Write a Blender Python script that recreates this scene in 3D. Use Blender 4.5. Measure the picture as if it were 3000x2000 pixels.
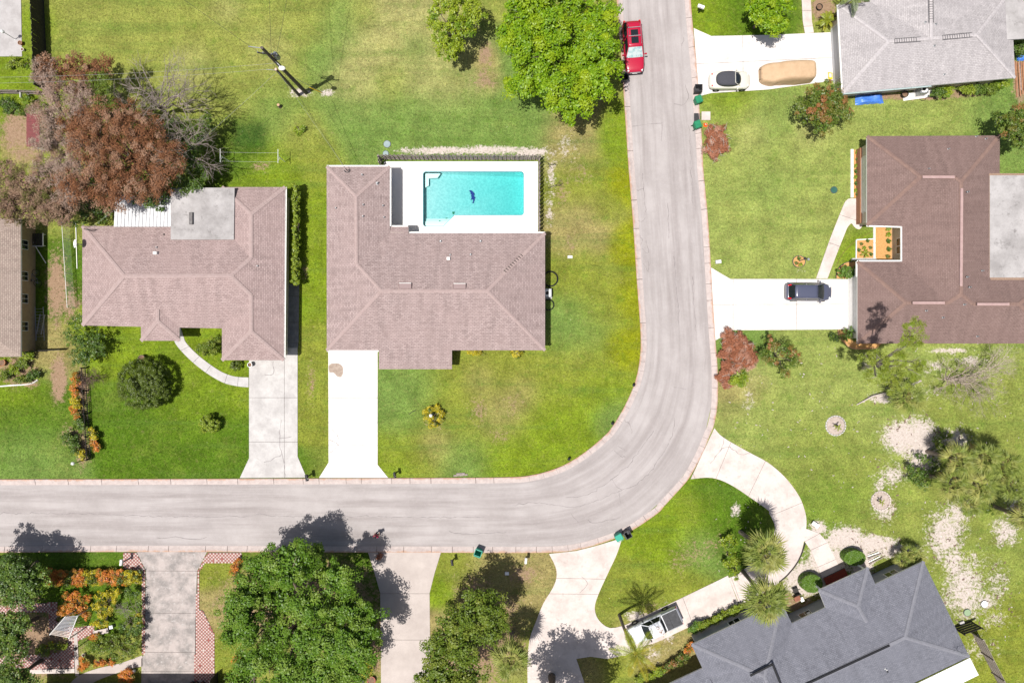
import bpy, bmesh, math, random
import numpy as np
from mathutils import Vector, Matrix
for o in list(bpy.data.objects): bpy.data.objects.remove(o)
scn = bpy.context.scene
C = scn.collection
R = math.radians
# ------------------------------------------------------------------ camera
H = 66.667            # drone height; 30 photo pixels per metre on the ground
S = 30.0
cam = bpy.data.cameras.new('camera'); cam.lens = 24; cam.sensor_width = 36
cam.clip_start = 0.5; cam.clip_end = 5000
co = bpy.data.objects.new('camera', cam); C.objects.link(co); co.location = (0, 0, H)
scn.camera = co
# ------------------------------------------------------------------ sky, sun, exposure
SUN = Vector((-0.255, -0.172, 1.0)).normalized()
wd = bpy.data.worlds.new('World'); scn.world = wd; wd.use_nodes = True
nt = wd.node_tree
sky = nt.nodes.new('ShaderNodeTexSky'); sky.sky_type = 'NISHITA'; sky.sun_disc = False; sky.dust_density = 3.0; sky.ozone_density = 0.7
sky.sun_elevation = math.asin(SUN.z); sky.sun_rotation = math.atan2(SUN.x, SUN.y)
bg = nt.nodes['Background']; bg.inputs['Strength'].default_value = 0.07
nt.links.new(sky.outputs[0], bg.inputs['Color'])
sl = bpy.data.lights.new('sun', 'SUN'); sl.energy = 4.8; sl.angle = R(0.55); sl.color = (1, 0.97, 0.92)
so = bpy.data.objects.new('sun', sl); C.objects.link(so); so.location = (-30, -20, 90)
so.rotation_euler = (-SUN).to_track_quat('-Z', 'Y').to_euler()
scn.view_settings.view_transform = 'Standard'; scn.view_settings.look = 'None'
scn.view_settings.gamma = 1; scn.view_settings.exposure = 0.40
scn.view_settings.use_curve_mapping = False
scn.cycles.transparent_max_bounces = 12
# ------------------------------------------------------------------ photo pixel -> place
def W(px, py, z=0.0):
    k = (H - z) / H
    return Vector(((px - 1500) / S * k, (1000 - py) / S * k, z))
def T(c, r, x, y): return (750 * c + x / 3.136, 500 * r + y / 3.136)
def P(c, r, pts): return [T(c, r, x, y) for x, y in pts]
def D(x, y): return (x * 1.27551, y * 1.27551)
def cr(pts, n=6):
    "Catmull-Rom through points"
    p = [Vector(q) for q in pts]; out = []
    for i in range(len(p) - 1):
        a = p[max(i - 1, 0)]; b = p[i]; c = p[i + 1]; d = p[min(i + 2, len(p) - 1)]
        for k in range(n):
            t = k / n
            out.append(tuple(0.5 * ((2 * b) + (c - a) * t + (2 * a - 5 * b + 4 * c - d) * t * t + (3 * b - a - 3 * c + d) * t ** 3)))
    out.append(tuple(p[-1])); return out
# ------------------------------------------------------------------ object helpers
def tag(o, label=None, cat=None, group=None, kind=None):
    if label: o['label'] = label
    if cat: o['category'] = cat
    if group: o['group'] = group
    if kind: o['kind'] = kind
    return o
def empty(name, loc, label=None, cat=None, group=None, rz=0):
    o = bpy.data.objects.new(name, None); C.objects.link(o); o.location = loc
    o.rotation_euler = (0, 0, rz); o.empty_display_size = 0.2
    return tag(o, label, cat, group)
class MB:
    "collects simple shapes into one mesh"
    def __init__(s): s.v = []; s.f = []; s.m = []; s.uv = []
    def add(s, vs, fs, m=0, uvs=None):
        b = len(s.v); s.v += [tuple(v) for v in vs]
        for i, f in enumerate(fs):
            s.f.append([b + k for k in f]); s.m.append(m)
            s.uv.append(uvs[i] if uvs else None)
    def box(s, c, d, rz=0, m=0, taper=1.0, rot=None):
        cx, cy, cz = c; x, y, z = d[0] / 2, d[1] / 2, d[2] / 2
        M_ = rot if rot else Matrix.Rotation(rz, 3, 'Z')
        vs = []
        for sz, k in ((-z, 1), (z, taper)):
            for sx, sy in ((-x, -y), (x, -y), (x, y), (-x, y)):
                vs.append(M_ @ Vector((sx * k, sy * k, sz)) + Vector(c))
        s.add(vs, [(3, 2, 1, 0), (4, 5, 6, 7), (0, 1, 5, 4), (1, 2, 6, 5), (2, 3, 7, 6), (3, 0, 4, 7)], m)
        return s
    def beam(s, a, b, w, h=None, m=0):
        "box along a segment"
        a = Vector(a); b = Vector(b); d = b - a; L = d.length
        if L < 1e-6: return s
        h = h or w
        x = d / L; up = Vector((0, 0, 1))
        if abs(x.z) > 0.99: up = Vector((0, 1, 0))
        y = up.cross(x).normalized(); z = x.cross(y)
        rot = Matrix((x, y, z)).transposed()
        return s.box((a + b) / 2, (L, w, h), m=m, rot=rot)
    def tube(s, pts, rs, n=6, m=0, cap=True):
        pts = [Vector(p) for p in pts]
        if not hasattr(rs, '__len__'): rs = [rs] * len(pts)
        vs = []; fs = []
        for i, p in enumerate(pts):
            d = (pts[min(i + 1, len(pts) - 1)] - pts[max(i - 1, 0)])
            d = d.normalized() if d.length > 1e-9 else Vector((0, 0, 1))
            up = Vector((0, 0, 1)) if abs(d.z) < 0.95 else Vector((1, 0, 0))
            y = up.cross(d).normalized(); z = d.cross(y)
            for k in range(n):
                a = 2 * math.pi * k / n
                vs.append(p + (y * math.cos(a) + z * math.sin(a)) * rs[i])
        for i in range(len(pts) - 1):
            for k in range(n):
                k2 = (k + 1) % n
                fs.append((i * n + k, i * n + k2, (i + 1) * n + k2, (i + 1) * n + k))
        if cap:
            fs.append(tuple(range(n))[::-1]); fs.append(tuple((len(pts) - 1) * n + k for k in range(n)))
        s.add(vs, fs, m); return s
    def lathe(s, prof, c=(0, 0, 0), n=16, m=0, sx=1, sy=1):
        vs = []; fs = []
        for r, z in prof:
            for k in range(n):
                a = 2 * math.pi * k / n
                vs.append((c[0] + r * sx * math.cos(a), c[1] + r * sy * math.sin(a), c[2] + z))
        for i in range(len(prof) - 1):
            for k in range(n):
                k2 = (k + 1) % n
                fs.append((i * n + k, i * n + k2, (i + 1) * n + k2, (i + 1) * n + k))
        fs.append(tuple(range(n))[::-1]); fs.append(tuple((len(prof) - 1) * n + k for k in range(n)))
        s.add(vs, fs, m); return s
    def prism(s, pts, z0, z1, m=0, ms=None):
        "pts: plan points counter-clockwise or not"
        a = sum(pts[i][0] * pts[(i + 1) % len(pts)][1] - pts[(i + 1) % len(pts)][0] * pts[i][1] for i in range(len(pts)))
        if a < 0: pts = pts[::-1]
        n = len(pts)
        s.add([(p[0], p[1], z0) for p in pts] + [(p[0], p[1], z1) for p in pts],
              [tuple(range(n))[::-1], tuple(range(n, 2 * n))], m)
        b = len(s.v) - 2 * n
        for i in range(n):
            j = (i + 1) % n
            s.f.append([b + i, b + j, b + n + j, b + n + i]); s.m.append(m if ms is None else ms); s.uv.append(None)
        return s
    def mesh(s, name, mats, org=(0, 0, 0), smooth=False):
        me = bpy.data.meshes.new(name)
        o = Vector(org)
        me.from_pydata([(v[0] - o.x, v[1] - o.y, v[2] - o.z) for v in s.v], [], s.f)
        if not isinstance(mats, (list, tuple)): mats = [mats]
        for mt in mats: me.materials.append(mt)
        me.polygons.foreach_set('material_index', s.m)
        if any(u is not None for u in s.uv):
            ul = me.uv_layers.new(name='UVMap')
            k = 0
            for u, f in zip(s.uv, s.f):
                for i in range(len(f)):
                    if u is not None: ul.data[k].uv = u[i]
                    k += 1
        if smooth: me.polygons.foreach_set('use_smooth', [True] * len(me.polygons))
        me.update()
        return me
    def build(s, name, mats, parent=None, org=None, smooth=False):
        if org is None:
            org = Vector((0, 0, 0))
            q = parent
            while q is not None: org = org + q.location; q = q.parent
        me = s.mesh(name, mats, org, smooth)
        return link(name, me, parent)
def link(name, me, parent=None, loc=(0, 0, 0), rz=0):
    o = bpy.data.objects.new(name, me); C.objects.link(o)
    o.location = loc; o.rotation_euler = (0, 0, rz)
    if parent: o.parent = parent
    return o
def copy_tree(o, parent=None):
    c = o.copy(); C.objects.link(c)
    if parent: c.parent = parent
    for ch in o.children: copy_tree(ch, c)
    return c
def mod(o, kind, **kw):
    m = o.modifiers.new(kind.lower(), kind)
    for k, v in kw.items(): setattr(m, k, v)
    return m
# ------------------------------------------------------------------ materials
MATS = {}
class NT:
    def __init__(s, name):
        s.m = bpy.data.materials.new(name); s.m.use_nodes = True; s.t = s.m.node_tree
        s.b = s.t.nodes['Principled BSDF']; s.out = s.t.nodes['Material Output']
    def n(s, typ, **kw):
        nd = s.t.nodes.new(typ)
        for k, v in kw.items(): setattr(nd, k, v)
        return nd
    def l(s, a, b): s.t.links.new(a, b)
    def pos(s): return s.n('ShaderNodeNewGeometry').outputs['Position']
    def noise(s, scale, detail=5, rough=0.55, vec=None, stretch=None):
        nd = s.n('ShaderNodeTexNoise'); nd.inputs['Scale'].default_value = scale
        nd.inputs['Detail'].default_value = detail; nd.inputs['Roughness'].default_value = rough
        v = vec if vec is not None else s.pos()
        if stretch:
            mp = s.n('ShaderNodeMapping'); mp.inputs['Scale'].default_value = stretch
            s.l(v, mp.inputs['Vector']); v = mp.outputs[0]
        s.l(v, nd.inputs['Vector']); return nd.outputs['Fac']
    def ramp(s, fac, lo, hi, c0=0.0, c1=1.0):
        nd = s.n('ShaderNodeMapRange'); nd.inputs['From Min'].default_value = lo; nd.inputs['From Max'].default_value = hi
        nd.inputs['To Min'].default_value = c0; nd.inputs['To Max'].default_value = c1
        s.l(fac, nd.inputs['Value']); return nd.outputs[0]
    def mix(s, fac, a, b, typ='MIX'):
        nd = s.n('ShaderNodeMix', data_type='RGBA', blend_type=typ)
        if isinstance(fac, (int, float)): nd.inputs['Factor'].default_value = fac
        else: s.l(fac, nd.inputs['Factor'])
        for v, i in ((a, 'A'), (b, 'B')):
            sk = [q for q in nd.inputs if q.name == i and q.type == 'RGBA'][0]
            if isinstance(v, tuple): sk.default_value = (*v[:3], 1)
            else: s.l(v, sk)
        return [q for q in nd.outputs if q.type == 'RGBA'][0]
    def math(s, op, a, b=None):
        nd = s.n('ShaderNodeMath', operation=op)
        for i, v in enumerate((a, b)):
            if v is None: continue
            if isinstance(v, (int, float)): nd.inputs[i].default_value = v
            else: s.l(v, nd.inputs[i])
        return nd.outputs[0]
    def bump(s, h, strength=0.5, dist=0.02):
        nd = s.n('ShaderNodeBump'); nd.inputs['Strength'].default_value = strength; nd.inputs['Distance'].default_value = dist
        s.l(h, nd.inputs['Height']); s.l(nd.outputs[0], s.b.inputs['Normal'])
    def fin(s, col, rough=0.8, spec=0.3, metal=0.0):
        if isinstance(col, tuple): s.b.inputs['Base Color'].default_value = (*col[:3], 1)
        else: s.l(col, s.b.inputs['Base Color'])
        s.b.inputs['Roughness'].default_value = rough; s.b.inputs['Specular IOR Level'].default_value = spec
        s.b.inputs['Metallic'].default_value = metal
        MATS[s.m.name] = s.m
        return s.m
def mat(name, col, col2=None, scale=2.0, rough=0.8, spec=0.3, metal=0.0, bump=0.0, bscale=60, lo=0.35, hi=0.65, stretch=None):
    if name in MATS: return MATS[name]
    q = NT(name)
    c = col
    if col2: c = q.mix(q.ramp(q.noise(scale, 7, 0.6, stretch=stretch), lo, hi), col, col2)
    if bump: q.bump(q.noise(bscale, 4), bump, 0.02)
    return q.fin(c, rough, spec, metal)
def shingle(name, c1, c2, cm, stain=None, w=0.33, h=0.155):
    q = NT(name)
    uv = q.n('ShaderNodeUVMap').outputs[0]
    br = q.n('ShaderNodeTexBrick'); q.l(uv, br.inputs['Vector'])
    br.inputs['Scale'].default_value = 1; br.inputs['Brick Width'].default_value = w; br.inputs['Row Height'].default_value = h
    br.inputs['Mortar Size'].default_value = 0.016; br.inputs['Mortar Smooth'].default_value = 0.25; br.inputs['Bias'].default_value = -0.35
    br.inputs['Color1'].default_value = (*c1, 1); br.inputs['Color2'].default_value = (*c2, 1); br.inputs['Mortar'].default_value = (*cm, 1)  # darker Color2 puts the courses' short shadow lines into the colour
    c = br.outputs['Color']
    gr = q.ramp(q.noise(9, 4, 0.75), 0.25, 0.75, 0.72, 1.28)
    c = q.mix(1.0, c, q.vcol(gr), 'MULTIPLY')
    sk = q.ramp(q.noise(1.0, 6, 0.65, vec=uv, stretch=(1.6, 0.22, 1)), 0.35, 0.7, 0.84, 1.14)
    c = q.mix(1.0, c, q.vcol(sk), 'MULTIPLY')
    st = q.ramp(q.noise(0.35, 7, 0.68), 0.36, 0.68, 0.0, 0.6)
    c = q.mix(st, c, stain if stain else cm)
    q.bump(br.outputs['Fac'], -0.6, 0.03)
    return q.fin(c, 0.92, 0.15)
def _vcol(q, v):
    nd = q.n('ShaderNodeCombineColor')
    for i in range(3): q.l(v, nd.inputs[i])
    return nd.outputs[0]
NT.vcol = _vcol
def concrete(name, c1, c2, c3, scale=0.8, lo=0.42, hi=0.62, spots=0.35):
    q = NT(name)
    c = q.mix(q.ramp(q.noise(scale, 9, 0.68), lo, hi), c1, c2)
    c = q.mix(q.ramp(q.noise(scale * 3.3, 8, 0.7), 0.56, 0.72, 0, spots), c, c3)
    c = q.mix(q.ramp(q.noise(9, 5, 0.7), 0.35, 0.75, 0.0, 0.18), c, c3)
    q.bump(q.noise(50, 4), 0.15, 0.01)
    return q.fin(c, 0.9, 0.2)
def leafmat(name, ca, cb, cc=None, rough=0.45, spec=0.4, tr=0.25):
    "leaf colours vary from leaf to leaf (attribute rnd) and from clump to clump (attribute cl)"
    q = NT(name)
    a = q.n('ShaderNodeAttribute'); a.attribute_name = 'rnd'
    k = q.n('ShaderNodeAttribute'); k.attribute_name = 'cl'
    c = q.mix(a.outputs['Fac'], ca, cb)
    if cc: c = q.mix(q.ramp(k.outputs['Fac'], 0.55, 0.95), c, cc)
    m = q.fin(c, rough, spec)
    ts = q.n('ShaderNodeBsdfTranslucent'); q.l(c, ts.inputs['Color']) if not isinstance(c, tuple) else None
    mx = q.n('ShaderNodeMixShader'); mx.inputs[0].default_value = tr
    q.l(q.b.outputs[0], mx.inputs[1]); q.l(ts.outputs[0], mx.inputs[2]); q.l(mx.outputs[0], q.out.inputs['Surface'])
    return m
white = mat('white_paint', (0.78, 0.77, 0.75), (0.68, 0.67, 0.64), 3, rough=0.5)
offwhite = mat('cream_stucco', (0.62, 0.56, 0.46), (0.55, 0.49, 0.4), 2, bump=0.2)
tanwall = mat('tan_stucco', (0.38, 0.28, 0.17), (0.32, 0.23, 0.14), 2, bump=0.3)
redbrick = mat('red_brick_face', (0.30, 0.055, 0.03), (0.22, 0.04, 0.025), 6, bump=0.2)
darkgrey = mat('dark_grey_metal', (0.06, 0.06, 0.065), rough=0.5)
greymetal = mat('grey_metal', (0.33, 0.34, 0.35), (0.25, 0.26, 0.27), 4, rough=0.45, metal=0.6)
black = mat('black_plastic', (0.012, 0.012, 0.014), rough=0.45)
rubber = mat('black_rubber', (0.015, 0.015, 0.015), rough=0.85)
glass = mat('dark_glass', (0.012, 0.016, 0.018), rough=0.06, spec=0.6)
paleglass = mat('tinted_glass', (0.03, 0.05, 0.05), rough=0.05, spec=0.7)
chrome = mat('bright_metal', (0.7, 0.7, 0.72), rough=0.2, metal=1.0)
barkm = mat('grey_brown_bark', (0.17, 0.13, 0.10), (0.09, 0.07, 0.05), 12, bump=0.5, bscale=25)
deadwood = mat('bleached_dead_wood', (0.50, 0.44, 0.39), (0.30, 0.25, 0.22), 9, bump=0.3)
brownwood = mat('brown_dead_wood', (0.20, 0.13, 0.10), (0.10, 0.06, 0.05), 9, bump=0.3)
oldwood = mat('weathered_grey_wood', (0.31, 0.26, 0.235), (0.17, 0.14, 0.125), 7, bump=0.3, stretch=(1, 1, 0.3))
darkwood = mat('dark_wood', (0.045, 0.04, 0.035), (0.025, 0.022, 0.02), 6, bump=0.3)
soilm = mat('bare_soil', (0.20, 0.12, 0.075), (0.12, 0.07, 0.045), 3, bump=0.4)
# ================================================================== the ground
def axis(lo, hi, step, ext):
    a = list(np.arange(lo, hi + 1e-6, step))
    return np.array(sorted([-e for e in ext] + a + list(ext)))
GX = axis(-60, 60, 0.3, (75, 110, 200, 500, 1500)); GY = axis(-43.5, 43.5, 0.3, (60, 110, 200, 500, 1500))
XX, YY = np.meshgrid(GX, GY)
DX = (XX * S + 1500) / 1.27551; DY = (1000 - YY * S) / 1.27551     # where each ground point lies on the photograph's plan
A_ = (0.205, 0.225, 0.050); PALE = (0.28, 0.27, 0.105); GRN = (0.13, 0.20, 0.046); DEEP = (0.066, 0.125, 0.008)
OLV = (0.175, 0.20, 0.028); YEL = (0.18, 0.20, 0.006); RGT = (0.215, 0.255, 0.068); DRY = (0.25, 0.21, 0.085); LIME = (0.145, 0.205, 0.012)
BL = [(250, 60, 140, A_), (250, 180, 120, A_), (480, 60, 140, A_), (560, 200, 110, A_), (640, 60, 90, A_), (700, 30, 70, A_), (780, 60, 60, GRN),
      (860, 110, 85, PALE), (920, 60, 70, PALE), (620, 110, 50, PALE), (440, 150, 50, PALE), (520, 20, 40, PALE), (820, 185, 60, PALE), (960, 170, 60, PALE), (1040, 190, 60, PALE), (740, 130, 50, GRN), (830, 40, 40, A_), (900, 190, 45, A_),
      (950, 110, 35, GRN), (800, 270, 70, GRN), (920, 260, 80, GRN), (1050, 260, 80, GRN), (1160, 260, 80, GRN), (1200, 310, 60, GRN), (700, 320, 60, A_), (620, 260, 60, GRN),
      (560, 330, 60, DEEP), (640, 400, 70, LIME), (720, 350, 50, OLV), (700, 600, 45, LIME), (710, 800, 50, OLV), (710, 950, 40, OLV), (700, 700, 40, LIME),
      (1110, 150, 25, DRY), (1120, 190, 30, DRY), (1300, 330, 60, DRY), (1330, 420, 60, OLV), (1340, 520, 60, DRY), (1320, 620, 60, OLV), (1320, 750, 70, GRN), (1380, 700, 60, OLV), (1340, 850, 70, OLV),
      (1435, 420, 38, YEL), (1440, 560, 38, YEL), (1445, 690, 38, YEL), (1430, 800, 38, YEL), (1390, 480, 35, OLV), (1300, 560, 30, DRY), (1420, 320, 40, LIME),
      (950, 870, 70, GRN), (1050, 850, 80, OLV), (1150, 850, 70, OLV), (1250, 880, 80, OLV), (920, 960, 50, GRN), (1060, 960, 80, OLV), (1150, 950, 60, DRY), (950, 1040, 70, OLV), (1060, 1050, 60, GRN),
      (1180, 1030, 80, LIME), (1280, 970, 80, LIME), (1360, 900, 60, LIME), (1400, 960, 40, GRN), (1200, 900, 40, DRY), (1100, 870, 40, DRY), (1000, 1020, 40, DRY), (900, 1060, 60, LIME),
      (430, 1000, 130, DEEP), (330, 1020, 100, DEEP), (430, 920, 80, LIME), (300, 980, 60, DEEP), (270, 800, 60, LIME), (500, 1050, 80, DEEP), (250, 1060, 60, DEEP), (540, 900, 50, LIME), (480, 800, 60, LIME),
      (60, 960, 90, DEEP), (60, 1050, 80, GRN), (40, 900, 60, LIME), (130, 640, 40, DEEP), (120, 830, 40, DRY), (190, 1080, 30, GRN),
      (1640, 60, 60, LIME), (1700, 40, 60, DEEP), (1680, 250, 60, LIME), (1650, 300, 60, RGT), (1760, 330, 100, RGT), (1850, 400, 100, RGT), (1750, 450, 100, RGT), (1700, 560, 90, RGT), (1830, 560, 90, RGT), (1780, 280, 60, GRN),
      (1920, 340, 60, RGT), (2000, 250, 80, RGT), (2150, 250, 100, RGT), (2280, 250, 80, GRN), (1950, 580, 40, LIME), (1770, 430, 50, GRN), (1720, 300, 50, PALE), (1860, 300, 50, PALE),
      (1700, 790, 60, GRN), (1850, 800, 60, RGT), (1700, 900, 50, DRY), (1760, 950, 90, RGT), (1870, 900, 80, RGT), (1850, 1020, 90, GRN), (1950, 1050, 70, GRN), (1730, 880, 35, PALE), (1920, 1150, 80, DEEP), (2020, 950, 80, RGT), (2150, 800, 60, RGT), (2250, 800, 60, RGT),
      (2200, 980, 80, GRN), (2280, 950, 80, GRN), (2000, 1200, 60, GRN), (2150, 1200, 60, GRN), (2250, 1220, 60, GRN), (2300, 1200, 60, LIME), (2270, 1320, 70, GRN), (2320, 1450, 80, OLV), (2300, 1550, 80, OLV), (2200, 1350, 40, GRN), (2100, 1400, 60, GRN),
      (1580, 1180, 60, LIME), (1640, 1150, 60, DEEP), (1540, 1260, 60, LIME), (1600, 1260, 50, GRN), (1480, 1350, 50, OLV), (1560, 1350, 50, OLV), (1660, 1220, 50, DEEP), (1700, 1150, 50, DEEP),
      (1060, 1310, 40, OLV), (1130, 1320, 60, DRY), (1200, 1300, 50, DRY), (1100, 1380, 50, DRY), (1020, 1360, 30, LIME), (1030, 1450, 40, DRY), (1230, 1330, 30, DRY),
      (200, 1285, 60, DEEP), (120, 1280, 50, DEEP), (200, 1365, 50, DEEP), (480, 1320, 30, OLV), (490, 1400, 40, DRY), (490, 1500, 40, OLV), (860, 1450, 40, DRY), (850, 1350, 40, DEEP),
      (1500, 1500, 60, DRY), (1420, 1520, 50, OLV), (1350, 1540, 40, DRY), (1560, 1460, 40, DRY), (60, 200, 80, LIME), (60, 260, 40, DEEP), (90, 60, 40, LIME), (50, 320, 30, DRY)]
den = np.full(XX.shape, 1e-4); num = np.zeros(XX.shape + (3,)); num += np.array(A_) * 1e-4
for bx, by, br, c in BL:
    if bx > 1700 and by > 860 and c in (GRN, DEEP, LIME): c = (0.185, 0.22, 0.048) if c != DEEP else (0.14, 0.195, 0.03)   # the east lawn is drier
    w = np.exp(-((DX - bx) ** 2 + (DY - by) ** 2) / (br * 0.8) ** 2)
    den += w; num += w[..., None] * np.array(c)
tint = num / den[..., None] * np.array((1.03, 1.02, .97))
dark_rect = 1 / (1 + np.exp((np.maximum(np.abs(DX - 572) - 38, np.abs(DY - 312) - 30)) / 5.0))   # dark green rectangle in the tint by the clothesline
tint = tint * (1 - .8 * dark_rect[..., None]) + np.array((.028, .075, .012)) * .8 * dark_rect[..., None]
def mask(blobs):
    m = np.zeros(XX.shape)
    for bx, by, rx, ry, s in blobs:
        m = np.maximum(m, s * np.clip(1.35 - .88 * np.sqrt(((DX - bx) / rx) ** 2 + ((DY - by) / ry) ** 2), 0, 1.2))
    return m
sand = mask([(2110, 1010, 46, 52, 1.2), (2075, 1005, 50, 40, 1.2), (2050, 1090, 40, 30, .7), (2200, 1180, 40, 40, .75), (2120, 1060, 40, 30, 1.0), (2190, 1010, 40, 30, .9), (2180, 1090, 30, 20, .8), (2030, 1165, 30, 40, .75), (2020, 1110, 22, 26, .65), (2170, 1230, 46, 70, .85), (2190, 1200, 40, 60, .7), (2190, 1290, 30, 50, .8),
             (2215, 1350, 50, 80, .85), (2225, 1400, 40, 30, .7), (2260, 1380, 40, 30, .7), (2310, 1220, 36, 40, .8), (2330, 1160, 30, 60, .5), (2290, 1340, 40, 60, .55), (2170, 1380, 20, 40, .6), (2240, 1290, 40, 40, .5), (2280, 1420, 60, 30, .5),
             (1940, 1240, 50, 30, 1.3), (2000, 1250, 60, 22, 1.3), (2060, 1265, 60, 16, 1.2), (1900, 1290, 50, 40, 1.3), (1850, 1330, 50, 40, 1.3), (1880, 1210, 20, 16, 1.1), (1980, 1290, 30, 40, 1.2),
             (1020, 346, 110, 9, 1.05), (1120, 345, 110, 10, 1.05), (1220, 350, 50, 12, 1.0), (930, 345, 30, 7, .8), (1266, 400, 14, 60, .65), (1262, 480, 12, 70, .55),
             (690, 213, 30, 12, .9), (750, 214, 16, 9, 1.0), (2030, 915, 40, 12, 1.0), (1990, 840, 20, 30, .5), (1460, 1415, 26, 14, .95), (2140, 840, 40, 20, .6), (2230, 830, 40, 14, .7), (2100, 900, 80, 30, .45),
             (1300, 335, 30, 40, .5), (1690, 1170, 14, 18, .8), (1535, 1440, 20, 60, .6), (1495, 1500, 30, 30, .6), (2250, 1490, 60, 40, .45), (2180, 805, 60, 8, .8), (1720, 920, 20, 30, .5), (1840, 620, 20, 12, .3)])
sand = np.where(sand > 1.2, sand, sand * .80)
soil = mask([(130, 660, 26, 90, .9), (135, 870, 20, 60, 1.0), (190, 900, 16, 90, .7), (160, 700, 40, 60, .6), (40, 300, 50, 60, .8), (60, 350, 60, 30, .6), (200, 460, 100, 50, .7), (40, 450, 60, 60, .6), (190, 1030, 20, 60, .7), (160, 1000, 26, 30, .6),
             (1115, 130, 20, 50, .62), (1110, 185, 40, 30, .55), (1000, 20, 14, 30, .5), (700, 620, 10, 30, .55), (715, 880, 14, 60, .5), (620, 460, 40, 30, .55), (600, 380, 40, 20, .45), (1150, 1390, 60, 40, .6), (1090, 1360, 60, 60, .55), (1060, 1450, 30, 60, .6), (1200, 1320, 50, 30, .6), (700, 1390, 200, 120, .85), (1100, 1500, 130, 80, .8),
             (1890, 20, 26, 30, 1.2), (2090, 222, 120, 8, 1.0), (2200, 215, 80, 8, .9), (2345, 200, 20, 40, .9), (40, 850, 50, 40, .9), (70, 880, 20, 12, .8), (90, 1480, 100, 90, .9), (30, 1380, 60, 60, .8), (1495, 1430, 40, 60, .55), (1550, 1400, 40, 20, .4), (1800, 1390, 120, 40, .7), (1060, 440, 600, 1, .0),
             (1100, 940, 26, 40, .5), (1000, 960, 36, 30, .45), (1180, 930, 30, 40, .42), (1150, 1000, 30, 26, .42), (1310, 560, 20, 40, .45), (1290, 440, 30, 60, .42), (1330, 400, 40, 40, .4), (860, 1500, 30, 60, .7), (470, 1450, 30, 80, .35),
             (1600, 1270, 60, 40, .42), (1560, 1290, 40, 40, .42), (1640, 1250, 40, 40, .4), (2040, 1160, 26, 22, .6)])
nx, ny = len(GX), len(GY)
vs = np.stack([XX.ravel(), YY.ravel(), np.zeros(XX.size)], 1)
ii = np.arange(nx * ny).reshape(ny, nx)
q = np.stack([ii[:-1, :-1], ii[:-1, 1:], ii[1:, 1:], ii[1:, :-1]], -1).reshape(-1, 4)
cx = (GX[:-1] + GX[1:]) / 2; cy = (GY[:-1] + GY[1:]) / 2
CX, CY = np.meshgrid(cx, cy)
pa = W(1150, 485); pb = W(1565, 680)
keep = ~((CX > pa.x) & (CX < pb.x) & (CY < pa.y) & (CY > pb.y)).ravel()
q = q[keep]
def npmesh(name, vs, quads, mats, attrs=None):
    me = bpy.data.meshes.new(name)
    me.vertices.add(len(vs)); me.vertices.foreach_set('co', np.asarray(vs, dtype=np.float32).ravel())
    k = quads.shape[1]
    me.loops.add(quads.size); me.loops.foreach_set('vertex_index', quads.astype(np.int32).ravel())
    me.polygons.add(len(quads)); me.polygons.foreach_set('loop_start', np.arange(0, quads.size, k, dtype=np.int32))
    me.polygons.foreach_set('loop_total', np.full(len(quads), k, dtype=np.int32))
    for m in (mats if isinstance(mats, (list, tuple)) else [mats]): me.materials.append(m)
    for nm, (typ, dom, data) in (attrs or {}).items():
        at = me.attributes.new(nm, typ, dom)
        at.data.foreach_set('color' if 'COLOR' in typ else 'value', np.asarray(data, dtype=np.float32).ravel())
    me.update(calc_edges=True); return me
g = NT('lawn_and_soil')
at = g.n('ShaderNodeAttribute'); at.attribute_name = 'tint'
sa = g.n('ShaderNodeAttribute'); sa.attribute_name = 'sand'
sb = g.n('ShaderNodeAttribute'); sb.attribute_name = 'soil'
c = at.outputs['Color']
n1 = g.noise(0.5, 9, 0.72); n2 = g.noise(2.2, 8, 0.75); n3 = g.noise(4.5, 6, 0.8); n4 = g.noise(0.8, 9, 0.72)
nmow = g.noise(0.5, 5, 0.6, stretch=(0.12, 1.6, 1)); nf = g.noise(12, 3, 0.8); nv = g.noise(0.22, 6, 0.65)
c = g.mix(1.0, c, g.vcol(g.ramp(n1, 0.3, 0.7, 0.62, 1.40)), 'MULTIPLY')
c = g.mix(g.ramp(n2, 0.52, 0.78, 0, 0.50), c, (0.29, 0.25, 0.09))
c = g.mix(g.ramp(nv, 0.52, 0.72, 0, 0.25), c, (0.25, 0.24, 0.055))
c = g.mix(g.ramp(n4, 0.53, 0.70, 0, 0.55), c, (0.075, 0.16, 0.012))
c = g.mix(g.ramp(nmow, 0.5, 0.68, 0, 0.42), c, (0.085, 0.15, 0.025))
c = g.mix(g.ramp(g.noise(1.1, 9, 0.8), 0.63, 0.72, 0, 0.55), c, (0.33, 0.24, 0.15))
c = g.mix(g.ramp(g.noise(3.1, 6, 0.8), 0.66, 0.75, 0, 0.7), c, (0.045, 0.105, 0.008))
c = g.mix(1.0, c, g.vcol(g.ramp(n3, 0.25, 0.75, 0.42, 1.58)), 'MULTIPLY')
c = g.mix(1.0, c, g.vcol(g.ramp(nf, 0.25, 0.75, 0.50, 1.50)), 'MULTIPLY')
ns = g.math('ADD', g.math('ADD', g.math('MULTIPLY', g.noise(1.5, 9, 0.82), 2.2), g.math('MULTIPLY', n3, 1.6)), -1.9)
so_ = g.ramp(g.math('ADD', sb.outputs['Fac'], ns), 0.40, 0.72)
c = g.mix(so_, c, g.mix(g.ramp(n3, 0.3, 0.7), (0.21, 0.13, 0.08), (0.36, 0.25, 0.165)))
sn = g.ramp(g.math('ADD', sa.outputs['Fac'], ns), 0.38, 0.66)
c = g.mix(sn, c, g.mix(g.ramp(n3, 0.25, 0.75), (0.36, 0.29, 0.245), (0.66, 0.59, 0.545)))
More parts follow.
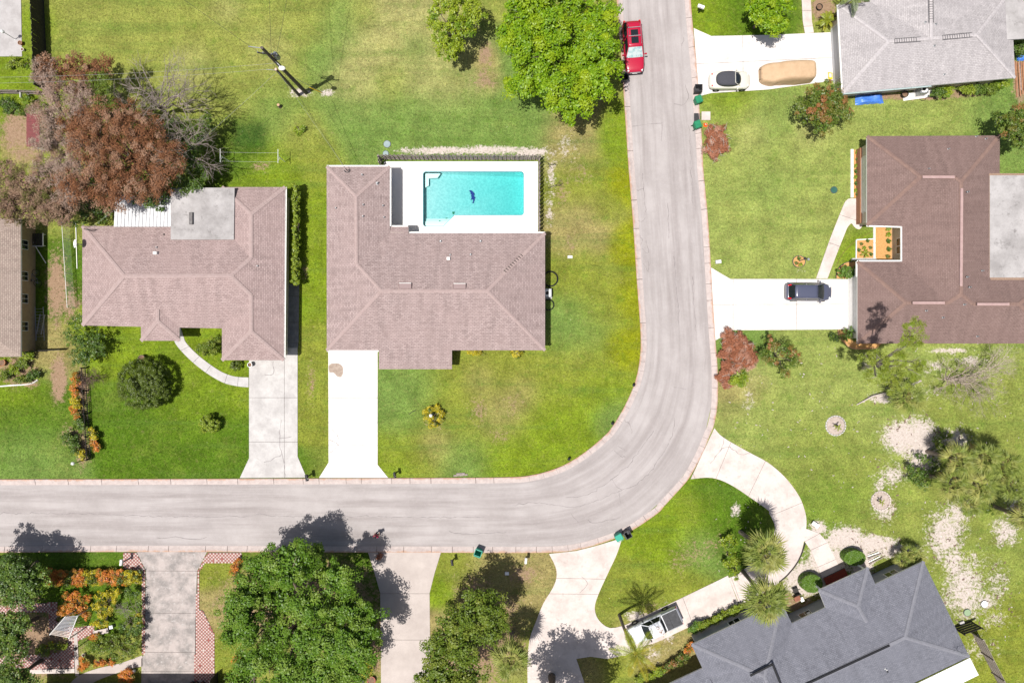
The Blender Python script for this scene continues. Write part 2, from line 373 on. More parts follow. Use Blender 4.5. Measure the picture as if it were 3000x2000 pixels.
g.bump(g.math('ADD', n3, nf), 1.0, 0.08)
grass = g.fin(c, 0.95, 0.1)
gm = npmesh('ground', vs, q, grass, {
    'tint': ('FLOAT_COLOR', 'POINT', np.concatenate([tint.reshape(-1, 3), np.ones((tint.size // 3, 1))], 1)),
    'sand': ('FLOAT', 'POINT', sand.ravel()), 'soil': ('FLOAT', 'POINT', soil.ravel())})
ground = tag(link('ground', gm), kind='structure')

# ================================================================== road and kerbs
def segline(*parts):
    out = []
    for p in parts: out += p
    return out
kl = segline([(1790, -320)], P(2, 0, [(960, 0), (992, 420), (1020, 800), (1045, 1170), (1070, 1540)]),
             P(2, 1, [(1110, 470), (1145, 1000), (1175, 1400)]),
             P(2, 2, [(1182, 0), (1178, 110), (1160, 250), (1138, 340), (1115, 415), (1050, 560), (985, 680), (900, 810), (840, 872), (740, 960), (640, 1035), (555, 1090), (450, 1145), (325, 1190), (205, 1220), (0, 1243)]),
             P(1, 2, [(1700, 1250), (900, 1254), (0, 1257)]), P(0, 2, [(1200, 1261), (0, 1263)]), [(-330, 1403)])
kr = segline([(2002, -320)], P(2, 0, [(1640, 0), (1665, 300), (1690, 560), (1710, 800), (1720, 1000), (1745, 1300)]),
             P(2, 1, [(1757, 0), (1795, 400), (1815, 700), (1832, 1000), (1850, 1300)]),
             P(2, 2, [(1868, 0), (1884, 200), (1890, 400), (1883, 600), (1852, 770), (1815, 862), (1755, 1010), (1690, 1140), (1620, 1260), (1525, 1370), (1400, 1505)]),
             P(2, 3, [(1345, 0), (1170, 122), (1050, 190), (910, 250), (760, 300), (590, 343), (370, 365), (0, 370)]),
             P(1, 3, [(1500, 366), (600, 365)]), P(0, 3, [(1700, 360), (600, 362), (0, 368)]), [(-330, 1618)])
def plan(pts, n=8, step=0.35):
    p = [W(*a) for a in cr(pts, n)]
    out = [p[0]]; 
    for a, b in zip(p, p[1:]):
        m = max(1, int((b - a).length / step))
        for k in range(1, m + 1): out.append(a.lerp(b, k / m))
    return out
def offset(line, d):
    out = []
    for i, p in enumerate(line):
        t = (line[min(i + 1, len(line) - 1)] - line[max(i - 1, 0)]).normalized()
        out.append(p + Vector((-t.y, t.x, 0)) * d)
    return out
KL = plan(kl); KR = plan(kr)           # outer (grass) edges; road lies to the left of KL's travel and right of KR's
RL = offset(KL, 0.58); RR = offset(KR, -0.58)
a = NT('worn_asphalt')
n1 = a.noise(0.35, 8, 0.65); n2 = a.noise(3, 7, 0.7); n3 = a.noise(30, 4, 0.8)
uvn = a.n('ShaderNodeUVMap').outputs[0]
ns = a.noise(1.0, 6, 0.6, vec=uvn, stretch=(0.09, 1.1, 1))
c = a.mix(a.ramp(n1, 0.35, 0.68), (0.362, 0.330, 0.322), (0.292, 0.264, 0.256))
c = a.mix(a.ramp(ns, 0.42, 0.70, 0, 0.85), c, (0.225, 0.198, 0.191))
c = a.mix(a.ramp(n2, 0.5, 0.8, 0, 0.4), c, (0.38, 0.34, 0.335))
c = a.mix(1.0, c, a.vcol(a.ramp(n3, 0.2, 0.8, 0.82, 1.18)), 'MULTIPLY')
a.bump(n3, 0.3, 0.01)
asphalt = a.fin(c, 0.93, 0.2)
mb = MB()
N_ = 260
def resample(line, n):
    L = [0]
    for p, r_ in zip(line, line[1:]): L.append(L[-1] + (r_ - p).length)
    out = []; k = 0
    for i in range(n):
        d = L[-1] * i / (n - 1)
        while k < len(L) - 2 and L[k + 1] < d: k += 1
        f = (d - L[k]) / max(L[k + 1] - L[k], 1e-9); out.append(line[k].lerp(line[k + 1], min(max(f, 0), 1)))
    return out
# match the two edges by nearest point so the strip follows the bend
RLs = resample(offset(KL, 0.50), N_)
RRo = offset(KR, -0.50); ks = [min(range(len(RRo)), key=lambda j: (RRo[j] - p).length) for p in RLs]
for i in range(1, N_): ks[i] = max(ks[i], ks[i - 1])
ks[-1] = len(RRo) - 1; ks[0] = 0
RRs = [RRo[j] for j in ks]
ul = [0]
for p, r_ in zip(RLs, RLs[1:]): ul.append(ul[-1] + (r_ - p).length)
nw = 8
vv = []
for p, r_ in zip(RLs, RRs):
    for j in range(nw + 1):
        x = p.lerp(r_, j / nw); vv.append((x.x, x.y, 0.006 + 0.035 * (1 - (2 * j / nw - 1) ** 2)))
ff = []; uu = []
for i in range(N_ - 1):
    for j in range(nw):
        b = i * (nw + 1) + j
        if (RRs[i + 1] - RRs[i]).length < 1e-6 and j == nw - 1:
            ff.append((b, b + nw + 1, b + nw + 2)); uu.append([(ul[i], j * .9), (ul[i + 1], j * .9), (ul[i + 1], (j + 1) * .9)]); ff.append((b, b + nw + 2, b + 1)); uu.append([(ul[i], j * .9), (ul[i + 1], (j + 1) * .9), (ul[i], (j + 1) * .9)]); continue
        ff.append((b, b + nw + 1, b + nw + 2, b + 1)); uu.append([(ul[i], j * .9), (ul[i + 1], j * .9), (ul[i + 1], (j + 1) * .9), (ul[i], (j + 1) * .9)])
mb.add(vv, ff, 0, uu)
road = tag(mb.build('road', asphalt, smooth=True), kind='structure')
bm = bmesh.new(); bm.from_mesh(road.data); bmesh.ops.recalc_face_normals(bm, faces=bm.faces)
if sum(f.normal.z for f in bm.faces) < 0: bmesh.ops.reverse_faces(bm, faces=bm.faces)
bm.to_mesh(road.data); bm.free()
kq = NT('kerb_concrete')
uvn = kq.n('ShaderNodeUVMap').outputs[0]; sx = kq.n('ShaderNodeSeparateXYZ'); kq.l(uvn, sx.inputs[0])
n2 = kq.noise(2.2, 8, 0.7); n3 = kq.noise(9, 5, 0.7)
c = kq.mix(kq.ramp(n2, 0.35, 0.7), (0.45, 0.385, 0.36), (0.33, 0.275, 0.26))
c = kq.mix(kq.ramp(n3, 0.55, 0.8, 0, 0.5), c, (0.22, 0.18, 0.17))
ed = kq.math('SUBTRACT', 1.0, sx.outputs['Y'])
ru = kq.ramp(kq.math('ADD', kq.math('MULTIPLY', ed, 0.75), kq.math('MULTIPLY', kq.noise(1.3, 6, 0.75), 0.95)), 0.98, 1.22)
c = kq.mix(kq.math('MULTIPLY', ru, 0.6), c, (0.38, 0.18, 0.08))
kq.bump(n3, 0.2, 0.01)
kerbm = kq.fin(c, 0.9, 0.2)
jointm = mat('dark_joint_dirt', (0.07, 0.055, 0.05), (0.11, 0.085, 0.075), 6)
prof = [(0, 0.0), (0, 0.10), (0.03, 0.125), (0.14, 0.12), (0.34, 0.055), (0.58, 0.022), (0.58, 0.0)]
def kerb(name, line, sgn, seed):
    rnd = random.Random(seed)
    root = MB()
    for i in range(0, len(line) - 6, 6):     # dirt bed seen in the joints
        sub = line[i:i + 7]
        for p0, p1, q1, q0 in zip(sub, sub[1:], offset(sub, .57 * sgn)[1:], offset(sub, .57 * sgn)):
            root.add([(*p0.xy, .012), (*p1.xy, .012), (*q1.xy, .012), (*q0.xy, .012)], [(0, 1, 2, 3)])
    k = tag(root.build(name, jointm), kind='structure')
    i = 0
    nrm = offset(line, sgn * 1.0)
    while i < len(line) - 2:
        n = rnd.choice([4, 5, 7, 8, 8, 9]); e = min(i + n, len(line) - 1)
        m = MB(); vs = []; us = []
        idx = list(range(i, e + 1))
        for t_, j in enumerate(idx):
            p = line[j]; d = (nrm[j] - p)
            if t_ == 0: p = p + (line[j + 1] - p) * 0.05
            if t_ == len(idx) - 1: p = p + (line[j - 1] - p) * 0.05
            dz = 0
            for a_, z in prof: vs.append((p.x + d.x * a_, p.y + d.y * a_, z)); us.append((j * .35, a_ / .58))
        K = len(prof); fs = []; uf = []
        for t_ in range(len(idx) - 1):
            for a_ in range(K - 1):
                f = (t_ * K + a_, t_ * K + a_ + 1, (t_ + 1) * K + a_ + 1, (t_ + 1) * K + a_)
                if sgn < 0: f = f[::-1]
                fs.append(f); uf.append([us[x] for x in f])
        for f in (tuple(range(K)), tuple((len(idx) - 1) * K + x for x in range(K))): fs.append(f); uf.append([us[x] for x in f])
        m.add(vs, fs, 0, uf)
        m.build('kerb_stone', kerbm, k)
        i = e
    return k
kerb('kerb', KL, 1, 3); kerb('kerb', KR, -1, 5)
# cracks in the asphalt, traced
crackm = mat('dark_crack', (0.15, 0.13, 0.13), (0.25, 0.225, 0.225), 3)  # the cracks' own dark tone
def crack(pts, w=0.035, seed=0, parent=None, z=0.046):
    rnd = random.Random(seed); p = [W(*x) for x in cr(pts, 3)]
    line = []
    for a_, b_ in zip(p, p[1:]):
        m = max(1, int((b_ - a_).length / 0.3))
        for k in range(m): line.append(a_.lerp(b_, k / m) + Vector((rnd.gauss(0, .05), rnd.gauss(0, .05), 0)))
    line.append(p[-1])
    ws = [w * rnd.uniform(.4, 1.2) for _ in line]
    m = MB()
    for i in range(len(line) - 1):
        t_ = (line[i + 1] - line[i]).normalized(); nn = Vector((-t_.y, t_.x, 0))
        m.add([line[i] - nn * ws[i] / 2, line[i + 1] - nn * ws[i + 1] / 2, line[i + 1] + nn * ws[i + 1] / 2, line[i] + nn * ws[i] / 2], [(0, 1, 2, 3)])
    m.v = [(x, y, z) for x, y, _ in m.v]
    m.build('crack', crackm, parent or road)
for i, cp in enumerate([P(2, 1, [(1195, 20), (1210, 130), (1215, 260), (1225, 380)]), P(2, 1, [(1225, 650), (1250, 700), (1245, 760), (1190, 720)]), P(2, 1, [(1195, 850), (1230, 880), (1255, 930), (1250, 830)]),
        P(2, 1, [(1640, 0), (1650, 90), (1660, 300)]), P(2, 1, [(1430, 300), (1440, 620)]), P(2, 1, [(1490, 780), (1500, 1000), (1530, 1320), (1525, 1420)]), P(2, 1, [(1660, 950), (1670, 1250), (1690, 1560)]),
        P(2, 0, [(1100, 1165), (1240, 1145), (1375, 1135)]), P(2, 0, [(1375, 1135), (1370, 1300)]), P(2, 0, [(1620, 1150), (1640, 1350), (1650, 1560)]), P(2, 0, [(1490, 955), (1580, 960), (1620, 900), (1590, 780)]), P(2, 0, [(1580, 350), (1560, 430)]),
        P(2, 1, [(1165, 460), (1200, 470), (1225, 435)]), P(2, 1, [(1175, 600), (1195, 640), (1180, 690)]), P(2, 1, [(1140, 180), (1210, 170)]),
        P(2, 2, [(940, 1000), (985, 1040), (1040, 1060)]), P(2, 2, [(980, 965), (1050, 1005)]), P(2, 2, [(500, 1430), (700, 1400), (915, 1265), (1100, 1100), (1300, 820)]), P(2, 2, [(915, 1265), (1015, 1360), (1200, 1260), (1330, 1110), (1470, 870), (1490, 700)]), P(2, 2, [(1015, 1360), (985, 1400), (1000, 1490)]),
        P(2, 2, [(0, 1500), (250, 1480), (500, 1520), (700, 1490), (1015, 1360)]), P(2, 2, [(1030, 725), (1085, 770), (1100, 840)]), P(2, 2, [(1480, 420), (1600, 440)]), P(2, 2, [(1770, 150), (1775, 280)]),
        P(0, 3, [(0, 12), (700, 10), (1400, 35), (2300, 40)]), P(0, 3, [(1450, 240), (1600, 225), (1760, 250), (1900, 225)]), P(1, 3, [(0, 15), (400, 40), (900, 35), (1400, 45), (2100, 40)]), P(2, 3, [(700, 60), (740, 100), (1000, 40)]), P(2, 3, [(540, 10), (620, 110)]), P(1, 3, [(1780, 170), (1900, 200), (2300, 180)])]):
    crack(cp, 0.045, i)

# ================================================================== driveways, paths
drv_white = concrete('bright_concrete', (0.62, 0.59, 0.565), (0.52, 0.485, 0.46), (0.42, 0.36, 0.335), 0.8, .45, .72, .4)
drv_grey = concrete('mottled_pale_concrete', (0.47, 0.45, 0.435), (0.36, 0.34, 0.33), (0.26, 0.24, 0.23), 0.7, .38, .62, .55)
drv_pink = concrete('pinkish_concrete', (0.37, 0.32, 0.295), (0.44, 0.385, 0.355), (0.30, 0.255, 0.235), 0.5, .4, .65, .25)
drv_blotch = concrete('blotched_old_concrete', (0.36, 0.31, 0.29), (0.20, 0.18, 0.17), (0.46, 0.43, 0.41), 0.75, .40, .60, .8)
drv_stain = concrete('stained_warm_concrete', (0.55, 0.48, 0.445), (0.42, 0.36, 0.33), (0.25, 0.21, 0.19), 0.5, .44, .66, .5)
drv_near = concrete('near_white_concrete', (0.61, 0.575, 0.55), (0.50, 0.46, 0.435), (0.33, 0.29, 0.27), 0.7, .44, .68, .5)
def clip(poly, p, n):
    "part of a polygon on the side n points to"
    out = []
    for i in range(len(poly)):
        a_ = poly[i]; b_ = poly[(i + 1) % len(poly)]
        da = (a_ - p).dot(n); db = (b_ - p).dot(n)
        if da >= 0: out.append(a_)
        if da * db < 0: out.append(a_.lerp(b_, da / (da - db)))
    return out
PAVED = []
def paving(name, poly, cuts=(), mat_=None, z=0.05, gap=0.03, piece='slab', kind='structure'):
    "poly, cuts in photo pixels; each cut is a line (two points)"
    pts = [W(*p) for p in poly]
    PAVED.append([p.xy for p in pts]); base = MB().prism([p.xy for p in pts], 0.004, z - 0.018).build(name, jointm)
    tag(base, kind=kind)
    pieces = [pts]
    for a_, b_ in cuts:
        a_ = W(*a_); b_ = W(*b_); n = (b_ - a_).normalized(); n = Vector((-n.y, n.x, 0))
        nxt = []
        for pc in pieces:
            for sg in (1, -1):
                c_ = clip(pc, a_ + n * sg * gap / 2, n * sg)
                if len(c_) > 2: nxt.append(c_)
        pieces = nxt
    for pc in pieces:
        MB().prism([p.xy for p in pc], 0.005, z).build(piece, mat_, base)
    return base
def hline(c, r, y, dy=0): return (T(c, r, -500, y), T(c, r, 3000, y + dy))
d1 = paving('driveway', P(1, 2, [(665, 20), (1118, 20), (1118, 1130), (1215, 1250), (580, 1250), (668, 1110)]), [hline(1, 2, 515, 3), hline(1, 2, 742, 5), hline(1, 2, 952, 5)], drv_white)
d2 = paving('driveway', P(0, 2, [(2290, 60)]) + P(1, 2, [(383, 60), (383, 1055), (465, 1248)]) + P(0, 2, [(2205, 1252), (2290, 1070)]), [hline(1, 2, 515, 3), hline(1, 2, 920, 10), (T(1, 2, 262, -100), T(1, 2, 262, 1300))], drv_grey)
d3 = paving('driveway', P(2, 0, [(1668, 262), (1830, 335), (2352, 325)]) + P(3, 0, [(640, 298), (665, 735), (0, 825)]) + P(2, 0, [(1830, 858), (1716, 888), (1692, 560)]), [(T(2, 0, 2115, 0), T(2, 0, 2125, 1000)), (T(2, 0, 1700, 590), T(3, 0, 640, 530))], drv_near)
d4 = paving('driveway', P(2, 1, [(1828, 890), (2005, 995), (2352, 995)]) + P(3, 1, [(800, 996), (800, 1456), (0, 1463)]) + P(2, 1, [(2030, 1465), (1866, 1560), (1842, 1200)]), [(T(2, 1, 2030, 900), T(2, 1, 2030, 1568)), (T(3, 1, 260, 900), T(3, 1, 260, 1600)), (T(2, 1, 1800, 1230), T(3, 1, 900, 1226))], drv_near)
ucurve_top = cr(P(2, 2, [(1858, 795), (1940, 880), (2180, 1018), (2352, 1112)]) + P(3, 2, [(150, 1240), (260, 1380), (320, 1500)]) + P(3, 3, [(352, 80), (330, 260), (280, 430), (180, 560), (80, 660)]), 4)
ucurve_bot = cr(P(2, 2, [(1640, 1262), (1830, 1250), (2000, 1310), (2200, 1440), (2352, 1548)]) + P(3, 3, [(10, 10), (55, 100), (60, 180), (20, 280)]) + P(2, 3, [(2250, 420), (2080, 560), (1990, 600)]), 4)
d5 = paving('driveway', ucurve_top + P(2, 3, [(2200, 800), (2090, 845)]) + ucurve_bot[::-1], [(T(2, 2, 2330, 1090), T(2, 2, 2180, 1400)), (T(2, 2, 2000, 950), T(2, 2, 1880, 1240)), (T(3, 3, 0, 40), T(3, 3, 360, -110)), (T(2, 3, 2000, 560), T(2, 3, 2110, 860))], drv_stain)
d6 = paving('driveway', P(2, 3, [(1100, 1005), (1045, 1030)]) + cr(P(2, 3, [(1045, 1030), (900, 1060), (795, 985), (760, 880), (790, 760), (880, 560), (960, 390), (1012, 235)]), 3)[1:]
            + P(2, 3, [(900, 268), (750, 312), (590, 352), (340, 380)]) + cr(P(2, 3, [(340, 380), (400, 500), (408, 600), (370, 700), (290, 830), (220, 1000), (160, 1170), (140, 1400)]), 3)[1:]
            + P(2, 3, [(150, 1900), (780, 1900), (590, 1342), (720, 1322), (870, 1342), (1050, 1308), (1150, 1245), (1205, 1228)]),
            [(T(2, 3, 300, 600), T(2, 3, 900, 612)), (T(2, 3, 300, 745), T(2, 3, 850, 750))], drv_stain)
d6b = paving('driveway', P(2, 3, [(1982, 579), (1900, 620), (1515, 805), (1102, 1004), (1207, 1227), (1330, 1190), (1585, 1070), (1900, 920), (2082, 843)]), [(T(2, 3, 1560, 760), T(2, 3, 1680, 1080))], drv_stain)
d7 = paving('driveway', P(1, 3, [(1030, 366), (1700, 366), (1640, 560), (1595, 740), (1600, 1240), (1580, 1900), (1150, 1900), (1148, 1170), (1142, 740), (1100, 590)]), [hline(1, 3, 742, 4), hline(1, 3, 1168, 2)], drv_pink)
d8 = paving('driveway', P(0, 3, [(1258, 362), (1905, 360), (1812, 540), (1800, 900), (1780, 1900), (1300, 1900), (1302, 1340), (1335, 1290), (1342, 530)]), [hline(0, 3, 527, 15), hline(0, 3, 920, 5), hline(0, 3, 1280, 4), hline(0, 3, 1455, 0)], drv_blotch)
for i, (pr_, cp) in enumerate([(d2, P(1, 2, [(235, 720), (220, 890), (232, 1000), (268, 1150), (270, 1245)])), (d2, P(1, 2, [(215, 890), (330, 870)])), (d2, P(1, 2, [(80, 1110), (160, 1070), (235, 1030)])), (d2, P(1, 2, [(155, 180), (160, 300), (80, 305)])), (d1, P(1, 2, [(672, 905), (735, 930), (765, 952)])), (d1, P(1, 2, [(735, 965), (705, 1005), (675, 1025)])), (d1, P(1, 2, [(700, 810), (745, 850), (762, 900)])),
    (d5, P(2, 2, [(1955, 880), (1930, 960), (1870, 1060), (1820, 1120)])), (d5, P(2, 2, [(1900, 1010), (1960, 970), (2010, 975), (2060, 1010), (2110, 1035), (2185, 1028)])), (d6, P(2, 3, [(640, 590), (700, 660), (620, 740)])), (d8, P(0, 3, [(1835, 375), (1860, 420), (1900, 410)]))]): crack(cp, .05, 90 + i, pr_, .0515)
# oil stain on the bright driveway: its own blotch of colour lying on the slab
oil = NT('brown_oil_stain')
oc = oil.mix(oil.ramp(oil.noise(3, 6, .7), .35, .7), (0.36, 0.29, 0.24), (0.22, 0.165, 0.13))
oil = oil.fin(oc, 0.85, 0.3)
bl = MB(); pp = cr(P(1, 2, [(675, 285), (670, 225), (700, 202), (760, 203), (798, 235), (800, 290), (780, 325), (745, 318), (715, 288), (675, 285)]), 5)
bl.prism([W(*p).xy for p in pp], 0.0505, 0.054); bl.build('oil_stain', oil, d1)
# paths
pathm = concrete('grey_path_concrete', (0.44, 0.42, 0.41), (0.37, 0.35, 0.34), (0.3, 0.28, 0.27), 1.0)
po = cr(P(0, 1, [(1645, 1440), (1655, 1520)]) + P(0, 2, [(1605, 0), (1700, 122), (1860, 262), (2040, 372), (2180, 410), (2285, 420)]), 4)
pi_ = cr(P(0, 1, [(1660, 1440), (1690, 1530)]) + P(0, 2, [(1710, 10), (1785, 92), (1905, 192), (2040, 280), (2160, 322), (2285, 330)]), 4)
paving('path', po + pi_[::-1], [(T(0, 2, 1650, 90), T(0, 2, 1790, 20)), (T(0, 2, 1770, 200), T(0, 2, 1860, 110)), (T(0, 2, 1880, 300), T(0, 2, 1960, 190)), (T(0, 2, 2060, 400), T(0, 2, 2100, 270)), (T(0, 2, 2180, 440), T(0, 2, 2195, 300))], pathm)
paving('path', P(3, 0, [(305, -300), (308, 0), (318, 200), (338, 310), (420, 304), (402, 200), (392, 0), (392, -300)]), [(T(3, 0, 250, 105), T(3, 0, 450, 100)), (T(3, 0, 250, 250), T(3, 0, 450, 240))], drv_stain)
paving('path', cr(P(3, 1, [(440, 990), (560, 650), (650, 420), (700, 300), (725, 268), (755, 256), (840, 256)]), 3) + P(3, 1, [(870, 300), (870, 500)]) + cr(P(3, 1, [(870, 500), (845, 535), (815, 535), (785, 510), (765, 485), (730, 520), (700, 590), (640, 740), (545, 990)]), 3)[1:], [(T(3, 1, 500, 640), T(3, 1, 720, 720)), (T(3, 1, 640, 400), T(3, 1, 880, 480))], drv_stain)
paving('path', P(3, 3, [(350, 150), (470, 190), (540, 270), (670, 530), (560, 600), (500, 610), (390, 345), (330, 260)]), [(T(3, 3, 390, 345), T(3, 3, 490, 300)), (T(3, 3, 330, 270), T(3, 3, 480, 190)), (T(3, 3, 460, 500), T(3, 3, 640, 420))], drv_stain)
cpts = cr(P(0, 3, [(1310, 1310), (1100, 1385), (900, 1430), (720, 1500), (620, 1600)]), 4) + cr(P(0, 3, [(780, 1640), (860, 1560), (1000, 1500), (1180, 1440), (1310, 1410)]), 4)
paving('path', cpts, [], drv_pink)
paving('path', P(0, 3, [(680, 1090), (712, 1090), (730, 1500), (695, 1500)]), [], drv_pink, z=0.06)
paving('path', P(0, 3, [(280, 1442), (690, 1430), (690, 1470), (285, 1480)]), [], drv_stain, z=0.09)
paving('slab', P(0, 0, [(-600, -300), (190, -300), (205, 522), (-600, 520)]), [], concrete('old_grey_slab', (.36, .34, .335), (.29, .27, .265), (.44, .42, .41), .9))
# checkered pavers
pv_r = mat('red_paver', (0.30, 0.115, 0.095), (0.22, 0.08, 0.07), 5, bump=.2); pv_w = mat('pale_paver', (0.50, 0.40, 0.36), (0.40, 0.31, 0.28), 5, bump=.2)
def inpoly(x, y, poly):
    ins = False; j = len(poly) - 1
    for i in range(len(poly)):
        xi, yi = poly[i][0], poly[i][1]; xj, yj = poly[j][0], poly[j][1]
        if (yi > y) != (yj > y) and x < (xj - xi) * (y - yi) / (yj - yi) + xi: ins = not ins
        j = i
    return ins
def pavers(poly, sz=0.165):
    pts = [W(*p) for p in poly]
    PAVED.append([p.xy for p in pts]); base = MB().prism([p.xy for p in pts], 0.004, 0.028).build('paver_patio', jointm); tag(base, kind='structure')
    x0 = min(p.x for p in pts); x1 = max(p.x for p in pts); y0 = min(p.y for p in pts); y1 = max(p.y for p in pts)
    m = MB(); rnd = random.Random(7)
    i0 = int(x0 / sz) - 1
    for i in range(i0, int(x1 / sz) + 2):
        for j in range(int(y0 / sz) - 1, int(y1 / sz) + 2):
            if inpoly((i + .5) * sz, (j + .5) * sz, pts):
                m.box(((i + .5) * sz, (j + .5) * sz, 0.029 + rnd.uniform(0, .006)), (sz - .014, sz - .014, .04), m=(i + j) % 2 if rnd.random() > .06 else rnd.randint(0, 1))
    if m.v: tag(m.build('paver', [pv_r, pv_w], base), kind='stuff')
for pl in [[(1140, 366), (1256, 366), (1336, 535), (1330, 1300), (1312, 1300), (1312, 690), (1300, 560), (1130, 512)], [(1910, 366), (2215, 366), (2215, 460), (1885, 460), (1832, 545), (1832, 890), (1868, 902), (1920, 1010), (1972, 1125), (1972, 1700), (1784, 1700), (1803, 900), (1816, 545)],
           [(-100, 840), (450, 830), (530, 830), (518, 1000), (700, 1060), (870, 1030), (860, 1110), (715, 1180), (680, 1090), (690, 1430), (280, 1440), (-100, 1400), (-100, 1330), (400, 1300), (560, 1290), (640, 1160), (450, 1060), (450, 910), (-100, 940)]]:
    pavers(P(0, 3, pl))

# ================================================================== pool and its deck
plaster = mat('pool_plaster', (0.45, 0.53, 0.54), (0.32, 0.43, 0.45), 5, rough=.8, bump=.1, lo=.38, hi=.62)  # mottling puts the water's rippling light into the plaster colour
deckm = concrete('white_deck', (0.74, 0.72, 0.70), (0.69, 0.665, 0.645), (0.6, 0.56, 0.54), .6, .4, .7, .1)
def arc(cx_, cy_, r, a0, a1, n=6): return [(cx_ + r * math.cos(R(a0 + (a1 - a0) * k / n)), cy_ - r * math.sin(R(a0 + (a1 - a0) * k / n))) for k in range(n + 1)]
X0, X1, Y0, Y1, Y2 = 1239, 1535, 502.5, 631.5, 664
outl = arc(X0 + 9, Y0 + 9, 9, 180, 90) + arc(X1 - 9, Y0 + 9, 9, 90, 0) + arc(X1 - 9, Y1 - 9, 9, 0, -90) + [(1332, Y1), (1299, Y2)] + arc(X0 + 9, Y2 - 9, 9, -90, -180)
po_ = [W(*p) for p in outl]
dk = [W(*p) for p in [(1125, 474), (1576, 474), (1576, 705), (1125, 705)]]
bm = bmesh.new()
def loop(pts, z):
    v = [bm.verts.new((p.x, p.y, z)) for p in pts]
    return v, [bm.edges.new((v[i], v[(i + 1) % len(v)])) for i in range(len(v))]
v1, e1 = loop(dk, .06); v2, e2 = loop(po_, .06)
bmesh.ops.triangle_fill(bm, edges=e1 + e2, use_beauty=True)
for v, e in ((v1, 0), (v2, 0)):
    lo = [bm.verts.new((x.co.x, x.co.y, -0.12)) for x in v]
    for i in range(len(v)):
        j = (i + 1) % len(v); bm.faces.new((v[i], v[j], lo[j], lo[i]))
for f in list(bm.faces):
    if abs(f.normal.z) > .5 and f.calc_center_median().z > .05 and inpoly(f.calc_center_median().x, f.calc_center_median().y, [p.xy for p in po_]): bm.faces.remove(f)
bmesh.ops.recalc_face_normals(bm, faces=bm.faces)
me = bpy.data.meshes.new('pool_deck'); bm.to_mesh(me); bm.free(); me.materials.append(deckm)
deck = tag(link('pool_deck', me), kind='structure')
m = MB()
def depth(x):     # floor falls from the shallow west end to the east
    u = (x - W(X0, 0).x) / (W(X1, 0).x - W(X0, 0).x); return -(0.75 + 1.5 * max(0, min(1, (u - .15) / .8)))
n = len(po_)
top = [(p.x, p.y, -0.13) for p in po_]; bot = [(p.x, p.y, depth(p.x)) for p in po_]
m.add(top + bot, [(i, (i + 1) % n, n + (i + 1) % n, n + i)[::1] for i in range(n)] + [tuple(range(n, 2 * n))])
pool = empty('swimming_pool', W(1387, 580), 'turquoise rectangular swimming pool sunk in the white deck', 'swimming pool')
m.build('basin', plaster, pool)
lip = MB()
for a_, b_ in zip(po_, po_[1:] + po_[:1]):
    t_ = (b_ - a_); 
    if t_.length < 1e-6: continue
    nn = Vector((-t_.y, t_.x, 0)).normalized() * .05
    lip.add([(*(a_ + nn * .02).xy, .064), (*(b_ + nn * .02).xy, .064), (*(b_ - nn).xy, .064), (*(a_ - nn).xy, .064), (*(a_ - nn).xy, -.14), (*(b_ - nn).xy, -.14)], [(0, 1, 2, 3), (3, 2, 5, 4)])
tile = mat('dark_teal_waterline_tile', (0.05, 0.22, 0.26), (0.08, 0.3, 0.33), 8, rough=.3)
lip.build('waterline_tile', [tile], pool)
stepm = mat('pale_step_plaster', (0.58, 0.64, 0.63), rough=.8)
def step(pts, z): MB().prism([W(*p).xy for p in pts], depth(W(*pts[0]).x) + .003, z).build('step', stepm, pool)
step(P(1, 1, [(1546, 16), (1690, 16), (1664, 56), (1582, 62), (1582, 128), (1546, 148)]), -.45)
step([(1242, 637), (1324, 637), (1315, 646), (1242, 646)], -.72); step([(1242, 646), (1315, 646), (1306, 655), (1242, 655)], -.48); step([(1244, 655), (1306, 655), (1299, 662), (1248, 662)], -.28)
wq = NT('pool_water')
tb = wq.n('ShaderNodeBsdfTransparent'); tb.inputs[0].default_value = (1, 1, 1, 1)
gl = wq.n('ShaderNodeBsdfGlossy'); gl.inputs['Roughness'].default_value = .03
fr = wq.n('ShaderNodeFresnel'); fr.inputs[0].default_value = 1.33
bp = wq.n('ShaderNodeBump'); bp.inputs['Strength'].default_value = .25; bp.inputs['Distance'].default_value = .05; wq.l(wq.noise(4, 4), bp.inputs['Height']); wq.l(bp.outputs[0], gl.inputs['Normal'])
mx = wq.n('ShaderNodeMixShader'); wq.l(fr.outputs[0], mx.inputs[0]); wq.l(tb.outputs[0], mx.inputs[1]); wq.l(gl.outputs[0], mx.inputs[2]); wq.l(mx.outputs[0], wq.out.inputs['Surface'])
va = wq.n('ShaderNodeVolumeAbsorption'); va.inputs['Color'].default_value = (0.0, 0.88, 0.86, 1); va.inputs['Density'].default_value = .46; wq.l(va.outputs[0], wq.out.inputs['Volume'])
wm = MB(); ins = [W(*p) for p in outl]; cen = W(1387, 575)
ins = [p + (cen - p).normalized() * .006 for p in ins]
wm.add([(p.x, p.y, -.10) for p in ins] + [(p.x, p.y, depth(p.x) + .01) for p in ins], [tuple(range(n))[::-1], tuple(range(n, 2 * n))] + [(i, (i + 1) % n, n + (i + 1) % n, n + i) for i in range(n)])
wo = wm.build('water', wq.m, pool)
bm = bmesh.new(); bm.from_mesh(wo.data); bmesh.ops.recalc_face_normals(bm, faces=bm.faces); bm.to_mesh(wo.data); bm.free()
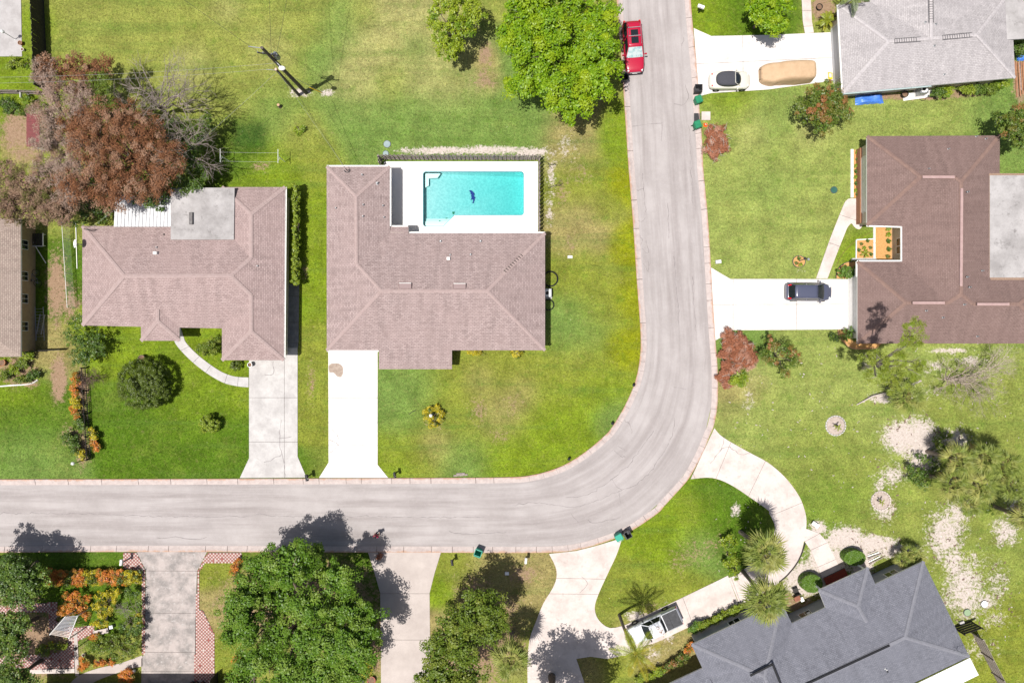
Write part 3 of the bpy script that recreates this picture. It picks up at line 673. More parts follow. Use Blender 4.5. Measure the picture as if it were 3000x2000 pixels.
# mosaics on the pool floor
mosb = mat('dark_blue_mosaic', (0.03, 0.02, 0.16), (0.05, 0.04, 0.24), 9, rough=.4); mosg = mat('green_mosaic', (0.02, 0.12, 0.06), (0.03, 0.18, 0.08), 9, rough=.4)
def mosaic(name, pts, c_, r_, m_):
    w = []
    for p in P(c_, r_, pts):
        zz = -1.5
        for _ in range(4): zz = depth(W(*p, zz).x)
        w.append(W(*p, zz + .012))
    n_ = len(w); mm = MB(); mm.add(w, [tuple(range(n_))]); o = mm.build(name, m_, pool)
    bm = bmesh.new(); bm.from_mesh(o.data); bmesh.ops.triangulate(bm, faces=bm.faces); bmesh.ops.recalc_face_normals(bm, faces=bm.faces)
    if sum(f.normal.z for f in bm.faces) < 0: bmesh.ops.reverse_faces(bm, faces=bm.faces)
    bm.to_mesh(o.data); bm.free(); return o
mosaic('dolphin_mosaic', [(1957, 182), (1975, 180), (1992, 192), (2005, 208), (2010, 222), (2000, 224), (2006, 240), (1992, 236), (1978, 222), (1970, 214), (1972, 205), (1966, 196)], 1, 1, mosb)
mosaic('dolphin_mosaic', [(1972, 225), (1990, 232), (2004, 238), (2020, 252), (2008, 254), (2008, 272), (2000, 288), (2002, 302), (1992, 296), (1984, 304), (1990, 288), (1996, 268), (1985, 264), (1968, 272), (1978, 258), (1980, 245)], 1, 1, mosb)
def starm(cx_, cy_, s): mosaic('turtle_mosaic', [(cx_ + s * (1 if k % 2 == 0 else .45) * math.cos(k * math.pi / 5 + .3), cy_ + s * (1 if k % 2 == 0 else .45) * math.sin(k * math.pi / 5 + .3)) for k in range(10)], 1, 1, mosg)
starm(1813, 388, 17)
for k_, (sx_, sy_, sz_) in enumerate([(1747, 438, -.72), (1685, 462, -.48)]):
    w = [W(*T(1, 1, sx_ + 9 * (1 if k % 2 == 0 else .4) * math.cos(k * math.pi / 5), sy_ + 9 * (1 if k % 2 == 0 else .4) * math.sin(k * math.pi / 5)), sz_ + .01) for k in range(10)]
    mm = MB(); mm.add(w[::-1], [tuple(range(10))]); mm.build('starfish_mosaic', mosg, pool)
dz = depth(W(1500, 0).x); mm = MB(); mm.lathe([(.12, 0), (.12, .02), (.04, .03)], W(1498, 577, dz), 12); mm.build('drain', stepm, pool)
# ================================================================== houses
sh_pink = shingle('pink_brown_shingle', (0.325, 0.254, 0.243), (0.205, 0.152, 0.145), (0.156, 0.112, 0.106), (0.272, 0.204, 0.193))
sh_pink2 = shingle('rosy_shingle', (0.340, 0.260, 0.247), (0.222, 0.162, 0.153), (0.156, 0.107, 0.102), (0.286, 0.21, 0.198))
sh_brown = shingle('brown_shingle', (0.195, 0.134, 0.120), (0.142, 0.095, 0.084), (0.115, 0.076, 0.068), (0.165, 0.11, 0.099), .3, .14)
sh_grey = shingle('pale_grey_shingle', (0.377, 0.350, 0.350), (0.267, 0.247, 0.250), (0.230, 0.212, 0.212), (0.313, 0.290, 0.294), .3, .15)
sh_blue = shingle('slate_grey_shingle', (0.166, 0.168, 0.194), (0.106, 0.108, 0.128), (0.088, 0.089, 0.106), (0.140, 0.141, 0.166), .3, .14)
sh_tan = shingle('taupe_shingle', (0.33, 0.265, 0.225), (0.23, 0.175, 0.15), (0.15, 0.11, 0.095), (0.27, 0.21, 0.18))
cap_pink = mat('rosy_cap_shingle', (0.325, 0.248, 0.235), (0.285, 0.212, 0.20), 4, rough=.9); cap_brown = mat('rusty_cap_shingle', (0.205, 0.132, 0.108), (0.165, 0.105, 0.09), 3, rough=.9)
cap_blue = mat('slate_cap_shingle', (0.18, 0.18, 0.205), (0.15, 0.15, 0.17), 4, rough=.9); cap_grey = mat('grey_cap_shingle', (0.42, 0.39, 0.39), (0.33, 0.305, 0.31), 4, rough=.9)
flatroof = concrete('flat_grey_roofing', (0.38, 0.36, 0.355), (0.25, 0.235, 0.23), (0.12, 0.11, 0.105), .45, .38, .64, .75)
def inset(pts, d):
    n = len(pts); a = sum(pts[i].x * pts[(i + 1) % n].y - pts[(i + 1) % n].x * pts[i].y for i in range(n))
    if a < 0: pts = pts[::-1]
    out = []
    for i in range(n):
        p0, p1, p2 = pts[i - 1], pts[i], pts[(i + 1) % n]
        t1 = (p1 - p0).normalized(); t2 = (p2 - p1).normalized()
        n1 = Vector((-t1.y, t1.x, 0)); n2 = Vector((-t2.y, t2.x, 0))
        k = 1 + n1.dot(n2)
        out.append(p1 + (n1 + n2) * (d / max(k, .2)))
    return out
class House:
    def __init__(s, name, base, label, outline, faces, roofm, wallm, capm, eave=2.7, ov=.5, fascia=None, th=.16):
        s.root = empty(name, W(*base), label, 'house'); s.faces = faces; s.capm = capm; s.eave = eave
        pl = [W(x, y, eave) for x, y in outline]; pl = [Vector((p.x, p.y, 0)) for p in pl]
        s.wall = inset(pl, ov)
        MB().prism([p.xy for p in s.wall], 0, eave - .02).build('wall', wallm, s.root)
        m = MB(); ed = {}
        for f in faces:
            v = [W(*p) for p in f]
            nrm = Vector((0, 0, 0))
            for i in range(len(v)):
                a, b = v[i], v[(i + 1) % len(v)]
                nrm += Vector(((a.y - b.y) * (a.z + b.z), (a.z - b.z) * (a.x + b.x), (a.x - b.x) * (a.y + b.y)))
            if nrm.z < 0: v = v[::-1]; nrm = -nrm
            nrm.normalize()
            u = Vector((-nrm.y, nrm.x, 0)); u = u.normalized() if u.length > 1e-3 else Vector((1, 0, 0)); w = nrm.cross(u)
            uv = [(p.dot(u), p.dot(w)) for p in v]
            m.add(v, [tuple(range(len(v)))], 0, [uv])
            m.add([p - Vector((0, 0, th)) for p in v], [tuple(range(len(v)))[::-1]], 1)
            for i in range(len(v)):
                a, b = v[i], v[(i + 1) % len(v)]
                key = tuple(sorted([tuple(round(x, 2) for x in a), tuple(round(x, 2) for x in b)]))
                ed[key] = None if key in ed else (a, b)
        for e in ed.values():
            if e:
                a, b = e; dn = Vector((0, 0, th)); m.add([a, a - dn, b - dn, b], [(0, 1, 2, 3)], 1)
        s.roof = m.build('roof', [roofm, fascia or white], s.root)
    def hit(s, px, py):
        best = None
        for f in s.faces:
            if inpoly(px, py, f):
                v = [W(*p) for p in f]; n = (v[1] - v[0]).cross(v[2] - v[0]).normalized()
                o = Vector((0, 0, H)); d = W(px, py) - o
                k = (v[0] - o).dot(n) / d.dot(n); p = o + d * k
                if best is None or p.z > best[0].z: best = (p, n if n.z > 0 else -n)
        return best if best else (W(px, py, s.eave), Vector((0, 0, 1)))
    def cap(s, a, b, w=.3, step=.26, col=None):
        a = W(*a); b = W(*b); d = b - a; L = d.length; t = d / L; sd = Vector((-t.y, t.x, 0)).normalized()
        m = MB(); n = max(1, int(L / step)); rnd = random.Random(int(L * 100))
        for i in range(n):
            p = a + d * (i / n); q_ = a + d * ((i + 1) / n) + t * .02; lift = Vector((0, 0, .055)); l2 = Vector((0, 0, .032)); dr = Vector((0, 0, -.025))
            ww = w / 2
            m.add([p - sd * ww + dr + lift * .6, p + lift, p + sd * ww + dr + lift * .6, q_ - sd * ww + dr + l2 * .6, q_ + l2, q_ + sd * ww + dr + l2 * .6], [(0, 1, 4, 3), (1, 2, 5, 4), (0, 2, 1)], 0)
        return tag(m.build('ridge_cap', col or s.capm, s.roof), kind='stuff')
    def gutter(s, a, b, m_=None):
        a = W(*a); b = W(*b); d = (b - a).normalized(); nn = Vector((-d.y, d.x, 0)); mid = (a + b) / 2
        g_ = MB(); cen = sum(s.wall, Vector((0, 0, 0))) / len(s.wall)
        # outward side
        test = mid + nn * .3
        inside = inpoly((mid + nn * .3).x, (mid + nn * .3).y, [p.xy for p in inset(s.wall, -.5)])
        if inside: nn = -nn
        off = nn * .065 + Vector((0, 0, -.05))
        for sd, hh in ((-.055, .1), (.055, .12)): g_.beam(a + off + nn * sd, b + off + nn * sd, .014, hh)
        g_.beam(a + off - Vector((0, 0, .05)), b + off - Vector((0, 0, .05)), .12, .014)
        L = (b - a).length
        for k in range(int(L / 1.6) + 1): g_.beam(a + off + d * (k * 1.6 + .05) - nn * .06 + Vector((0, 0, .05)), a + off + d * (k * 1.6 + .05) + nn * .06 + Vector((0, 0, .05)), .03, .012)
        return g_.build('gutter', m_ or white, s.roof)
    def pipe(s, px, py, r=.06, h=.3, m_=None):
        p, n = s.hit(px, py); m = MB()
        m.lathe([(r * 1.7, -.02), (r * 1.6, .02), (r, .04), (r, h), (r * .8, h), (r * .8, h - .05)], p, 10); m.build('vent_pipe', m_ or greymetal, s.roof)
    def boxvent(s, px, py, d=(.3, .3, .3), m_=None, rz=0, name='roof_vent'):
        p, n = s.hit(px, py); MB().box(p + Vector((0, 0, d[2] / 2 - .06)), d, rz, taper=.85).build(name, m_ or greymetal, s.roof)
    def window(s, edge, f, w=1.3, z0=.95, z1=2.05, door=False, name='window', fm=None):
        a = s.wall[edge]; b = s.wall[(edge + 1) % len(s.wall)]; d = (b - a).normalized(); nn = Vector((d.y, -d.x, 0))
        c_ = a.lerp(b, f)
        rz = math.atan2(d.y, d.x)
        o = MB().box(c_ + nn * .02 + Vector((0, 0, (z0 + z1) / 2)), (w, .08, z1 - z0), rz).build(name, fm or white, s.root)
        if not door:
            for k in (-1, 1): MB().box(c_ + nn * .05 + d * k * w * .235 + Vector((0, 0, (z0 + z1) / 2)), (w * .42, .05, (z1 - z0) * .86), rz).build('pane', glass, o)
        else:
            MB().lathe([(.03, 0), (.035, .03), (.0, .05)], c_ + nn * .07 + d * w * .36 + Vector((0, 0, 1.0)), 8).build('handle', chrome, o)
        return o
    def garage(s, edge, f, w=4.9, h=2.2, m_=None):
        a = s.wall[edge]; b = s.wall[(edge + 1) % len(s.wall)]; d = (b - a).normalized(); nn = Vector((d.y, -d.x, 0)); rz = math.atan2(d.y, d.x)
        c_ = a.lerp(b, f)
        o = MB().box(c_ + nn * .015 + Vector((0, 0, h / 2 + .03)), (w + .2, .06, h + .06), rz).build('garage_door', white, s.root)
        for k in range(4): MB().box(c_ + nn * .05 + Vector((0, 0, h * (k + .5) / 4 + .02)), (w, .05, h / 4 - .03), rz).build('panel', m_ or white, o)
    def edges(s): 
        for i, p in enumerate(s.wall):
            b = s.wall[(i + 1) % len(s.wall)]; yield i, p, b, (b - p).length
    def auto_windows(s, skip=()):
        for i, a, b, L in s.edges():
            if i in skip or L < 2.4: continue
            n = max(1, int(L / 4.2))
            for k in range(n): s.window(i, (k + .5) / n, 1.2 if L > 3 else .8)
e = 2.7
# --- main house, centre
wr, mr = 3.75, 4.6
h1 = House('house', (1280, 860), 'L-shaped house with pinkish brown shingle roof wrapped round the swimming pool deck',
  [(957, 488), (1142, 488), (1142, 665), (1197, 665), (1197, 683), (1597, 683), (1597, 1026), (957, 1026)],
  [[(957, 488, e), (957, 1026, e), (1117, 852, mr), (1044, 772, wr), (1043, 575, wr)], [(957, 488, e), (1142, 488, e), (1043, 575, wr)], [(1142, 488, e), (1142, 683, e), (1044, 772, wr), (1043, 575, wr)],
   [(1142, 683, e), (1597, 683, e), (1427, 852, mr), (1117, 852, mr), (1044, 772, wr)], [(1597, 683, e), (1597, 1026, e), (1427, 852, mr)], [(957, 1026, e), (1110, 1026, e), (1324, 1026, e), (1597, 1026, e), (1427, 852, mr), (1117, 852, mr)],
   [(1110, 1026, e), (1324, 1026, e), (1324, 1081, 2.12), (1110, 1081, 2.12)], [(1142, 664, 2.5), (1197, 664, 2.5), (1197, 683, e), (1142, 683, e)]], sh_pink, offwhite, cap_pink)
for a_, b_ in [((1043, 575, wr), (1044, 772, wr)), ((957, 488, e), (1043, 575, wr)), ((1142, 488, e), (1043, 575, wr)), ((1044, 772, wr), (1117, 852, mr)), ((1117, 852, mr), (1427, 852, mr)), ((957, 1026, e), (1117, 852, mr)), ((1597, 683, e), (1427, 852, mr)), ((1597, 1026, e), (1427, 852, mr))]: h1.cap(a_, b_)
for a_, b_ in [((957, 488, e), (1142, 488, e)), ((1142, 490, e), (1142, 662, e)), ((1199, 683, e), (1597, 683, e)), ((1146, 664, 2.5), (1195, 664, 2.5)), ((957, 1026, e), (1108, 1026, e))]: h1.gutter(a_, b_)
for x, y, r_ in [(985, 610, .05), (1062, 513, .06), (1065, 600, .05), (1123, 603, .05), (1064, 634, .05), (1126, 637, .05), (1291, 707, .07), (1408, 707, .07), (1319, 747, .05), (1379, 746, .06), (1105, 538, .08), (1108, 536, .05)]: h1.pipe(x, y, r_)
h1.boxvent(1314, 758, (.34, .3, .3), white)
for x, y in ((1188, 838), (1347, 839)): h1.boxvent(x, y, (1.28, .52, .26), mat('brown_hood_metal', (0.22, 0.155, 0.15), rough=.6), name='vent_hood'); h1.boxvent(x, y - 8, (1.26, .05, .3), white, name='vent_flange')
p_, n_ = h1.hit(1018, 500); MB().tube([p_ + Vector((-.3, 0, .05)), p_ + Vector((-.1, -.22, .25)), p_ + Vector((.12, -.22, .3)), p_ + Vector((.25, .05, .1))], .035, 6).tube([p_, p_ + Vector((0, 0, .7))], .04, 6).build('service_mast', darkgrey, h1.roof)
mm = MB()
for k in range(9):
    p_, n_ = h1.hit(1480 + k * 6, 795 - k * 5.9); mm.box(p_ + Vector((0, 0, .06)), (.3, .05, .08), -R(40))
mm.build('lifted_cap_tabs', darkwood, h1.roof)
for i, a_, b_, L in h1.edges():
    if L > 3 and abs(a_.y - b_.y) < .5 and a_.y < 0: h1.garage(i, .15 if a_.x < b_.x else .85, 4.3); h1.window(i, .8 if a_.x < b_.x else .2, 1.6)
    elif L > 2.4: h1.window(i, .3, 1.4); h1.window(i, .7, 1.4)
q_ = [W(x, y, 2.2) for x, y in [(1122, 1030), (1312, 1030), (1312, 1062), (1122, 1062)]]
MB().prism([p.xy for p in q_], 0, 2.15).build('wall', offwhite, h1.root)
# --- west neighbour
wr, mr = 3.73, 4.3
h2 = House('house', (540, 810), 'house with rosy shingle roof, flat grey patio roof and white ribbed carport',
  [(241, 662), (650, 662), (650, 548), (836, 548), (832, 1055), (650, 1055), (650, 962), (241, 953)],
  [[(241, 662, e), (241, 953, e), (363, 808, mr)], [(241, 953, e), (650, 962, e), (735, 865, wr), (676, 808, mr), (363, 808, mr)], [(241, 662, e), (650, 662, e), (735, 755, wr), (676, 808, mr), (363, 808, mr)],
   [(836, 548, e), (832, 1055, e), (735, 970, wr), (735, 865, wr), (676, 808, mr), (735, 755, wr), (735, 627, wr)], [(650, 548, e), (836, 548, e), (735, 627, wr)], [(650, 548, e), (650, 662, e), (735, 755, wr), (735, 627, wr)],
   [(650, 962, e), (650, 1055, e), (735, 970, wr), (735, 865, wr)], [(650, 1055, e), (832, 1055, e), (735, 970, wr)],
   [(413, 998, e), (526, 998, e), (461, 940, 3.3)], [(413, 998, e), (413, 957, e), (461, 905, 3.3), (461, 940, 3.3)], [(526, 998, e), (526, 960, e), (461, 905, 3.3), (461, 940, 3.3)]], sh_pink2, offwhite, cap_pink)
for a_, b_ in [((363, 808, mr), (676, 808, mr)), ((241, 662, e), (363, 808, mr)), ((241, 953, e), (363, 808, mr)), ((735, 627, wr), (735, 755, wr)), ((735, 755, wr), (676, 808, mr)), ((676, 808, mr), (735, 865, wr)), ((735, 865, wr), (735, 970, wr)), ((650, 1055, e), (735, 970, wr)), ((832, 1055, e), (735, 970, wr)), ((836, 548, e), (735, 627, wr)), ((650, 548, e), (735, 627, wr)),
               ((461, 905, 3.3), (461, 940, 3.3)), ((413, 998, e), (461, 940, 3.3)), ((526, 998, e), (461, 940, 3.3))]: h2.cap(a_, b_, .36, .3)
h2.gutter((836, 548, e), (832, 1052, e))
h2.pipe(460, 725, .05, .2); h2.boxvent(458, 742, (.38, .28, .36), white); h2.pipe(481, 687, .05, .15, black); h2.pipe(755, 779, .05, .2)
fr_ = [W(x, y, 3.3) for x, y in [(500, 550), (687, 550), (685, 702), (500, 702)]]
fl = MB().prism([p.xy for p in fr_], 3.12, 3.3).build('flat_patio_roof', flatroof, h2.root)
mm = MB().box(W(560, 640, 3.42), (.3, 1.1, .22)); mm.build('roof_patch', mat('dark_patch', (.1, .09, .09), (.16, .15, .145), 5), fl)
for x, y in ((505, 555), (682, 555), (595, 555)):
    p_ = W(x, y, 3.1); MB().box((p_.x, p_.y, 1.55), (.12, .12, 3.1)).build('post', white, h2.root)
cp = mat('white_ribbed_aluminium', (0.60, 0.60, 0.61), (0.48, 0.48, 0.49), 2, rough=.5)
pa_ = W(338, 571, 2.55); pb_ = W(500, 664, 2.85); nP = 16; car_ = empty('carport_roof', (0, 0, 0)); car_.parent = h2.root; car_.location = -h2.root.location
for k in range(nP):
    x0 = pa_.x + (pb_.x - pa_.x) * k / nP; x1 = pa_.x + (pb_.x - pa_.x) * (k + 1) / nP
    m = MB(); w = x1 - x0
    for a0, a1, z in ((.0, .80, 0), (.86, 1.0, .06)):
        m.add([(x0 + w * a0, pa_.y, 2.55 + z), (x0 + w * a1, pa_.y, 2.55 + z), (x0 + w * a1, pb_.y, 2.8 + z), (x0 + w * a0, pb_.y, 2.8 + z)], [(3, 2, 1, 0)])
        if z: m.add([(x0 + w * a0, pa_.y, 2.55), (x0 + w * a0, pa_.y, 2.6), (x0 + w * a0, pb_.y, 2.85), (x0 + w * a0, pb_.y, 2.8), (x0 + w * a1, pa_.y, 2.55), (x0 + w * a1, pa_.y, 2.6), (x0 + w * a1, pb_.y, 2.85), (x0 + w * a1, pb_.y, 2.8)], [(0, 1, 2, 3), (4, 7, 6, 5), (0, 4, 5, 1)])
    o = m.build('roof_panel', cp, car_)
MB().add([(pa_.x, pa_.y, 2.5), (pb_.x, pa_.y, 2.5), (pb_.x, pb_.y, 2.75), (pa_.x, pb_.y, 2.75)], [(0, 1, 2, 3)])
mm = MB(); mm.add([(pa_.x, pa_.y, 2.5), (pb_.x, pa_.y, 2.5), (pb_.x, pb_.y, 2.75), (pa_.x, pb_.y, 2.75)], [(0, 1, 2, 3)]); mm.build('roof_lining', darkgrey, car_)
for x in (345, 420, 495):
    p_ = W(x, 574, 2.5); MB().box((p_.x, p_.y, 1.27), (.1, .1, 2.54)).build('post', white, car_)
h2.auto_windows()
# --- east house, brown roof
t1, t2, t3 = 4.1, 4.2, 4.0
a, b, c, d, f, g_, h_, i_ = (2540, 399, e), (2929, 397, e), (2540, 660, e), (2643, 663, e), (2643, 766, e), (2512, 766, e), (2512, 1006, e), (3110, 1006, e)
r1, r2, s1, s2, q1, q2, q3, q4 = (2697, 518, t1), (2800, 520, t1), (2816, 532, t2), (2816, 862, t2), (2655, 887, t3), (2778, 887, t3), (2850, 890, t3), (2985, 891, t3)
j_, k_ = (2929, 790, e), (3110, 790, e)
h3 = House('house', (2760, 720), 'house with dark brown shingle roof and rusty hips behind the grey-blue car', [x[:2] for x in (a, b, j_, k_, i_, h_, g_, f, d, c)],
  [[a, b, s1, r2, r1], [a, c, r1], [c, d, r2, r1], [d, f, q2, s2, s1, r2], [b, j_, q3, s2, s1], [g_, f, q2, q1], [g_, h_, q1], [h_, i_, q4, q3, s2, q2, q1], [j_, k_, q4, q3], [k_, i_, q4]], sh_brown, offwhite, cap_brown)
for x, y in ((a, r1), (c, r1), (b, s1), (r1, r2), (r2, s1), (s1, s2), (s2, q2), (s2, q3), (g_, q1), (h_, q1), (q1, q2), (q3, q4), (k_, q4), (i_, q4)): h3.cap(x, y, .34)
rv = mat('pinkish_white_vent', (0.36, 0.25, 0.235), (0.30, 0.20, 0.19), 3)
for (x0, y0), (x1, y1) in (((2702, 519), (2796, 519)), ((2817, 552), (2815, 838)), ((2673, 887), (2767, 887)), ((2862, 891), (2956, 891))):
    zz = 4.2; MB().beam(W(x0, y0, zz + .04), W(x1, y1, zz + .04), .24, .12).build('ridge_vent', rv, h3.roof)
for x, y in ((2835, 562), (2878, 793), (2834, 811), (2841, 841), (2825, 892), (2713, 910), (2762, 930), (2863, 985), (2778, 437), (2720, 495), (2860, 400), (2888, 407)): h3.pipe(x, y, .055, .22, greymetal)
for p0, p1 in ((c, d), (d, f), (f, g_), (g_, (2512, 810, e))): h3.gutter(p0, p1)
fr_ = [W(x, y, 3.15) for x, y in [(2900, 514), (3110, 514), (3110, 813), (2900, 813)]]
MB().prism([p.xy for p in fr_], 2.9, 3.15).build('flat_roof', flatroof, h3.root)
fr_ = [W(x, y, 3.12) for x, y in [(2892, 508), (3110, 508), (3110, 820), (2892, 820)]]
MB().prism([p.xy for p in fr_], 2.85, 3.12).build('gravel_edge', mat('tan_gravel_edge', (.28, .19, .13), (.2, .13, .1), 9), h3.root)
for i, p0, p1, L in h3.edges():
    mid = (p0 + p1) / 2
    if abs(p0.x - p1.x) < .3 and L > 6 and mid.x < 35: h3.garage(i, .5, 5.2)
    elif abs(p0.x - p1.x) < .3 and L > 2 and mid.x < 40: h3.window(i, .5, 1.6)
    elif L > 3: h3.window(i, .3); h3.window(i, .7)
# brick skirt and porch on the west wing
for i, p0, p1, L in h3.edges():
    if abs(p0.x - p1.x) < .3 and 5 < L < 8.5 and p0.x < 35 and max(p0.y, p1.y) > 15:
        y0, y1 = sorted((p0.y, p1.y)); MB().box((p0.x - .10, (y0 + y1) / 2, .4), (.18, y1 - y0 - .1, .8)).build('brick_skirt', mat('orange_brown_brick', (.27, .13, .07), (.2, .09, .05), 7, bump=.3), h3.root)
# --- north-east house, pale grey roof
A, B, Cc, L_, R_, Dd = (2470, 273, e), (2974, 228, e), (2456, 14, e), (2604, 121, 4.1), (2862, 103, 4.1), (2962, -28, e)
h4 = House('house', (2720, 100), 'house with pale grey shingle roof beside the tan covered car', [(2470, 273), (2974, 228), (2962, -28), (2925, -25), (2925, -260), (2550, -260), (2550, 8), (2456, 14)],
  [[A, Cc, L_], [A, B, R_, L_], [B, Dd, R_], [Cc, Dd, R_, L_], [(2550, 8, e), (2550, -260, e), (2727, -260, 4.12), (2729, 114, 4.12)], [(2925, -25, e), (2925, -260, e), (2727, -260, 4.12), (2729, 114, 4.12)]], sh_grey, offwhite, cap_grey)
for x, y in ((A, L_), (Cc, L_), (L_, R_), (R_, B), (R_, Dd), ((2727, -260, 4.12), (2729, 114, 4.12))): h4.cap(x, y, .3, .3)
h4.gutter(A, Cc); h4.gutter(A, (2730, 250, e), mat('teal_grey_gutter', (.35, .42, .42)))
for (x0, y0), (x1, y1) in (((2620, 121), (2697, 116)), ((2761, 111), (2847, 103)), ((2726, 0), (2727, 68))):
    m = MB(); p0 = W(x0, y0, 4.12) + Vector((0, 0, .09)); p1 = W(x1, y1, 4.12) + Vector((0, 0, .09)); dd = (p1 - p0).normalized(); nn = Vector((-dd.y, dd.x, 0))
    for sg in (-1, 1): m.beam(p0 + nn * .2 * sg, p1 + nn * .2 * sg, .03, .04)
    L = (p1 - p0).length
    for k in range(int(L / .22)): m.beam(p0 + dd * .22 * k - nn * .2, p0 + dd * .22 * k + nn * .2, .018, .03)
    m.build('ridge_vent_strip', mat('faded_grey_trim', (.14, .13, .13)), h4.roof)
fr_ = [W(x, y, 2.95) for x, y in [(2936, -60), (3110, -60), (3110, 108), (2940, 117)]]
MB().prism([p.xy for p in fr_], 2.8, 2.95).build('flat_roof', flatroof, h4.root)
for x, y in ((2711, 66), (2741, 72), (2737, 135), (2766, 219)): h4.pipe(x, y, .06, .15)
for i, p0, p1, L in h4.edges():
    mid = (p0 + p1) / 2
    if mid.x < 32 and L > 6: h4.garage(i, .45, 5.0, 2.2, mat('pale_grey_door', (.45, .46, .48), rough=.5))
    elif L > 5: h4.window(i, .25); h4.window(i, .75)
# --- south-east house, slate roof, turned 25 degrees
mr = 4.35
A, B, E_, F_, G_, K_ = (2706, 1643, e), (2840, 1922, e), (2320, 1825, e), (2026, 1887, e), (2290, 1762, e), (2268, 2048, mr)
R1, Wp, re_, hp = (2652, 1867, mr), (2240, 1981, mr), (2539, 1822, 3.55), (2514, 1776, 3.55)
D_, Q_, M_, N2 = (2418, 1778, e), (2564, 1709, e), (2398, 1728, e), (2543, 1661, e)
h5 = House('house', (2480, 1880), 'angled house with slate grey shingle roof behind the white pickup', [(2706, 1643), (2840, 1922), (2350, 2155), (2150, 2155), (2026, 1887), (2290, 1762), (2320, 1825)],
  [[A, E_, K_, R1], [E_, G_, Wp, K_], [G_, F_, Wp], [F_, (2150, 2155, e), K_, Wp], [B, (2350, 2155, e), K_, R1], [A, B, R1], [M_, N2, hp], [M_, D_, re_, hp], [N2, Q_, re_, hp],
   [(2060, 1955, 2.55), (1740, 2105, 2.55), (1800, 2230, 3.6), (2130, 2070, 3.6)]], sh_blue, mat('grey_siding', (.33, .34, .35), (.28, .29, .3), 2), cap_blue)
for x, y in ((A, R1), (B, R1), (R1, K_), (G_, Wp), (F_, Wp), (Wp, K_), (M_, hp), (N2, hp), (hp, re_)): h5.cap(x, y, .32)
for (x0, y0), (x1, y1) in (((2606, 1889), (2340, 2013)), ((2198, 1978), (2262, 1945)), ((2262, 1942), (2290, 2010))):
    MB().beam(W(x0, y0, 4.42), W(x1, y1, 4.42), .16, .12).build('ridge_vent', black, h5.roof)
h5.pipe(2594, 1958, .05, .25, white); h5.pipe(2600, 1966, .05, .1, black)
ang5 = math.atan2(135, 288)
for x, y in ((2412, 1732), (2540, 1672)):
    p_ = W(x, y, 2.6); MB().box((p_.x, p_.y, 1.28), (.14, .14, 2.56), ang5).build('porch_post', white, h5.root)
pr = [W(x, y, 2.5) for x, y in [(2842, 1926), (2866, 1974), (2420, 2190), (2400, 2140)]]
pat = empty('patio_roof', (0, 0, 0)); pat.parent = h5.root; pat.location = -h5.root.location
for k in range(12):
    f0, f1 = k / 12, (k + 1) / 12 - .003
    q_ = [pr[0].lerp(pr[3], f0), pr[0].lerp(pr[3], f1), pr[1].lerp(pr[2], f1), pr[1].lerp(pr[2], f0)]
    MB().prism([p.xy for p in q_], 2.42, 2.5).build('roof_panel', white, pat)
for p_ in (pr[1].lerp(pr[0], .06), pr[2].lerp(pr[3], .06)): MB().box((p_.x * .997, p_.y * .997, 1.21), (.1, .1, 2.42)).build('post', white, pat)
MB().beam(pr[1] + Vector((0, 0, -.03)), pr[2] + Vector((0, 0, -.03)), .12, .12).build('gutter', white, pat)
an, n_ = h5.hit(2800, 1900); m = MB(); m.tube([an, an + Vector((0, 0, 1.1))], .025, 6)
for k in range(6): m.beam(an + Vector((-.45 + .18 * k, -.3, 1.05)), an + Vector((-.45 + .18 * k + .06, .3, 1.05)), .015)
m.beam(an + Vector((-.5, 0, 1.05)), an + Vector((.55, 0, 1.05)), .02); m.build('television_antenna', greymetal, h5.roof)
h5.auto_windows()
# --- house cut by the left edge
h6 = House('house', (-60, 860), 'taupe roofed house at the left edge with bicycle and ladder along its wall', [(61, 640), (61, 1045), (-420, 1045), (-420, 640)],
  [[(61, 640, e), (61, 1045, e), (-180, 870, 4.8), (-180, 815, 4.8)], [(61, 640, e), (-180, 815, 4.8), (-420, 640, e)], [(61, 1045, e), (-420, 1045, e), (-180, 870, 4.8)], [(-420, 640, e), (-420, 1045, e), (-180, 870, 4.8), (-180, 815, 4.8)]], sh_tan, tanwall, cap_pink, ov=.5)
for i, p0, p1, L in h6.edges():
    if (p0.x + p1.x) / 2 > -50 and L > 6: 
        for f_ in (.2, .42, .6, .85): h6.window(i, f_, .9, 1.1, 2.0)
    elif L > 5: h6.window(i, .5)
# --- house beyond the bottom edge; only its shadow reaches the picture
h7 = House('house', (400, 2200), 'house past the bottom edge that shades the paver driveway', [(640, 2026), (640, 2400), (60, 2400), (60, 2026)],
  [[(640, 2026, e), (640, 2400, e), (500, 2213, 4.6)], [(60, 2026, e), (640, 2026, e), (500, 2213, 4.6), (200, 2213, 4.6)], [(60, 2400, e), (640, 2400, e), (500, 2213, 4.6), (200, 2213, 4.6)], [(60, 2026, e), (60, 2400, e), (200, 2213, 4.6)]], sh_grey, offwhite, cap_grey)
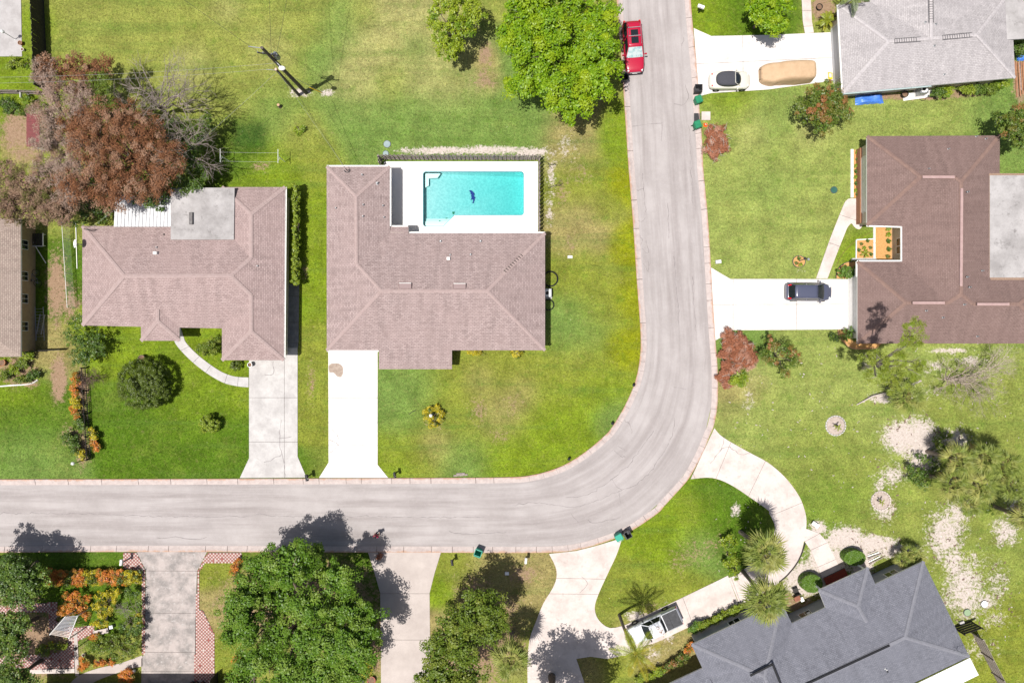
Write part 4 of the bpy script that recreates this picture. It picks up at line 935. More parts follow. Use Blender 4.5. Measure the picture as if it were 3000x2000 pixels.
# ================================================================== foliage
def leafquads(pos, nrm, size, rng, aspect=.55, droop=0.0):
    n = len(pos)
    r = rng.normal(size=(n, 3)); nrm = nrm / np.linalg.norm(nrm, axis=1, keepdims=True)
    t = r - (r * nrm).sum(1, keepdims=True) * nrm; t /= np.linalg.norm(t, axis=1, keepdims=True) + 1e-9
    b = np.cross(nrm, t)
    s = (size * rng.uniform(.65, 1.3, n))[:, None]
    v = np.stack([pos - t * s * .5, pos + b * s * aspect * .5 - nrm * s * .08, pos + t * s * .5 - np.array([0, 0, 1]) * s * droop, pos - b * s * aspect * .5 - nrm * s * .08], 1)
    return v.reshape(-1, 3), np.arange(4 * n).reshape(n, 4)
def foliage(lobes, seed, dens=9, cr_=.55, nl=60, ls=.22, fill=.25, rz=.8, aspect=.55, low=-.35, up=.5, rough=.7, droop=0.0, rmin=.62):
    "lobes: (centre Vector, radius). returns verts, quads, rnd, cl"
    rng = np.random.default_rng(seed); Pp = []; Nn = []; CL = []; SZ = []
    for c_, r in lobes:
        c0 = np.array(c_); nc = max(5, int(dens * r * r))
        d = rng.normal(size=(nc * 3, 3)); d /= np.linalg.norm(d, axis=1, keepdims=True); d = d[d[:, 2] > low][:nc]; nc = len(d)
        rad = r * (rmin + (1.07 - rmin) * rng.random(nc) ** .7)
        cc = c0 + d * rad[:, None] * np.array([1, 1, rz]); cc[:, 2] = np.maximum(cc[:, 2], .1)
        k = rng.random(nc); crr = cr_ * rng.uniform(.6, 1.25, nc)
        m = (nl * rng.uniform(.6, 1.3, nc)).astype(int)
        idx = np.repeat(np.arange(nc), m)
        e_ = rng.normal(size=(len(idx), 3)); e_ /= np.linalg.norm(e_, axis=1, keepdims=True)
        e_[:, 2] = np.where(e_[:, 2] < -.2, -e_[:, 2], e_[:, 2])
        Pp.append(cc[idx] + e_ * (crr[idx] * rng.random(len(idx)) ** .45)[:, None] * np.array([1, 1, .7]))
        Nn.append(e_ * .6 + d[idx] * .35 + np.array([0, 0, up]) + rng.normal(size=e_.shape) * rough * .6); CL.append(k[idx])
        SZ.append(np.full(len(idx), ls))
        nf = int(fill * len(idx))
        if nf:
            e_ = rng.normal(size=(nf, 3)); e_ /= np.linalg.norm(e_, axis=1, keepdims=True)
            q_ = c0 + e_ * (r * .72 * rng.random(nf) ** .4)[:, None] * np.array([1, 1, rz]); q_[:, 2] = np.maximum(q_[:, 2], .08)
            Pp.append(q_); Nn.append(e_ * .3 + np.array([0, 0, 1.]) + rng.normal(size=e_.shape) * .5); CL.append(rng.random(nf) * .3); SZ.append(np.full(nf, ls * 1.5))
    Pp = np.concatenate(Pp); Nn = np.concatenate(Nn); CL = np.concatenate(CL); SZ = np.concatenate(SZ)
    Pp[:, 2] = np.maximum(Pp[:, 2], .06)
    v, q_ = leafquads(Pp, Nn, SZ, rng, aspect, droop)
    return v, q_, rng.random(len(Pp)), CL
def fol_obj(name, m, parent, lobes, seed, **kw):
    v, q_, rn, cl = foliage(lobes, seed, **kw)
    org = Vector((0, 0, 0)); p = parent
    while p is not None: org = org + p.location; p = p.parent
    me = npmesh(name, v - np.array(org), q_, m, {'rnd': ('FLOAT', 'FACE', rn), 'cl': ('FLOAT', 'FACE', cl)})
    return link(name, me, parent)
def limbs(m, base, tops, r0=.25, split=.45, seed=0):
    rnd = random.Random(seed); base = Vector(base)
    zmin = min(t[0].z for t in tops); ax = sum((t[0] for t in tops), Vector((0, 0, 0))) / len(tops)
    fork = base.lerp(Vector((ax.x, ax.y, zmin)), split); fork.z = max(.4, zmin * split)
    m.tube([base - Vector((0, 0, .05)), base.lerp(fork, .5) + Vector((rnd.gauss(0, .08), rnd.gauss(0, .08), 0)), fork], [r0 * 1.25, r0, r0 * .85], 8)
    for t_, r in tops:
        end = t_ + Vector((0, 0, r * .35)); mid = fork.lerp(end, .5) + Vector((rnd.gauss(0, .25), rnd.gauss(0, .25), .3))
        m.tube([fork, mid, end], [r0 * .6, r0 * .35, r0 * .08], 6)
        for _ in range(3):
            e2 = t_ + Vector((rnd.uniform(-1, 1), rnd.uniform(-1, 1), rnd.uniform(0, .7))) * r * .9
            m.tube([mid.lerp(end, rnd.uniform(.1, .7)), e2], [r0 * .22, r0 * .05], 5)
def Lw(l): return [(W(x, y, z), r) for x, y, z, r in l]
def tree(name, label, lobes, m_, seed, cat='tree', group=None, base=None, r0=.22, bark=None, part='crown', trunk='trunk', **kw):
    lw = Lw(lobes); ax = sum((c_ for c_, r in lw), Vector((0, 0, 0))) / len(lw)
    b = W(*base) if base else Vector((ax.x, ax.y, 0)); b.z = 0
    root = empty(name, b, label, cat, group)
    t_ = MB(); limbs(t_, b, lw, r0, seed=seed); t_.build(trunk, bark or barkm, root)
    fol_obj(part, m_, root, lw, seed, **kw)
    return root
def lobesD(pts, z, r, jz=0.0): return [(*D(x, y), z + jz * math.sin(i * 2.3), r * (1 + .12 * math.sin(i * 1.7))) for i, (x, y) in enumerate(pts)]
def lobesT(c_, r_, pts, z, r): return [(*T(c_, r_, x, y), z + .15 * math.sin(i * 2.1), r * (1 + .12 * math.sin(i * 1.7))) for i, (x, y) in enumerate(pts)]
def shrub(label, lobes, m_, seed, name='shrub', cat='shrub', group=None, **kw):
    d_ = dict(dens=14, cr_=.28, nl=45, ls=.13, fill=.3, part='foliage', trunk='stem', r0=.05, low=-.1); d_.update(kw)
    return tree(name, label, lobes, m_, seed, cat, group, **d_)
lf_mango = leafmat('mango_leaf', (0.085, 0.19, 0.003), (0.235, 0.36, 0.010), (0.26, 0.35, 0.010), spec=.3, rough=.45)
lf_lime = leafmat('lime_leaf', (0.16, 0.235, 0.008), (0.29, 0.35, 0.02), (0.11, 0.20, 0.01))
lf_oak = leafmat('oak_leaf', (0.055, 0.13, 0.006), (0.135, 0.235, 0.02), (0.18, 0.265, 0.035), spec=.3)
lf_olive = leafmat('olive_leaf', (0.065, 0.115, 0.008), (0.155, 0.21, 0.022), (0.19, 0.225, 0.03), spec=.3)
lf_dark = leafmat('dark_green_leaf', (0.036, 0.08, 0.008), (0.10, 0.165, 0.02), (0.15, 0.22, 0.025))
lf_brown = leafmat('rust_brown_leaf', (0.10, 0.042, 0.022), (0.31, 0.14, 0.066), (0.36, 0.22, 0.145), rough=.8, spec=.15)
lf_pinkb = leafmat('pinkish_brown_twigs', (0.22, 0.15, 0.115), (0.44, 0.33, 0.27), (0.30, 0.18, 0.12), rough=.85, spec=.1)
lf_red = leafmat('red_brown_dead', (0.20, 0.075, 0.04), (0.42, 0.175, 0.10), (0.46, 0.27, 0.20), rough=.85, spec=.1)
lf_needle = leafmat('pine_needle', (0.15, 0.20, 0.015), (0.31, 0.35, 0.05), (0.20, 0.27, 0.02), tr=.35)
lf_hedge = leafmat('hedge_leaf', (0.10, 0.17, 0.008), (0.29, 0.34, 0.03), (0.19, 0.26, 0.02))
lf_ball = leafmat('clipped_dark_leaf', (0.055, 0.09, 0.006), (0.125, 0.165, 0.018))
lf_box = leafmat('clipped_bright_leaf', (0.07, 0.15, 0.012), (0.13, 0.22, 0.025))
lf_cro = leafmat('croton_orange_leaf', (0.42, 0.08, 0.018), (0.60, 0.27, 0.03), (0.13, 0.14, 0.012), tr=.15)
lf_croy = leafmat('croton_yellow_leaf', (0.22, 0.21, 0.01), (0.58, 0.46, 0.015), (0.06, 0.10, 0.01), tr=.15)
lf_mix = leafmat('mixed_red_green_leaf', (0.06, 0.12, 0.012), (0.14, 0.17, 0.02), (0.28, 0.12, 0.04))
lf_palm = leafmat('fan_palm_leaf', (0.08, 0.12, 0.014), (0.24, 0.275, 0.06), (0.28, 0.28, 0.075), rough=.5, tr=.12, spec=.25)
lf_palmd = leafmat('dry_palm_leaf', (0.25, 0.16, 0.06), (0.33, 0.24, 0.11), rough=.8, tr=.05, spec=.1)
lf_feather = leafmat('yellow_green_frond', (0.16, 0.21, 0.015), (0.30, 0.33, 0.03), (0.32, 0.28, 0.03), rough=.4)
lf_gfeather = leafmat('grey_green_frond', (0.10, 0.15, 0.06), (0.2, 0.24, 0.11), (0.30, 0.26, 0.05))
# ---- big trees
tree('mango_tree', 'large bright green dense tree overhanging the road and the red car', lobesD([(1210, 60), (1270, 55), (1350, 70), (1200, 120), (1250, 130), (1330, 140), (1385, 105), (1390, 145), (1210, 185), (1285, 200), (1360, 200), (1310, 240), (1240, 0), (1320, 0), (1195, 10), (1380, 40), (1190, 85), (1375, 185), (1330, 180)], 6.0, 1.62, 1.1), lf_mango, 11, dens=5.6, cr_=.66, nl=140, ls=.23, fill=.3, rmin=.72, r0=.3)
tree('citrus_tree', 'irregular yellow green tree with gaps left of the largest bright green tree', lobesD([(1005, 25), (1040, 18), (1080, 18), (1003, 60), (1040, 60), (1070, 65), (1015, 98), (1045, 110), (1035, 122), (1090, 35), (1050, -10)], 4.2, .9, .4), lf_lime, 12, dens=11, cr_=.42, nl=60, ls=.2, r0=.14)
tree('oak_tree', 'largest dark green oak between the checkered driveway and the pink concrete driveway', lobesD([(600, 1310), (660, 1290), (720, 1300), (780, 1330), (570, 1370), (640, 1370), (710, 1390), (780, 1400), (830, 1420), (560, 1440), (630, 1450), (700, 1470), (770, 1470), (590, 1520), (660, 1540), (730, 1545), (800, 1520), (545, 1400), (620, 1600), (720, 1610), (820, 1480), (560, 1570)], 5.2, 1.8, 1.2), lf_oak, 13, dens=6.0, cr_=.66, nl=130, ls=.2, fill=.45, rmin=.7, r0=.35)
tree('oak_tree', 'olive green tree beside the fan palm right of the pink concrete driveway', lobesD([(1040, 1440), (1090, 1400), (1120, 1390), (1000, 1490), (1060, 1480), (1110, 1440), (1020, 1540), (1080, 1540), (990, 1560), (1050, 1590), (1130, 1420)], 6.2, 1.6, .6), lf_olive, 14, dens=10, cr_=.5, nl=65, ls=.2, r0=.2)
tree('oak_tree', 'dark green tree at the left edge shading the road', lobesT(0, 3, [(40, 470), (170, 510), (270, 550), (90, 640), (220, 670), (310, 640), (40, 760), (220, 760), (-100, 600), (-150, 450), (-120, 750), (-220, 600), (-120, 420)], 4.2, 1.25), lf_dark, 15, dens=9, cr_=.5, nl=60, ls=.2, r0=.22)
tree('oak_tree', 'dark green tree at the left edge below the shaded paver path', lobesT(0, 3, [(40, 1010), (160, 1020), (90, 1130), (190, 1220), (60, 1270), (-80, 1100), (-90, 1230)], 4.2, 1.3), lf_dark, 16, dens=10, cr_=.45, nl=60, ls=.18, r0=.18)
tree('oak_tree', 'dark green tree in the bottom left corner', lobesT(0, 3, [(50, 1490), (150, 1500), (230, 1560), (60, 1600), (160, 1640), (-80, 1540)], 4.2, 1.2), lf_dark, 17, dens=10, cr_=.45, nl=55, ls=.18, r0=.18)
tree('brown_tree', 'large rusty brown dying tree beside the white ribbed carport', lobesD([(240, 265), (290, 290), (330, 335), (245, 330), (295, 375), (355, 350), (385, 390), (330, 420), (270, 410), (205, 330), (195, 280), (300, 440), (225, 380), (370, 425), (395, 350), (340, 300), (180, 300), (215, 300), (255, 455), (240, 440), (170, 430), (290, 260)], 5.6, 1.5, .5), lf_brown, 18, dens=10, cr_=.5, nl=95, ls=.16, r0=.25, aspect=.34, rmin=.5, fill=.12)
tree('brown_tree', 'pinkish brown leafless looking tree right of the small red shed', lobesD([(130, 230), (125, 285), (155, 320), (150, 375), (115, 200), (175, 350), (165, 250), (145, 420), (190, 390), (105, 330), (185, 260), (120, 380), (160, 440), (100, 260), (95, 400), (110, 170), (190, 220)], 5.0, 1.2, .4), lf_pinkb, 19, dens=12, cr_=.5, nl=80, ls=.2, aspect=.2, r0=.18)
tree('brown_tree', 'small brown tree at the end of the tall dark fence', lobesD([(135, 165), (165, 150), (195, 175), (160, 195), (215, 160), (115, 150), (180, 210), (240, 150)], 4.5, .95), lf_brown, 20, dens=14, cr_=.4, nl=70, ls=.17, aspect=.35, r0=.12)
tree('brown_tree', 'brown and olive tree at the left edge over the taupe roof', lobesD([(20, 395), (60, 420), (25, 455), (95, 430), (120, 465), (60, 480), (15, 485), (100, 490), (150, 480), (-30, 440)], 4.6, 1.25, .4), leafmat('brown_olive_leaf', (0.2, 0.12, 0.08), (0.31, 0.21, 0.15), (0.09, 0.10, 0.02), rough=.8, spec=.1), 21, dens=12, cr_=.45, nl=70, ls=.18, aspect=.35, r0=.18)
tree('green_tree', 'light green feathery tree between the brown trees and the bare branches', lobesD([(225, 185), (250, 205), (235, 235), (255, 255), (280, 265)], 5.0, .95), lf_olive, 22, dens=13, cr_=.4, nl=55, ls=.17, r0=.12, aspect=.3)
tree('understory_tree', 'dark green bush in the shade right of the rusty brown tree', lobesD([(400, 290), (430, 300), (390, 330), (440, 350), (455, 390), (425, 425), (445, 430), (330, 455), (370, 450), (450, 320), (470, 280), (420, 380)], 3.0, 1.15), lf_dark, 23, dens=9, cr_=.45, nl=45, ls=.18, r0=.1)
tree('understory_tree', 'dark green bush at the north west corner of the rosy roof', lobesD([(180, 440), (215, 470), (240, 490), (190, 500), (255, 450), (225, 430)], 1.8, 1.0), lf_dark, 24, dens=8, cr_=.4, nl=40, ls=.17, r0=.1)
tree('street_tree', 'green tree with orange tinted leaves at the corner of the pale grey roof', lobesD([(1850, 250), (1875, 225), (1905, 210), (1925, 245), (1900, 265), (1870, 265), (1890, 288), (1935, 262), (1912, 235), (1885, 245)], 3.6, 1.0, .3), lf_mix, 25, dens=12, cr_=.38, nl=60, ls=.17, r0=.12)
tree('street_tree', 'brownish green tree cut by the right edge beside the brown roof', lobesD([(2305, 285), (2335, 262), (2350, 295), (2325, 310), (2375, 270), (2345, 325)], 3.8, 1.0), lf_mix, 26, dens=11, cr_=.38, nl=55, ls=.17, r0=.12)
tree('street_tree', 'bright green tree at the top edge above the covered car', lobesD([(1735, 20), (1765, 15), (1795, 20), (1750, 45), (1785, 45), (1765, 60), (1770, -15), (1740, -10)], 3.6, 1.0), lf_mango, 27, dens=12, cr_=.4, nl=60, ls=.19, r0=.12)
tree('small_tree', 'small tree with red tipped leaves right of the dead brown shrub', lobesD([(1775, 785), (1800, 800), (1818, 815), (1775, 835), (1800, 848), (1760, 815), (1825, 835)], 2.3, .68), lf_mix, 28, dens=15, cr_=.32, nl=50, ls=.15, r0=.07)
tree('oak_tree', 'tall tree past the bottom edge that shades the curved driveway', [(1600, 2110, 9.0, 2.4), (1680, 2130, 9.5, 2.4), (1560, 2150, 9.0, 2.2), (1640, 2180, 10, 2.4), (1720, 2160, 8.5, 2.0), (1610, 2075, 8.6, 1.2)], lf_oak, 30, dens=5, cr_=.7, nl=80, ls=.24, r0=.3)
# ---- pine over the brown roof and lawn
pine = tree('pine_tree', 'sparse olive green pine leaning over the corner of the brown roof', [(*D(2092, 758), 13.0, .95), (*D(2078, 778), 12.6, .65), (*D(2110, 775), 12.8, .7), (*D(2090, 785), 12.4, .6), (*D(2020, 830), 10.5, .85), (*D(2060, 835), 10.5, .9), (*D(2095, 850), 10.5, .8), (*D(2010, 865), 10.0, .8), (*D(2045, 880), 9.6, .85), (*D(2075, 870), 10.0, .9), (*D(1990, 820), 10.8, .6), (*D(2115, 835), 11, .65), (*D(2040, 855), 10.4, .8)], lf_needle, 29, base=D(1985, 845), bark=deadwood, dens=14, cr_=.36, nl=80, ls=.26, aspect=.14, r0=.17, fill=.02)
# ---- leafless trees
def branches(m, p, d_, L, r, depth, rnd, spread=.55, gn=3):
    q_ = p + d_ * L * .5 + Vector((rnd.gauss(0, .05), rnd.gauss(0, .05), rnd.gauss(0, .03))) * L; e_ = p + d_ * L
    m.tube([p, q_, e_], [r, r * .82, r * .62], 5 if r > .02 else 3, cap=False)
    if depth == 0: return
    for k in range(gn if depth > 1 else gn + 1):
        nd = (d_ + Vector((rnd.gauss(0, spread), rnd.gauss(0, spread), rnd.gauss(0.02, spread * .6)))).normalized()
        if e_.z < .5 and nd.z < 0: nd.z = abs(nd.z)
        branches(m, p.lerp(e_, rnd.uniform(.55, 1)), nd, L * rnd.uniform(.6, .85), r * .6, depth - 1, rnd, spread, gn)
def baretree(label, base, tops, seed, m_=None, r0=.15, depth=4, L=1.5, fk=1.8, name='bare_tree', spread=.55):
    b = W(*base); b.z = 0; root = empty(name, b, label, 'tree'); rnd = random.Random(seed)
    m = MB(); fork = b + Vector((0, 0, fk)); m.tube([b, b + Vector((.05, .05, fk * .5)), fork], [r0 * 1.2, r0, r0 * .9], 7)
    m.build('trunk', m_ or deadwood, root)
    for x, y, z in tops:
        t_ = W(x, y, z); d_ = t_ - fork; mm = MB(); LL = d_.length * .42
        branches(mm, fork, d_.normalized(), LL, r0 * .65, depth, rnd, spread); mm.build('limb', m_ or deadwood, root)
bt = mat('grey_brown_twigs', (.36, .30, .26), (.2, .16, .14), 8)
baretree('bare grey branched tree standing above the brown trees at the lawn edge', D(385, 262), [(*D(340, 200), 6.5), (*D(380, 175), 7), (*D(430, 195), 7), (*D(450, 225), 6.5), (*D(410, 240), 6.5)], 31, bt, .13)
baretree('bare brown branched tree leaning toward the clothesline', D(420, 330), [(*D(430, 290), 5.6), (*D(470, 350), 5.5), (*D(450, 400), 5.5), (*D(400, 310), 5.8), (*D(390, 350), 5.0)], 32, bt, .12)
baretree('bare grey branches reaching out of the brown tree thicket', D(330, 290), [(*D(285, 215), 5.5), (*D(310, 180), 5.8), (*D(300, 250), 5)], 33, bt, .12)
baretree('tangle of bare tan branches right of the pine and fan palm', D(2170, 870), [(*D(2200, 830), 2.2), (*D(2260, 840), 2.5), (*D(2300, 880), 2.6), (*D(2230, 900), 2.0), (*D(2320, 850), 2.6), (*D(2180, 900), 1.8), (*D(2280, 900), 2.2), (*D(2340, 870), 2.4), (*D(2200, 870), 2.0), (*D(2250, 870), 2.4)], 34, mat('tan_dead_twigs', (.44, .36, .30), (.30, .24, .20), 8), .085, 5, fk=.35, spread=.55)
baretree('dead leafless bush in front of the green round shrub by the dark trellis fence', D(205, 868), [(*D(190, 860), 1.6), (*D(225, 860), 1.7), (*D(215, 885), 1.6), (*D(195, 885), 1.5)], 35, brownwood, .06, 5, fk=.25, spread=.7)
def deadpile(label, lobes, seed, m_, twig):
    root = shrub(label, lobes, m_, seed, name='dead_brush_pile', cat='brush pile', dens=20, cr_=.36, nl=85, ls=.19, aspect=.3, fill=.6)
    rnd = random.Random(seed); m = MB()
    for _ in range(60):
        c_, r = rnd.choice(Lw(lobes)); a_ = rnd.uniform(0, 6.28); p = c_ + Vector((math.cos(a_), math.sin(a_), 0)) * r * rnd.uniform(.2, 1) + Vector((0, 0, r * .75 * rnd.random())); b_ = rnd.uniform(0, 6.28)
        p.z = max(p.z, .1); d_ = Vector((math.cos(b_), math.sin(b_), rnd.uniform(-.1, .35))); L = rnd.uniform(.3, .9)
        q_ = p + d_ * L; q_.z = max(q_.z, .05); m.tube([p, p.lerp(q_, .5) + Vector((0, 0, .06)), q_], [.018, .014, .006], 4)
    m.build('twigs', twig, root)
deadpile('reddish brown pile of cut dead branches below the traffic cone', lobesT(2, 0, [(1830, 1220), (1900, 1220), (1930, 1300), (1850, 1300), (1820, 1360), (1890, 1370), (1950, 1350), (1860, 1420)], .6, .62), 41, lf_red, deadwood)
deadpile('large reddish brown pile of dead branches by the kerb under the lime shrub', lobesT(2, 2, [(1970, 30), (2060, 60), (1950, 120), (2040, 150), (2130, 130), (2180, 190), (1960, 220), (2080, 230), (1940, 320), (1975, 370), (2010, -20), (1980, -60), (2090, -10), (2150, 60), (2190, 120), (2000, 270), (2120, 180)], .75, .62), 42, lf_red, deadwood)
shrub('lime green round shrub at the foot of the large dead branch pile', lobesT(2, 2, [(2040, 330), (2100, 310), (2145, 345), (2090, 380), (2045, 365)], 1.15, .55), lf_lime, 43)
# ---- clipped and small shrubs
shrub('very large dark round bush on the lawn under the brown pot', [(*D(333, 882), 1.5, 2.3)], lf_ball, 44, rmin=.93, dens=55, cr_=.26, nl=50, ls=.17, rz=.8, fill=.3, low=-.5, aspect=.3, r0=.12)
shrub('small round yellow green shrub on the lawn west of the mottled driveway', [(*D(481, 974), .8, .85)], lf_hedge, 45, rmin=.93, dens=70, cr_=.2, nl=45, ls=.13, low=-.5)
shrub('tall dark green shrub at the south west corner of the rosy roof', lobesD([(190, 790), (215, 780), (205, 815), (225, 805), (185, 820), (175, 775), (180, 735)], 1.7, .95), lf_dark, 46)
shrub('green leafy shrub between the path and the rosy roof entry', lobesT(0, 2, [(1840, 60), (1900, 40), (1960, 90), (1880, 100), (1940, 20), (1990, -20)], 1.0, .5), lf_olive, 47)
shrub('clipped grey green round shrub by the mottled driveway and rosy roof', lobesT(0, 2, [(2155, 215)], .5, .55), lf_ball, 48, rmin=.93, dens=40, cr_=.16)
shrub('clipped rounded rectangular bright green hedge left of the brown roof garage', lobesT(3, 1, [(690, 920), (770, 920), (690, 960), (770, 960), (730, 940)], .75, .5), lf_box, 49, rmin=.93, dens=30, cr_=.16, nl=50, ls=.1)
shrub('clipped bright green ball at the lower corner of the grey-blue car driveway', [(*T(3, 1, 755, 1502), .75, .68)], lf_box, 50, rmin=.93, dens=45, cr_=.16, nl=50, ls=.1)
shrub('small dark shrub left of the clipped ball by the car driveway', lobesT(3, 1, [(600, 1525), (630, 1540)], .5, .4), lf_dark, 51)
def flatshrub(label, c_, r_, x, y, rx, ry, seed):
    p = W(*T(c_, r_, x, y), 1.0); root = empty('clipped_shrub', (p.x, p.y, 0), label, 'shrub', None)
    rng = np.random.default_rng(seed); n = 5200
    a_ = rng.uniform(0, 6.283, n); u = rng.random(n); top = rng.random(n) < .62
    rr = np.where(top, np.sqrt(u), 1.0); z = np.where(top, 1.0 + .06 * (1 - u) + rng.normal(0, .02, n), rng.uniform(.05, 1.0, n))
    pos = np.stack([rr * rx * np.cos(a_), rr * ry * np.sin(a_), z], 1) + rng.normal(0, .02, (n, 3)); pos[:, 2] = np.maximum(pos[:, 2], .05)
    nr = np.where(top[:, None], np.array([0, 0, 1.]), np.stack([np.cos(a_), np.sin(a_), np.full(n, .2)], 1)) + rng.normal(0, .35, (n, 3))
    v, q_ = leafquads(pos, nr, np.full(n, .11), rng)
    link('foliage', npmesh('foliage', v, q_, lf_box, {'rnd': ('FLOAT', 'FACE', rng.random(n)), 'cl': ('FLOAT', 'FACE', rng.random(n))}), root)
    MB().lathe([(.06, 0), (.05, .7)], (0, 0, 0), 8).build('stem', barkm, root, org=(0, 0, 0))
flatshrub('flat topped clipped green shrub right of the brick step', 3, 3, 800, 420, 1.02, .72, 1); flatshrub('flat topped clipped green shrub left of the brick step', 3, 3, 405, 655, 1.0, .85, 2)
# hedge along the rosy house
hl = [(*T(1, 1, 362 + 6 * math.sin(i * 1.3), 150 + i * 44), 1.35, .36) for i in range(21)]
shrub('long narrow yellow green hedge along the east side of the rosy roof', hl, lf_hedge, 52, name='hedge', cat='hedge', dens=55, cr_=.2, nl=45, ls=.14, rz=2.0, low=-.7, fill=.5)
shrub('green shrub under the two fan palms by the curved driveway', lobesT(2, 3, [(1940, 260), (2000, 250), (1990, 320), (2030, 300), (1970, 480), (2040, 450), (2080, 500), (2000, 530), (2050, 560), (2010, 400)], .9, .48), lf_lime, 53)
shrub('dark green shrub between the sand patch and the fan palm cluster', lobesD([(2095, 1075), (2120, 1085), (2140, 1060), (2115, 1050), (2100, 1100), (2150, 1090), (2125, 1110)], 1.1, .65), lf_dark, 54)
shrub('low green shrub in the shade of the large fan palm cluster', lobesD([(2150, 1010), (2180, 1030), (2170, 1000), (2270, 1170), (2230, 1175)], .8, .6), lf_olive, 55)
for k, (x, y) in enumerate([(1640, 1070), (1720, 1040), (1790, 1000), (1860, 975), (1930, 930), (2010, 905), (2070, 875), (1650, 1140)]): 
    if k in (0, 1, 3, 5): shrub(['clipped hedge shrub nearest the pickup tailgate along the slate roof', 'low hedge shrub second from the pickup along the slate roof', 'low hedge shrub in the middle of the row along the slate roof', 'low hedge shrub nearest the fan palms along the slate roof'][(0, 1, 3, 5).index(k)], lobesT(2, 3, [(x, y), (x + 45, y - 20), (x + 80, y - 38), (x + 20, y + 15)], .7, .36), lf_hedge if k else lf_box, 60 + k, group='hedge shrubs along the slate roof')
for k, (x, y) in enumerate([(1190, 1520), (1330, 1480), (1450, 1410), (1540, 1360), (1640, 1250)]):
    shrub(['hedge shrub nearest the bottom edge before the slate roof corner', 'bright hedge shrub second from the bottom edge before the slate roof', 'red tipped hedge shrub third from the bottom edge before the slate roof', 'purple leaved shrub by the slate roof corner', 'red flowered shrub touching the slate roof corner'][k], lobesT(2, 3, [(x, y), (x + 50, y - 20), (x - 40, y + 25), (x + 10, y - 30)], .65, .36), [lf_hedge, lf_lime, lf_mix, lf_mix, lf_cro][k], 70 + k, group='hedge shrubs before the slate roof corner')
for k, (x, y) in enumerate([(1560, 840), (1640, 830), (1830, 810), (1930, 800), (2050, 800), (2130, 760)]):
    shrub(['green shrub nearest the air conditioner under the pale grey roof', 'bright green shrub second along the pale grey roof', 'lime shrub third along the pale grey roof', 'dark shrub fourth along the pale grey roof', 'yellowish shrub fifth along the pale grey roof', 'last green shrub along the pale grey roof before the wood planks'][k], lobesT(3, 0, [(x, y), (x + 35, y + 15), (x - 30, y + 20), (x, y + 35)], .8, .42), [lf_dark, lf_lime, lf_hedge, lf_dark, lf_olive, lf_lime][k], 80 + k, group='shrubs along the pale grey roof')
shrub('dark green shrubs beside the right end of the pale grey roof', lobesT(3, 0, [(2310, 410), (2330, 470), (2300, 450)], .8, .45), lf_dark, 90)
# crotons and garden, bottom left
cro = dict(name='croton', cat='croton', dens=22, cr_=.26, nl=45, ls=.17, aspect=.3, fill=.35)
names_row = ['leftmost orange croton of the long row by the road', 'second croton from the left in the long orange row', 'third croton from the left in the long orange row', 'middle croton of the long orange row', 'fifth croton from the left in the long orange row', 'sixth croton from the left in the long orange row', 'rightmost yellow orange croton of the long row by the road']
for k in range(7):
    x = 470 + k * 125; shrub(names_row[k], lobesT(0, 3, [(x - 45, 555), (x, 560), (x + 45, 565), (x - 40, 625), (x + 5, 620), (x + 45, 630), (x, 590)], .6, .42), lf_cro if k not in (3, 6) else lf_croy, 100 + k, group='crotons in the long row', **cro)
for k, x in enumerate((640, 870, 1100)):
    shrub(['green shrub breaking the long croton row on its left', 'green shrub breaking the long croton row in its middle', 'green shrub breaking the long croton row on its right'][k], lobesT(0, 3, [(x, 600), (x - 10, 640), (x + 20, 570)], .75, .32), lf_ball, 110 + k, group='green shrubs in the croton row')
shrub('large mounded orange croton above the striped swing', lobesT(0, 3, [(620, 780), (700, 770), (790, 790), (600, 860), (680, 850), (770, 870), (580, 920), (790, 940), (650, 920)], 1.0, .5), lf_cro, 115, **cro)
shrub('large yellow green croton right of the mounded orange one', lobesT(0, 3, [(930, 760), (1010, 740), (960, 830), (1050, 800), (900, 850), (930, 930), (1010, 900), (900, 1010), (960, 1030), (1080, 730)], 1.0, .48), lf_croy, 116, **cro)
baretree('bare grey twiggy shrub between yellow croton and driveway', T(0, 3, 1160, 890), [(*T(0, 3, 1100, 850), 1.5), (*T(0, 3, 1200, 830), 1.6), (*T(0, 3, 1220, 940), 1.5), (*T(0, 3, 1130, 960), 1.4)], 117, mat('grey_twigs', (.3, .26, .22), (.2, .17, .15), 8), .04, 4, fk=.2, name='bare_shrub', spread=.8)
shrub('dark green shrub along the left edge of the blotched driveway', lobesT(0, 3, [(1240, 760), (1180, 730), (1270, 850), (1270, 980), (1200, 1080), (1260, 1100), (1130, 1060), (1280, 1040)], 1.0, .45), lf_dark, 118)
shrub('wide green shrub beside the curved pink path', lobesT(0, 3, [(880, 1220), (960, 1170), (1040, 1150), (920, 1280), (1010, 1250), (1100, 1220), (1180, 1180), (1050, 1320), (1130, 1320), (1220, 1280), (1250, 1210), (840, 1240)], 1.0, .52), lf_olive, 119)
shrub('small orange brown croton left of the wide green shrub', lobesT(0, 3, [(760, 1360), (790, 1400), (750, 1420)], .6, .34), lf_cro, 120, **cro)
shrub('low orange croton along the wide green shrub', lobesT(0, 3, [(900, 1385), (960, 1375), (1020, 1375)], .4, .3), lf_cro, 121, **cro)
shrub('red orange croton near the swing post', lobesT(0, 3, [(850, 1140), (890, 1130)], .5, .28), lf_cro, 122, **cro)
shrub('orange croton in the corner bed by the shaded driveway', lobesT(0, 3, [(1130, 1480), (1190, 1470), (1140, 1530), (1210, 1530)], .7, .38), lf_cro, 123, **cro)
shrub('orange croton strip along the driveway shrub', lobesT(0, 3, [(1285, 950), (1290, 1010)], .8, .25), lf_croy, 124, **cro)
